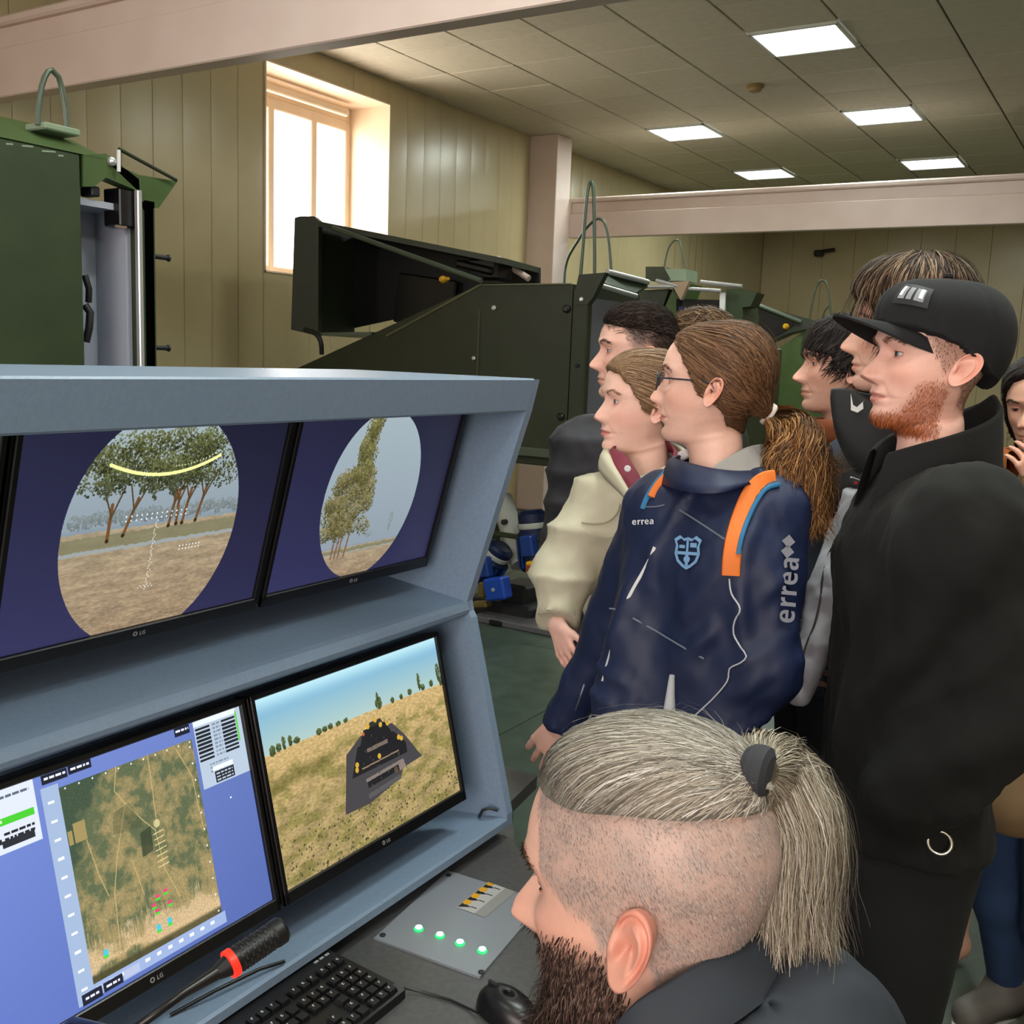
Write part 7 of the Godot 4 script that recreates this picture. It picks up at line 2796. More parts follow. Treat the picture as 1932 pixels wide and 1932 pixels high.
func _glasses_girl():
	var xf := head_xf(1346, 727, 1.88, 104.0, 2.0, 0.0, 0.97)
	var skin := scaled_skin(234, 188, 170)
	var line := [[0, 0.080], [25, 0.076], [42, 0.060], [56, 0.030], [66, 0.004], [74, -0.016], [80, -0.020], [84, 0.004], [90, 0.024], [104, 0.020], [108, -0.020], [116, -0.048], [135, -0.074], [180, -0.088]]
	var mask := func(p: Vector3) -> float: return sm(-0.004, 0.006, p.y - line_at(line, atan2(p.x, p.z)))
	var o := {"xf": xf, "skin": skin, "rows": 150, "cols": 128, "jaw": 0.95, "neck": 0.92, "nose": 0.92, "lips": 0.9, "ear": 0.93, "flare": 0.5, "brow": 0.5, "iris": lin(96, 84, 70), "lip": lin(206, 120, 112), "chin": -0.002, "sculpt": func(p: Vector3) -> Vector3: return Vector3(p.x, minf(p.y, 0.04 + (p.y - 0.04) * 0.86), p.z),
		"fade": func(p: Vector3, c: Color) -> Color: return c.lerp(lin(150, 112, 84), 0.5 * sm(-0.010, 0.004, p.y - line_at(line, atan2(p.x, p.z))))}
	var h := make_head(o)
	var nk := xf * Vector3(0, -0.178, -0.035)
	var t := thing("person", "girl with glasses and a ponytail in a navy jacket with a pale crest", "person", Vector3(nk.x, 0, nk.z))
	var j := joints(nk, 146.0, 0.93, -Vector3(cam_basis.x.x, 0, cam_basis.x.z) * 0.05)
	j.shl = P(1452, 968, 1.83); j.shr = P(1243, 962, 1.98)
	j.ell = P(1442, 1262, 1.79); j.wrl = P(1335, 1420, 1.83)
	j.elr = P(1160, 1180, 2.11); j.wrr = P(1057, 1368, 2.20)
	var hand_tip := PY(1002, 1458, 0.735)
	var hd: Vector3 = (hand_tip - j.wrr).normalized()
	body_skin(t, h, j, o, [[j.wrr, hd, Vector3(0.55, 0.8, 0.55), (cam_basis.x + Vector3(0, 0.5, 0.3)), 0.92, 0.28, 0.003, j.elr],
		[j.wrl, Vector3(-0.6, -0.5, 0.3), j.lf, Vector3.UP, 0.9, 0.5, 0.006]])
	brows(h, t, 360, lin(110, 76, 54), 0.0036)
	var browns := [lin(112, 82, 58), lin(90, 64, 45), lin(134, 100, 72), lin(70, 48, 34), lin(120, 86, 60)]
	var thick := func(p: Vector3) -> float:
		return 0.005 + 0.004 * sm(0.02, 0.09, p.y) + 0.012 * sm(0.02, -0.06, p.z) * sm(-0.09, 0.0, p.y) - 0.003 * sm(0.05, 0.09, p.z)
	obj("hair", hair_shell(h, mask, thick, lin(84, 60, 42), 0.3), M.hair, t)
	var tie := Vector3(0.0, -0.050, -0.112)
	var g := Geo.new()
	hair_gather(h, g, 3600, mask, tie, 0.0009, browns, 0.003, 10, 51, 0.04)
	hair_gather(h, g, 90, mask, tie, 0.00035, browns, 0.012, 10, 52, 0.15)
	obj("combed_hair", g, M.hair, t)
	# tie and curly tail
	var tw := xf * tie
	var tb := (P(1470, 790, 1.90) - tw).normalized()
	g = Geo.new()
	var ax := P(1462, 787, 1.89) - P(1440, 772, 1.89)
	g.lathe(P(1448, 780, 1.88) - ax * 0.12, ax, [Vector2(0.019, -0.001), Vector2(0.0215, 0.002), Vector2(0.0215, 0.009), Vector2(0.019, 0.012)], 20)
	obj("hair_tie", g, mat(rgb8(222, 212, 204), 0.6), t)
	g = Geo.new()
	var golden := [lin(150, 108, 66), lin(118, 82, 48), lin(176, 132, 84), lin(84, 56, 34), lin(134, 92, 54), lin(64, 42, 26)]
	hair_bundle(g, [P(1446, 779, 1.885), P(1486, 792, 1.88), P(1512, 828, 1.86), P(1520, 880, 1.84), P(1532, 930, 1.83), P(1540, 975, 1.82)], [0.014, 0.024, 0.036, 0.046, 0.038, 0.018], 1700, 0.0010, golden, 0.012, 0.5, 53, 2.2)
	hair_bundle(g, [P(1450, 782, 1.885), P(1500, 800, 1.87), P(1535, 850, 1.85), P(1560, 890, 1.84), P(1584, 880, 1.84)], [0.012, 0.022, 0.022, 0.014, 0.004], 160, 0.0009, golden, 0.010, 0.4, 54, 2.5)
	hair_bundle(g, [P(1450, 790, 1.875), P(1475, 830, 1.85), P(1468, 890, 1.82), P(1490, 925, 1.80)], [0.012, 0.026, 0.026, 0.012], 420, 0.001, golden, 0.010, 0.5, 55, 2.2)
	obj("ponytail", g, M.hair, t)
	# glasses
	var gm := mat(rgb8(44, 50, 62), 0.3, 0.4)
	g = Geo.new()
	for s in [1.0, -1.0]:
		var ring := []
		for k in 29:
			var a := TAU * k / 28
			var cx := pow(absf(cos(a)), 0.7) * signf(cos(a)); var sy := pow(absf(sin(a)), 0.7) * signf(sin(a))
			ring.push_back(xf * Vector3(s * (0.0335 + 0.0235 * cx), 0.000 + 0.0165 * sy, 0.1055 - 0.010 * pow(absf(0.0335 + 0.0235 * cx) / 0.06, 2.0)))
		g.tube(ring, 0.0013, 8, false)
		g.tube([xf * Vector3(s * 0.057, 0.007, 0.096), xf * Vector3(s * 0.068, 0.008, 0.088), xf * Vector3(s * 0.0755, 0.008, 0.03), xf * Vector3(s * 0.0775, 0.006, -0.006), xf * Vector3(s * 0.076, -0.018, -0.020)], 0.0016, 8)
	g.tube([xf * Vector3(-0.010, 0.003, 0.1055), xf * Vector3(0, 0.006, 0.1085), xf * Vector3(0.010, 0.003, 0.1055)], 0.0012, 8)
	var fr := obj("glasses_frame", g, gm, t)
	for s in [1.0, -1.0]:
		g = Geo.new()
		var fan := []
		for k in 24:
			var a := TAU * k / 24
			var cx := pow(absf(cos(a)), 0.7) * signf(cos(a)); var sy := pow(absf(sin(a)), 0.7) * signf(sin(a))
			fan.push_back(xf * Vector3(s * (0.0335 + 0.0235 * cx), 0.0165 * sy, 0.1055 - 0.010 * pow(absf(0.0335 + 0.0235 * cx) / 0.06, 2.0)))
		g.poly(fan, xf.basis.z.normalized())
		obj("lens", g, M.lens, fr, t.position)
	# jacket
	var navy := cloth(rgb8(23, 35, 70), 0.55, 0.2)
	var b := torso_bones(j, 1.12)
	for k in ["l", "r"]:
		for q in arm_bones(j, k, 1.22): b.push_back(q)
	b.push_back([j.shl.lerp(j.shr, 0.15), j.shr.lerp(j.shl, 0.15), 0.060, 0.060])
	b.push_back([nk + j.lf * 0.03 - Vector3(0, 0.04, 0), j.shl, 0.05, 0.050])
	b.push_back([nk - j.lf * 0.03 - Vector3(0, 0.04, 0), j.shr, 0.05, 0.050])
	b.push_back([j.hip + j.lf * 0.06 - Vector3(0, 0.12, 0), j.hip - j.lf * 0.06 - Vector3(0, 0.12, 0), 0.125, 0.125, j.fw, 1.15])
	# chest pushed towards the outline seen against the light jacket
	b.push_back([P(1262, 1010, 1.93), P(1190, 1330, 1.95), 0.062, 0.080])
	var f := field_of(b, 0.009, 0.045)
	f.cut(Vector3(0, 0.80, 0), Vector3.DOWN)
	f.cut(j.wrr + hd * 0.004, (j.wrr - j.elr).normalized() * 1.0 if false else Vector3(-0.28, -0.93, -0.1).normalized())
	f.carve(xf * Vector3(0, -0.08, -0.02), nk + Vector3(0, -0.03, 0), 0.058, 0.058)
	f.mesh()
	f.relax(2)
	var n := fnl(4.0, 73, 3)
	var cr := []
	for q in [[1328, 890, 1242, 1030, 0.008, 0.010], [1395, 1095, 1400, 1230, 0.010, 0.012], [1500, 1180, 1400, 1260, 0.010, 0.009], [1510, 1240, 1405, 1300, 0.010, 0.010], [1500, 1300, 1380, 1310, 0.010, 0.008], [1440, 930, 1400, 1060, 0.012, 0.008], [1500, 1060, 1440, 1130, 0.010, 0.006], [1240, 1000, 1225, 1100, 0.010, 0.008], [1120, 1250, 1180, 1290, 0.008, 0.008], [1095, 1290, 1150, 1330, 0.008, 0.007], [1200, 1080, 1150, 1230, 0.012, 0.008], [1330, 1110, 1280, 1180, 0.014, 0.006], [1360, 1180, 1300, 1230, 0.012, 0.006], [1470, 1340, 1330, 1420, 0.010, 0.008]]:
		cr.push_back([on(f, q[0], q[1]), on(f, q[2], q[3]), q[4], q[5]])
	f.push(func(p: Vector3, _n: Vector3) -> float: return 0.008 * n.get_noise_3d(p.x * 1.8, p.y * 1.2, p.z * 1.8) + 0.0035 * n.get_noise_3d(p.x * 5.0, p.y * 3.0 + p.x * 2.0, p.z * 5.0) + 1.5 * creased(cr, p))
	g = Geo.new()
	f.to(g)
	var jk := obj("jacket", g, navy, t)
	# hood lying on the shoulders, pale lining, shirt collar
	var hi := [P(1270, 862, 1.91), P(1298, 872, 1.83), P(1350, 884, 1.79), P(1400, 888, 1.805), P(1436, 882, 1.86), P(1440, 868, 1.95), P(1360, 858, 1.98), P(1293, 856, 1.96)]
	var lo := [P(1252, 912, 1.92), P(1288, 925, 1.80), P(1350, 930, 1.755), P(1408, 914, 1.775), P(1442, 897, 1.85), P(1462, 892, 1.97), P(1360, 888, 2.01), P(1272, 892, 1.98)]
	collar(t, "collar", lo, hi, 0.007, navy, false)
	hi = [P(1352, 878, 1.80), P(1375, 862, 1.815), P(1405, 845, 1.84), P(1438, 838, 1.89), P(1452, 846, 1.95)]
	lo = [P(1356, 896, 1.80), P(1385, 900, 1.805), P(1425, 902, 1.82), P(1462, 894, 1.87), P(1470, 880, 1.95)]
	var hl: MeshInstance3D = collar(t, "hood_lining", lo, hi, 0.008, cloth(rgb8(168, 166, 164), 0.9, 1.2))
	part_label(hl, "grey marled hood lining")
	g = Geo.new()
	g.box(P(1290, 858, 1.945), Vector3(0.022, 0.018, 0.012), Basis(Vector3(0.3, 0.4, 0.8).normalized(), 0.6), 0.004)
	obj("shirt_collar", g, cloth(rgb8(226, 224, 226), 0.7), t)
	# trims: piping, zip guard, strap edges
	var pipe := mat(rgb8(190, 194, 200), 0.4)
	var dim := mat(rgb8(108, 116, 132), 0.5)
	var white := mat(rgb8(226, 228, 230), 0.4)
	for q in [
		[[[1235, 1032], [1228, 1050], [1215, 1075], [1195, 1110], [1180, 1140], [1170, 1165]], 0.006, white],
		[[[1170, 1165], [1160, 1200], [1148, 1240], [1136, 1285]], 0.0035, pipe],
		[[[1282, 962], [1320, 986], [1368, 1018]], 0.0032, dim],
		[[[1194, 1166], [1240, 1192], [1290, 1222], [1328, 1243]], 0.0032, dim],
		[[[1376, 1092], [1380, 1120], [1396, 1148], [1386, 1172], [1384, 1196], [1398, 1222]], 0.0030, pipe],
		[[[1398, 1222], [1408, 1238], [1398, 1250], [1376, 1262], [1372, 1285], [1345, 1318], [1300, 1360]], 0.0026, pipe],
		[[[1212, 956], [1238, 956], [1254, 952]], 0.0026, dim],
		[[[1102, 1292], [1094, 1316], [1086, 1340]], 0.003, dim],
		[[[1150, 1148], [1168, 1150]], 0.003, dim]]:
		trim_on(f, q[0], q[1], 0.0012, q[2], t, "piping")
	# white cord end hanging at the pocket
	g = Geo.new()
	g.tube([on(f, 1268, 1274, 0.006), on(f, 1265, 1310, 0.006), on(f, 1262, 1362, 0.006)], [0.005, 0.008, 0.013], 10)
	obj("pocket_cord", g, cloth(rgb8(196, 200, 206), 0.8), t)
	# backpack straps: orange with a blue edge
	var orange := cloth(rgb8(236, 122, 40), 0.6)
	var teal := cloth(rgb8(34, 112, 158), 0.6)
	var s1 := trim_on(f, [[1462, 903], [1440, 908], [1418, 930], [1400, 970], [1388, 1010], [1381, 1050], [1379, 1086]], 0.031, 0.004, orange, t, "backpack_strap", 0.004)
	part_label(s1, "orange padded strap on the near shoulder")
	trim_on(f, [[1470, 914], [1446, 922], [1428, 945], [1411, 980], [1399, 1015], [1393, 1046]], 0.008, 0.005, teal, t, "strap_edge", 0.005)
	var s2 := trim_on(f, [[1274, 882], [1258, 896], [1240, 916], [1228, 938]], 0.013, 0.003, orange, t, "backpack_strap", 0.004)
	part_label(s2, "orange padded strap on the far shoulder")
	trim_on(f, [[1262, 884], [1240, 908], [1222, 936], [1212, 960]], 0.010, 0.003, teal, t, "strap_edge", 0.005)
	# side stripe of the trousers' drawcord below
	g = Geo.new()
	var oc := on(f, 1434, 1376, 0.006)
	g.tube([oc, oc + Vector3(0.002, -0.05, 0), oc + Vector3(0, -0.10, 0)], 0.0035, 8)
	obj("orange_cord", g, cloth(rgb8(200, 110, 70), 0.7), t)
	_crest(t, f, on(f, 1297, 1042, 0.010), 0.050)
	# brand lettering: small on the chest, outlined down the sleeve
	var nn := (EYE - on(f, 1218, 984)).normalized()
	text_on(t, "chest_lettering", "errea", on(f, 1213, 984, 0.024), on(f, 1231, 984) - on(f, 1203, 985), nn, 0.011, mat(rgb8(196, 200, 208), 0.5), true)
	var sa := on(f, 1482, 1165, 0.015); var sb := on(f, 1490, 1060, 0.015)
	nn = (EYE - (sa + sb) / 2).normalized()
	var lm := mat(rgb8(112, 116, 128), 0.5)
	text_on(t, "sleeve_lettering", "errea", (sa + sb) / 2, sb - sa, nn, 0.031, lm, true)
	g = Geo.new()
	var c0 := on(f, 1487, 1030, 0.010)
	var up := (on(f, 1490, 1005, 0.005) - on(f, 1485, 1052, 0.005)).normalized()
	var si := nn.cross(up).normalized()
	for q in [[0.008, 0.011], [-0.010, 0.011]]:
		var m: Vector3 = c0 + up * q[0]
		var r: float = q[1]
		g.prism([m + up * r * 1.1, m + si * r, m - up * r * 1.1, m - si * r], nn * 0.001)
	obj("sleeve_emblem", g, lm, t)
	# trousers and shoes
	trousers(t, j, cloth(rgb8(30, 32, 40), 0.8))
	shoes(t, j, mat(rgb8(60, 60, 66), 0.5), M.sole)
	# slim backpack behind her
	var bp := thing("backpack", "dark backpack with orange straps on the back of the glasses girl", "backpack", nk - j.fw * 0.2 - Vector3(0, 0.3, 0))
	g = Geo.new()
	g.box(nk - j.fw * 0.175 - Vector3(0, 0.30, 0) - j.lf * 0.06, Vector3(0.18, 0.32, 0.07), Basis(j.lf, Vector3.UP, j.fw), 0.04)
	obj("bag", g, cloth(rgb8(30, 34, 42), 0.8), bp)
	g = Geo.new()
	g.box(nk - j.fw * 0.225 - Vector3(0, 0.36, 0) - j.lf * 0.06, Vector3(0.15, 0.15, 0.04), Basis(j.lf, Vector3.UP, j.fw), 0.02)
	obj("pocket", g, cloth(rgb8(34, 60, 84), 0.8), bp)

# pale shield: outline with a notched top, two upper fields, a band, a ball below
func _crest(t: Node3D, f: Field, at: Vector3, size: float):
	var nn := (EYE - at).normalized()
	var x := (on(f, 1325, 1046, 0.003) - on(f, 1270, 1042, 0.003)).normalized()
	nn = (nn - x * nn.dot(x)).normalized()
	var y := nn.cross(x)
	var pale := mat(rgb8(126, 170, 214), 0.5)
	var out := [Vector2(-0.30, 0.52), Vector2(-0.16, 0.42), Vector2(0, 0.47), Vector2(0.16, 0.42), Vector2(0.30, 0.52), Vector2(0.50, 0.40), Vector2(0.42, 0.20), Vector2(0.46, -0.05), Vector2(0.36, -0.30), Vector2(0.16, -0.46), Vector2(0, -0.54), Vector2(-0.16, -0.46), Vector2(-0.36, -0.30), Vector2(-0.46, -0.05), Vector2(-0.42, 0.20), Vector2(-0.50, 0.40)]
	var pt := func(v: Vector2) -> Vector3: return at + x * v.x * size * 1.3 + y * v.y * size * 1.12
	var g := Geo.new()
	var n := out.size()
	for k in n:
		var a: Vector2 = out[k]; var b: Vector2 = out[(k + 1) % n]
		g.prism([pt.call(a), pt.call(b), pt.call(b * 0.82), pt.call(a * 0.82)], nn * 0.0012)
	for r in [[Vector2(-0.40, 0.02), Vector2(0.40, 0.02), Vector2(0.40, -0.08), Vector2(-0.40, -0.08)], [Vector2(-0.04, 0.42), Vector2(0.03, 0.42), Vector2(0.03, 0.0), Vector2(-0.04, 0.0)], [Vector2(0.10, 0.30), Vector2(0.32, 0.30), Vector2(0.32, 0.16), Vector2(0.10, 0.16)], [Vector2(-0.30, 0.22), Vector2(-0.10, 0.22), Vector2(-0.10, 0.12), Vector2(-0.30, 0.12)], [Vector2(-0.05, -0.08), Vector2(0.05, -0.08), Vector2(0.05, -0.46), Vector2(-0.05, -0.46)]]:
		var q := []
		for v in r: q.push_back(pt.call(v))
		g.prism(q, nn * 0.0012)
	var ball := []
	for k in 14: ball.push_back(pt.call(Vector2(cos(TAU * k / 14), sin(TAU * k / 14)) * 0.11 + Vector2(0, -0.22)))
	g.prism(ball, nn * 0.0014)
	var o := obj("crest", g, pale, t)
	part_label(o, "pale blue shield crest on the chest")

func PC(x: float, y: float, d: float) -> Vector3: return P(x, y, d * 1.05)

func _child():
	var xf := head_xf(1214, 764, 2.31, 133.0, 1.0, 0.0, 0.975)
	var skin := scaled_skin(236, 190, 174)
	var line := [[0, 0.074], [25, 0.068], [45, 0.046], [60, 0.016], [72, -0.012], [84, -0.018], [92, 0.014], [104, 0.0], [115, -0.04], [140, -0.07], [180, -0.085]]
	var mask := func(p: Vector3) -> float: return sm(-0.004, 0.006, p.y - line_at(line, atan2(p.x, p.z)))
	var o := {"xf": xf, "skin": skin, "jaw": 0.93, "neck": 0.85, "nose": 0.85, "cheek": 0.7, "hollow": 0.2, "brow": 0.4, "iris": lin(110, 122, 130), "lip": lin(214, 116, 112), "lid": 0.36, "ear": 0.9,
		"fade": func(p: Vector3, c: Color) -> Color: return c.lerp(lin(176, 136, 106), 0.5 * sm(-0.010, 0.004, p.y - line_at(line, atan2(p.x, p.z))))}
	var h := make_head(o)
	var nk := xf * Vector3(0, -0.18, -0.03)
	var t := thing("person", "fair-haired child in a cream quilted jacket with a maroon collar, one hand hanging", "person", Vector3(nk.x, 0, nk.z))
	var j := joints(nk, 142.0, 0.90)
	j.shr = PC(1136, 960, 2.22); j.shl = PC(1280, 950, 2.12)
	j.elr = PC(1068, 1075, 2.22); j.wrr = PC(1050, 1176, 2.16)
	j.ell = PC(1330, 1150, 2.12); j.wrl = PC(1300, 1330, 2.10)
	var hd: Vector3 = PC(1078, 1262, 2.12) - j.wrr
	body_skin(t, h, j, o, [[j.wrr, hd, -cam_basis.x * 0.8 - Vector3(0, 0, 0) + cam_basis.z * 0.5, cam_basis.z * 0.6 + cam_basis.x * 0.8, 0.76, 0.5, 0.003, j.elr], relaxed_hand(j, "l", 1.0)])
	brows(h, t, 260, lin(150, 112, 86), 0.0034)
	var fair := [lin(150, 118, 90), lin(122, 94, 70), lin(172, 140, 110), lin(104, 78, 58)]
	var thick := func(p: Vector3) -> float: return 0.005 + 0.006 * sm(0.02, 0.09, p.y) + 0.008 * sm(0.0, -0.08, p.z)
	obj("hair", hair_shell(h, mask, thick, lin(118, 92, 68), 0.25), M.hair, t)
	var g := Geo.new()
	hair_gather(h, g, 2200, mask, Vector3(0, -0.02, -0.112), 0.0009, fair, 0.003, 9, 61, 0.04)
	obj("combed_hair", g, M.hair, t)
	# quilted jacket
	var jm := cloth(rgb8(190, 184, 160), 0.7, 0.3)
	var b := torso_bones(j, 1.20)
	for k in ["l", "r"]:
		for q in arm_bones(j, k, 1.52): b.push_back(q)
	b.push_back([j.shl.lerp(j.shr, 0.2), j.shr.lerp(j.shl, 0.2), 0.058, 0.058])
	b.push_back([nk - j.lf * 0.03 - Vector3(0, 0.06, 0), j.shr, 0.05, 0.055])
	b.push_back([nk + j.lf * 0.03 - Vector3(0, 0.06, 0), j.shl, 0.05, 0.055])
	var f := field_of(b, 0.010, 0.045)
	f.cut(Vector3(0, 0.88, 0), Vector3.DOWN)
	f.cut(j.wrr + Vector3(0, 0.006, 0), (j.wrr - j.elr).normalized())
	f.carve(xf * Vector3(0, -0.08, -0.02), nk + Vector3(0, -0.05, 0), 0.060, 0.066)
	f.carve(PC(1222, 870, 2.06), PC(1212, 925, 2.02), 0.062, 0.022)
	f.mesh()
	f.relax(2)
	var n := fnl(5.0, 74, 3)
	var ya := nk.y
	f.push(func(p: Vector3, _n: Vector3) -> float:
		var q := absf(sin((p.y - ya + 0.010 * n.get_noise_3d(p.x, p.y, p.z)) * PI / 0.105))
		return 0.017 * pow(q, 0.55) - 0.012 + 0.008 * n.get_noise_3d(p.x * 2.0, p.y * 2.0, p.z * 2.0))
	g = Geo.new()
	f.to(g)
	obj("jacket", g, jm, t)
	# ribbed cuff, pocket flap with a snap
	g = Geo.new()
	var ad: Vector3 = (j.wrr - j.elr).normalized()
	g.tube([j.wrr - ad * 0.05, j.wrr - ad * 0.042, j.wrr - ad * 0.016, j.wrr - ad * 0.008], [0.040, 0.0475, 0.0465, 0.040], 24, false)
	obj("cuff", g, cloth(rgb8(176, 170, 148), 0.8, 1.0), t)
	trim_on(f, [[1098, 985], [1120, 988], [1146, 984], [1164, 968], [1170, 950]], 0.004, 0.003, cloth(rgb8(168, 162, 138), 0.8), t, "flap_seam", 0.002)
	g = Geo.new()
	g.lathe(on(f, 1180, 936, 0.002), (EYE - PC(1180, 936, 2.2)).normalized(), [Vector2(0.006, 0), Vector2(0.005, 0.003), Vector2(0, 0.003)], 12)
	obj("snap", g, M.dark, t)
	trim_on(f, [[1172, 952], [1186, 944], [1196, 960], [1190, 1000], [1176, 1060], [1160, 1120]], 0.006, 0.003, cloth(rgb8(196, 190, 168), 0.7), t, "placket", 0.002)
	# jacket collar and the maroon polo collar with a button
	var lo := [PC(1206, 974, 2.03), PC(1176, 934, 2.05), PC(1146, 899, 2.12), PC(1140, 876, 2.2), PC(1180, 864, 2.29), PC(1260, 864, 2.27), PC(1300, 894, 2.16), PC(1270, 944, 2.06)]
	var hi := [PC(1200, 944, 2.03), PC(1172, 899, 2.06), PC(1150, 862, 2.12), PC(1146, 846, 2.18), PC(1180, 829, 2.26), PC(1250, 829, 2.24), PC(1296, 859, 2.15), PC(1252, 919, 2.06)]
	collar(t, "collar", lo, hi, 0.011, jm)
	var maroon := cloth(rgb8(112, 30, 50), 0.75)
	lo = [PC(1214, 958, 2.035), PC(1188, 923, 2.045), PC(1160, 883, 2.09), PC(1150, 858, 2.17), PC(1185, 850, 2.25), PC(1255, 850, 2.23), PC(1290, 876, 2.13), PC(1244, 933, 2.05)]
	hi = [PC(1222, 933, 2.045), PC(1206, 896, 2.065), PC(1180, 858, 2.10), PC(1158, 844, 2.16), PC(1190, 828, 2.23), PC(1245, 828, 2.21), PC(1272, 854, 2.13), PC(1232, 913, 2.055)]
	var mc := collar(t, "polo_collar", lo, hi, 0.005, maroon)
	part_label(mc, "maroon polo collar")
	g = Geo.new()
	g.lathe(PC(1184, 884, 2.05), (EYE - PC(1184, 884, 2.05)).normalized(), [Vector2(0.0065, -0.004), Vector2(0.007, 0.001), Vector2(0.004, 0.002), Vector2(0, 0.001)], 14)
	obj("button", g, M.white, t)
	trousers(t, j, cloth(rgb8(150, 150, 152), 0.85), 0.014, 1.2)
	shoes(t, j, mat(rgb8(120, 120, 124), 0.5), M.sole)

# short-haired or plain figures standing behind
func _crew_boy():
	var xf := head_xf(1203, 668, 2.63, 124.0, 0.0, 0.0, 1.03)
	var skin := scaled_skin(234, 186, 170)
	var line := [[0, 0.070], [22, 0.068], [40, 0.063], [52, 0.060], [70, 0.058], [100, 0.054], [130, 0.040], [180, 0.020]]
	var low := [[0, 0.070], [50, 0.052], [66, 0.010], [76, -0.012], [88, -0.016], [100, -0.01], [120, -0.05], [180, -0.07]]
	var mask := func(p: Vector3) -> float: return sm(-0.014, 0.014, p.y - line_at(line, atan2(p.x, p.z)))
	var o := {"xf": xf, "skin": skin, "jaw": 1.0, "nose": 1.0, "iris": lin(104, 122, 140), "lid": 0.2,
		"fade": func(p: Vector3, c: Color) -> Color:
			var a := atan2(p.x, p.z)
			return c.lerp(lin(58, 46, 42), 0.9 * sm(0.0, 0.055, p.y - line_at(low, a)) * sm(-0.02, 0.0, p.y - line_at(low, a)))}
	var h := make_head(o)
	var nk := xf * Vector3(0, -0.185, -0.03)
	var t := thing("person", "dark crew-cut boy in a charcoal quilted jacket behind the fair-haired child", "person", Vector3(nk.x, 0, nk.z))
	var j := joints(nk, 128.0, 1.0)
	pockets(j)
	j.shr = P(1102, 850, 2.72); j.elr = P(1075, 1050, 2.74); j.wrr = P(1110, 1200, 2.70)
	j.shl = P(1300, 860, 2.62); j.ell = P(1320, 1060, 2.62); j.wrl = P(1290, 1200, 2.60)
	body_skin(t, h, j, o, [relaxed_hand(j, "l", 1.0), relaxed_hand(j, "r", -1.0)])
	brows(h, t, 420, lin(50, 38, 34))
	var dark := [lin(38, 30, 28), lin(54, 44, 40), lin(26, 21, 20), lin(70, 58, 52)]
	var thick := func(p: Vector3) -> float: return 0.004 + 0.007 * sm(0.06, 0.10, p.y)
	obj("hair", hair_shell(h, mask, thick, lin(36, 29, 27), 0.3), M.hair_dull, t)
	var g := Geo.new()
	hair_flow(h, g, 2400, mask, func(p): return Vector3(0, 0.15 - p.y * 2.0, 0.8), 0.018, 0.0008, dark, 0.003, 4, 0.5, 71)
	hair_short(h, g, 2600, func(p: Vector3) -> float: return 0.9 * sm(0.9, 1.1, absf(atan2(p.x, p.z))) * gs(p.y - line_at(line, atan2(p.x, p.z)) + 0.006, 0.012), func(_p): return Vector3(0, -0.4, -0.5), func(_p): return 0.006, 0.0004, dark, 0.3, 72)
	obj("cropped_hair", g, M.hair_dull, t)
	_puffer(t, h, j, nk, cloth(rgb8(44, 44, 52), 0.6, 0.2), 71)
	trousers(t, j, cloth(rgb8(36, 38, 44), 0.8))
	shoes(t, j, mat(rgb8(40, 40, 44), 0.5), M.sole)

func _puffer(t: Node3D, h: Head, j: Dictionary, nk: Vector3, jm: Material, seed_: int, pitch := 0.085, amount := 0.010):
	var b := torso_bones(j, 1.24)
	for k in ["l", "r"]:
		for q in arm_bones(j, k, 1.5): b.push_back(q)
	b.push_back([j.shl.lerp(j.shr, 0.1), j.shr.lerp(j.shl, 0.1), 0.072, 0.072])
	b.push_back([nk - j.lf * 0.03 - Vector3(0, 0.02, 0), j.shr, 0.055, 0.06])
	b.push_back([nk + j.lf * 0.03 - Vector3(0, 0.02, 0), j.shl, 0.055, 0.06])
	var f := field_of(b, 0.012, 0.05)
	f.cut(Vector3(0, 0.84, 0), Vector3.DOWN)
	f.carve(h.xf * Vector3(0, -0.07, -0.02), nk + Vector3(0, -0.03, 0), 0.062, 0.064)
	f.mesh()
	f.relax(2)
	var n := fnl(5.0, seed_, 3)
	f.push(func(p: Vector3, _n: Vector3) -> float:
		var q := absf(sin((p.y + 0.012 * n.get_noise_3d(p.x, p.y, p.z)) * PI / pitch))
		return amount * pow(q, 0.6) - amount * 0.8 + 0.007 * n.get_noise_3d(p.x * 2.0, p.y * 2.0, p.z * 2.0))
	var g := Geo.new()
	f.to(g)
	obj("jacket", g, jm, t)
	var lo := []; var hi := []
	for k in 13:
		var a := deg_to_rad(-150 + 300.0 * k / 12.0)
		var d: Vector3 = -j.fw * cos(a) + j.lf * sin(a)
		var e := absf(a) / deg_to_rad(150)
		lo.push_back(nk + d * (0.100 + 0.008 * e) + Vector3(0, -0.045 - 0.03 * e * e, 0))
		hi.push_back(nk + d * (0.088 + 0.006 * e) + Vector3(0, 0.045 - 0.050 * e * e, 0))
	collar(t, "collar", lo, hi, 0.011, jm)
	return f

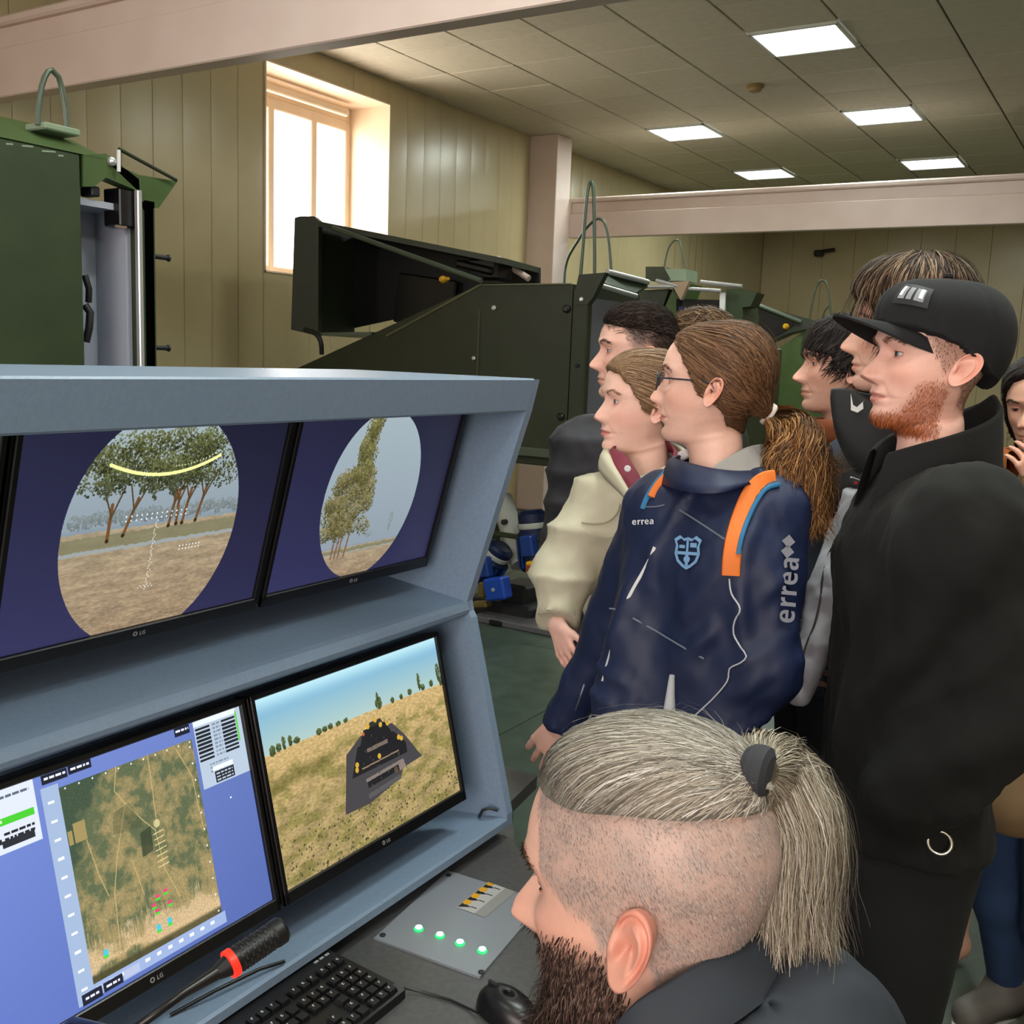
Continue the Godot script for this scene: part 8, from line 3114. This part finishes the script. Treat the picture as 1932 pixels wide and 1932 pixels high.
func _tall_boy():
	var xf := head_xf(1714, 626, 2.02, 106.0, 0.0, 0.0, 1.05)
	var skin := scaled_skin(232, 184, 164)
	var line := [[0, 0.060], [20, 0.056], [36, 0.048], [48, 0.030], [60, 0.006], [78, -0.020], [100, -0.03], [130, -0.06], [180, -0.08]]
	var mask := func(p: Vector3) -> float: return sm(-0.005, 0.006, p.y - line_at(line, atan2(p.x, p.z)))
	var o := {"xf": xf, "skin": skin, "nose": 1.0, "lid": 0.05}
	var h := make_head(o)
	var nk := xf * Vector3(0, -0.185, -0.03)
	var t := thing("person", "tallest boy with a brown fringe behind the black cap, one sleeve light grey", "person", Vector3(nk.x, 0, nk.z))
	var j := joints(nk, 118.0, 1.04)
	j.shr = P(1612, 915, 2.10); j.elr = P(1570, 1140, 2.12); j.wrr = P(1530, 1270, 2.03)
	j.shl = P(1800, 900, 1.98); j.ell = P(1830, 1150, 1.98); j.wrl = P(1800, 1360, 1.98)
	body_skin(t, h, j, o, [relaxed_hand(j, "l", 1.0), [j.wrr, -cam_basis.z + cam_basis.x * 0.5, j.lf * -1.0, Vector3.UP, 0.85, 0.6, 0.006]])
	brows(h, t, 300, lin(90, 66, 50))
	var brown := [lin(76, 58, 44), lin(54, 40, 31), lin(110, 88, 68), lin(40, 30, 24), lin(140, 118, 96)]
	var thick := func(p: Vector3) -> float: return 0.014 + 0.014 * sm(0.03, 0.09, p.y) + 0.008 * sm(0.0, -0.06, p.z) - 0.006 * sm(0.07, 0.095, p.z)
	obj("hair", hair_shell(h, mask, thick, lin(50, 38, 30), 0.35), M.hair, t)
	var g := Geo.new()
	hair_flow(h, g, 3200, mask, func(p): return Vector3(p.x * 4.0, -0.7, p.z * 6.0 + 0.15), 0.075, 0.0011, brown, 0.005, 8, 0.18, 81)
	# locks of the fringe over the brow
	for k in 46:
		var a := rng.randf_range(-0.7, 0.75)
		var top := Vector3(sin(a) * 0.085, 0.085, cos(a) * 0.108 - 0.012)
		var pts := []
		for q in 6:
			var f := q / 5.0
			pts.push_back(xf * (top + Vector3(sin(a) * 0.006 * f + rng.randf_range(-1, 1) * 0.001 + 0.008 * f * sin(k * 1.7), -(0.030 + 0.016 * absf(sin(k * 2.3))) * f, 0.006 * sin(f * 3.0) - 0.006 * f)))
		for w in 5:
			var p2 := []
			for p in pts: p2.push_back(p + xf.basis.x * (w - 2) * 0.0016 + xf.basis.z * rng.randf() * 0.001)
			ribbon(g, p2, 0.0010, xf * Vector3(0, 0.05, 0), brown[rng.randi() % 5], 0.2)
	obj("fringe", g, M.hair, t)
	# jacket body black, yoke dark grey, sleeve light grey with black piping
	var black := cloth(rgb8(20, 22, 24), 0.6, 0.2)
	var b := torso_bones(j, 1.20)
	for q in arm_bones(j, "l", 1.4): b.push_back(q)
	b.push_back([j.shl.lerp(j.shr, 0.1), j.shr.lerp(j.shl, 0.1), 0.070, 0.070])
	b.push_back([nk - j.lf * 0.03, j.shr, 0.06, 0.06])
	var f := field_of(b, 0.013, 0.05)
	f.cut(Vector3(0, 0.84, 0), Vector3.DOWN)
	f.carve(xf * Vector3(0, -0.07, -0.02), nk + Vector3(0, -0.03, 0), 0.062, 0.062)
	f.mesh()
	f.relax(2)
	g = Geo.new()
	f.to(g)
	obj("jacket", g, black, t)
	var grey := cloth(rgb8(176, 178, 186), 0.6, 0.2)
	b = [[P(1636, 930, 2.0), P(1582, 1110, 1.99), 0.047, 0.051], [P(1582, 1110, 1.99), P(1508, 1306, 1.97), 0.051, 0.026]]
	f = field_of(b, 0.008, 0.03)
	f.cut(P(1636, 925, 2.0), Vector3.UP)
	f.mesh()
	f.relax(1)
	var n := fnl(8.0, 75, 3)
	f.push(func(p: Vector3, _n: Vector3) -> float: return 0.007 * n.get_noise_3d(p.x * 2.0, p.y * 2.0, p.z * 2.0))
	g = Geo.new()
	f.to(g)
	var sl := obj("sleeve", g, grey, t)
	part_label(sl, "light grey sleeve with dark piping")
	trim_on(f, [[1598, 1000], [1566, 1040], [1552, 1090], [1548, 1130], [1536, 1180], [1520, 1220], [1512, 1260], [1520, 1290]], 0.004, 0.002, M.dark, t, "piping", 0.002)
	trim_on(f, [[1605, 908], [1626, 916], [1650, 926]], 0.016, 0.003, mat(rgb8(28, 26, 30), 0.6), t, "logo_tape", 0.006)
	var lt := trim_on(f, [[1606, 901], [1628, 909], [1652, 919]], 0.004, 0.003, M.white, t, "tape_edge", 0.008)
	part_label(lt, "white edge of the tape")
	var red := mat(rgb8(190, 40, 44), 0.5)
	for q in [[1615, 911], [1628, 916], [1640, 922]]:
		var g2 := Geo.new()
		g2.box(on(f, q[0], q[1], 0.012), Vector3(0.006, 0.005, 0.003))
		obj("tape_mark", g2, red, t)
	b = [[P(1665, 880, 2.03), P(1690, 985, 2.0), 0.055, 0.06], [P(1620, 880, 2.1), P(1665, 890, 2.03), 0.045, 0.05]]
	f = field_of(b, 0.011, 0.03)
	f.mesh()
	f.relax(1)
	g = Geo.new()
	f.to(g)
	obj("yoke", g, cloth(rgb8(56, 60, 70), 0.7), t)
	# black tall collar with a white tick mark
	var lo := [P(1700, 930, 1.95), P(1660, 920, 1.98), P(1610, 880, 2.02), P(1582, 800, 2.06), P(1600, 780, 2.14), P(1660, 790, 2.18)]
	var hi := [P(1690, 800, 1.95), P(1650, 760, 1.99), P(1610, 735, 2.02), P(1575, 732, 2.06), P(1595, 735, 2.13), P(1655, 745, 2.16)]
	collar(t, "collar", lo, hi, 0.010, black)
	g = Geo.new()
	var o2 := P(1613, 760, 1.985)
	var vx := ray(1613, 760).normalized()
	var ex := vx.cross(Vector3.UP).normalized(); var ey := ex.cross(vx)
	var tick := []
	for q in [[-9, -18], [-3, 4], [4, 8], [17, -6], [14, -2], [16, 10], [6, 18], [-6, 14]]:
		tick.push_back(o2 + ex * q[0] * 0.00103 - ey * q[1] * 0.00103)
	g.prism(tick, -vx * 0.0015)
	obj("logo", g, M.white, t)
	trousers(t, j, cloth(rgb8(30, 32, 38), 0.8))
	shoes(t, j, mat(rgb8(36, 36, 40), 0.5), M.sole)

func _dark_boy():
	var xf := head_xf(1590, 692, 2.50, 118.0, 0.0, 0.0, 0.98)
	var skin := scaled_skin(228, 178, 158)
	var line := [[0, 0.040], [20, 0.034], [40, 0.030], [55, 0.024], [66, -0.004], [84, -0.020], [100, -0.02], [130, -0.06], [180, -0.08]]
	var mask := func(p: Vector3) -> float: return sm(-0.005, 0.006, p.y - line_at(line, atan2(p.x, p.z)))
	var o := {"xf": xf, "skin": skin, "nose": 1.05, "lid": 0.12, "iris": lin(70, 58, 48)}
	var h := make_head(o)
	var nk := xf * Vector3(0, -0.185, -0.03)
	var t := thing("person", "boy with a black fringe and rust scarf behind the brown curly ponytail", "person", Vector3(nk.x, 0, nk.z))
	var j := joints(nk, 124.0, 1.0)
	pockets(j)
	body_skin(t, h, j, o, [relaxed_hand(j, "l", 1.0), relaxed_hand(j, "r", -1.0)])
	brows(h, t, 420, lin(40, 32, 30), 0.005)
	var dark := [lin(30, 25, 26), lin(44, 36, 36), lin(22, 19, 20), lin(58, 48, 46)]
	var thick := func(p: Vector3) -> float: return 0.007 + 0.004 * sm(0.03, 0.09, p.y) - 0.004 * sm(0.07, 0.095, p.z)
	obj("hair", hair_shell(h, mask, thick, lin(26, 22, 23), 0.3), M.hair, t)
	var g := Geo.new()
	hair_flow(h, g, 1800, mask, func(p): return Vector3(p.x * 4.0, -0.5, p.z * 6.0 + 0.3), 0.042, 0.0012, dark, 0.008, 6, 0.35, 91)
	obj("tousled_hair", g, M.hair, t)
	_puffer(t, h, j, nk, cloth(rgb8(58, 66, 82), 0.8, 0.3), 76, 0.3, 0.003)
	var lo := []; var hi := []
	for k in 9:
		var a := deg_to_rad(-170 + 340.0 * k / 8.0)
		var d: Vector3 = -j.fw * cos(a) + j.lf * sin(a)
		lo.push_back(nk + d * 0.094 + Vector3(0, -0.01, 0))
		hi.push_back(nk + d * 0.084 + Vector3(0, 0.055, 0) + j.fw * 0.012)
	var sc := collar(t, "scarf", lo, hi, 0.014, cloth(rgb8(128, 66, 34), 0.9, 0.8))
	part_label(sc, "rust brown scarf")
	trousers(t, j, cloth(rgb8(34, 38, 48), 0.8))
	shoes(t, j, mat(rgb8(50, 50, 54), 0.5), M.sole)

func _hidden_boy():
	var xf := head_xf(1322, 665, 3.05, 112.0, 0.0, 0.0, 1.0)
	var skin := scaled_skin(228, 178, 158)
	var line := [[0, 0.066], [30, 0.060], [50, 0.050], [66, 0.02], [84, -0.010], [100, -0.02], [130, -0.06], [180, -0.08]]
	var mask := func(p: Vector3) -> float: return sm(-0.005, 0.006, p.y - line_at(line, atan2(p.x, p.z)))
	var o := {"xf": xf, "skin": skin, "rows": 90, "cols": 80}
	var h := make_head(o)
	var nk := xf * Vector3(0, -0.185, -0.03)
	var t := thing("person", "boy almost hidden behind the ponytailed girl, only short brown hair showing", "person", Vector3(nk.x, 0, nk.z))
	var j := joints(nk, 118.0, 1.0)
	pockets(j)
	body_skin(t, h, j, o, [relaxed_hand(j, "l", 1.0), relaxed_hand(j, "r", -1.0)])
	var brown := [lin(112, 88, 62), lin(80, 60, 42), lin(140, 112, 82), lin(56, 42, 30)]
	obj("hair", hair_shell(h, mask, func(p): return 0.010 + 0.006 * sm(0.03, 0.09, p.y), lin(78, 58, 42), 0.3), M.hair, t)
	var g := Geo.new()
	hair_flow(h, g, 1400, mask, func(p): return Vector3(0.1, 0.1 - p.y * 3.0, -0.6), 0.035, 0.0014, brown, 0.007, 5, 0.5, 101)
	obj("short_hair", g, M.hair, t)
	_puffer(t, h, j, nk, cloth(rgb8(40, 44, 40), 0.8, 0.3), 77, 0.3, 0.003)
	trousers(t, j, cloth(rgb8(40, 42, 46), 0.8))
	shoes(t, j, mat(rgb8(50, 50, 54), 0.5), M.sole)

func _edge_woman():
	var xf := head_xf(1962, 765, 2.55, 165.0, -10.0, 4.0, 0.95)
	var skin := scaled_skin(226, 176, 154)
	var line := [[0, 0.084], [20, 0.076], [36, 0.052], [46, 0.02], [56, -0.03], [66, -0.08], [90, -0.115], [180, -0.13]]
	var mask := func(p: Vector3) -> float: return sm(-0.005, 0.006, p.y - line_at(line, atan2(p.x, p.z)))
	var o := {"xf": xf, "skin": skin, "nose": 0.9, "lid": 0.0, "iris": lin(60, 50, 44), "jaw": 0.94}
	var h := make_head(o)
	var nk := xf * Vector3(0, -0.185, -0.03)
	var t := thing("person", "dark-haired woman at the right edge in a tan coat and blue jeans", "person", Vector3(nk.x, 0, nk.z))
	var j := joints(nk, 150.0, 0.96)
	j.elr = P(1985, 1060, 2.48); j.wrr = P(1956, 915, 2.40)
	body_skin(t, h, j, o, [relaxed_hand(j, "l", 1.0), [j.wrr, P(1934, 848, 2.38) - j.wrr, cam_basis.z, cam_basis.x, 0.75, 1.3, 0.004, j.elr]])
	brows(h, t, 300, lin(50, 38, 32), 0.004)
	var dark := [lin(34, 28, 26), lin(50, 40, 36), lin(26, 22, 20)]
	obj("hair", hair_shell(h, mask, func(p): return 0.008 + 0.006 * sm(0.03, 0.09, p.y) + 0.012 * sm(0.0, -0.1, p.y), lin(30, 25, 23), 0.3, -0.16), M.hair, t)
	var g := Geo.new()
	hair_flow(h, g, 1600, mask, func(p): return Vector3(signf(p.x) * 0.7, -0.7, -0.35), 0.09, 0.0011, dark, 0.004, 8, 0.1, 111)
	hair_bundle(g, [xf * Vector3(0.07, -0.03, 0.02), xf * Vector3(0.085, -0.12, 0.03), xf * Vector3(0.09, -0.24, 0.06)], [0.02, 0.03, 0.025], 260, 0.001, dark, 0.003, 0.4, 112)
	obj("long_hair", g, M.hair, t)
	var tan_ := cloth(rgb8(110, 86, 58), 0.85, 0.4)
	var b := torso_bones(j, 1.22)
	for k in ["l", "r"]:
		for q in arm_bones(j, k, 1.35): b.push_back(q)
	b.push_back([j.shl.lerp(j.shr, 0.1), j.shr.lerp(j.shl, 0.1), 0.066, 0.066])
	b.push_back([P(1950, 1400, 2.5), P(1915, 1520, 2.48), 0.08, 0.10])
	var f := field_of(b, 0.013, 0.05)
	f.cut(P(1905, 1552, 2.5), Vector3.DOWN)
	f.carve(xf * Vector3(0, -0.07, -0.02), nk + Vector3(0, -0.03, 0), 0.06, 0.06)
	f.mesh()
	f.relax(2)
	g = Geo.new()
	f.to(g)
	obj("coat", g, tan_, t)
	var lo := []; var hi := []
	for k in 9:
		var a := deg_to_rad(-170 + 340.0 * k / 8.0)
		var d: Vector3 = -j.fw * cos(a) + j.lf * sin(a)
		lo.push_back(nk + d * 0.105 + Vector3(0, -0.03, 0))
		hi.push_back(nk + d * 0.095 + Vector3(0, 0.055, 0) + j.fw * 0.02)
	var sc := collar(t, "scarf", lo, hi, 0.018, cloth(rgb8(190, 104, 40), 0.9, 0.8))
	part_label(sc, "orange knitted scarf")
	for k in ["l", "r"]:
		var sgn := 1.0 if k == "l" else -1.0
		j["hi" + k] = P(1945, 1560, 2.5) + j.lf * sgn * 0.085
		j["kn" + k] = P(1935, 1720, 2.55) + j.lf * sgn * 0.07
		var an := PY(1945, 1885, 0.085)
		j["an" + k] = an + j.lf * sgn * 0.07
	trousers(t, j, cloth(rgb8(38, 62, 98), 0.85, 0.5), 0.013, 1.15)
	shoes(t, j, mat(rgb8(104, 100, 94), 0.6), M.sole)

func _ready():
	_setup_camera()
	_setup_light()
	_hall()
	_console()
	_desk()
	_cabins()
	_people()
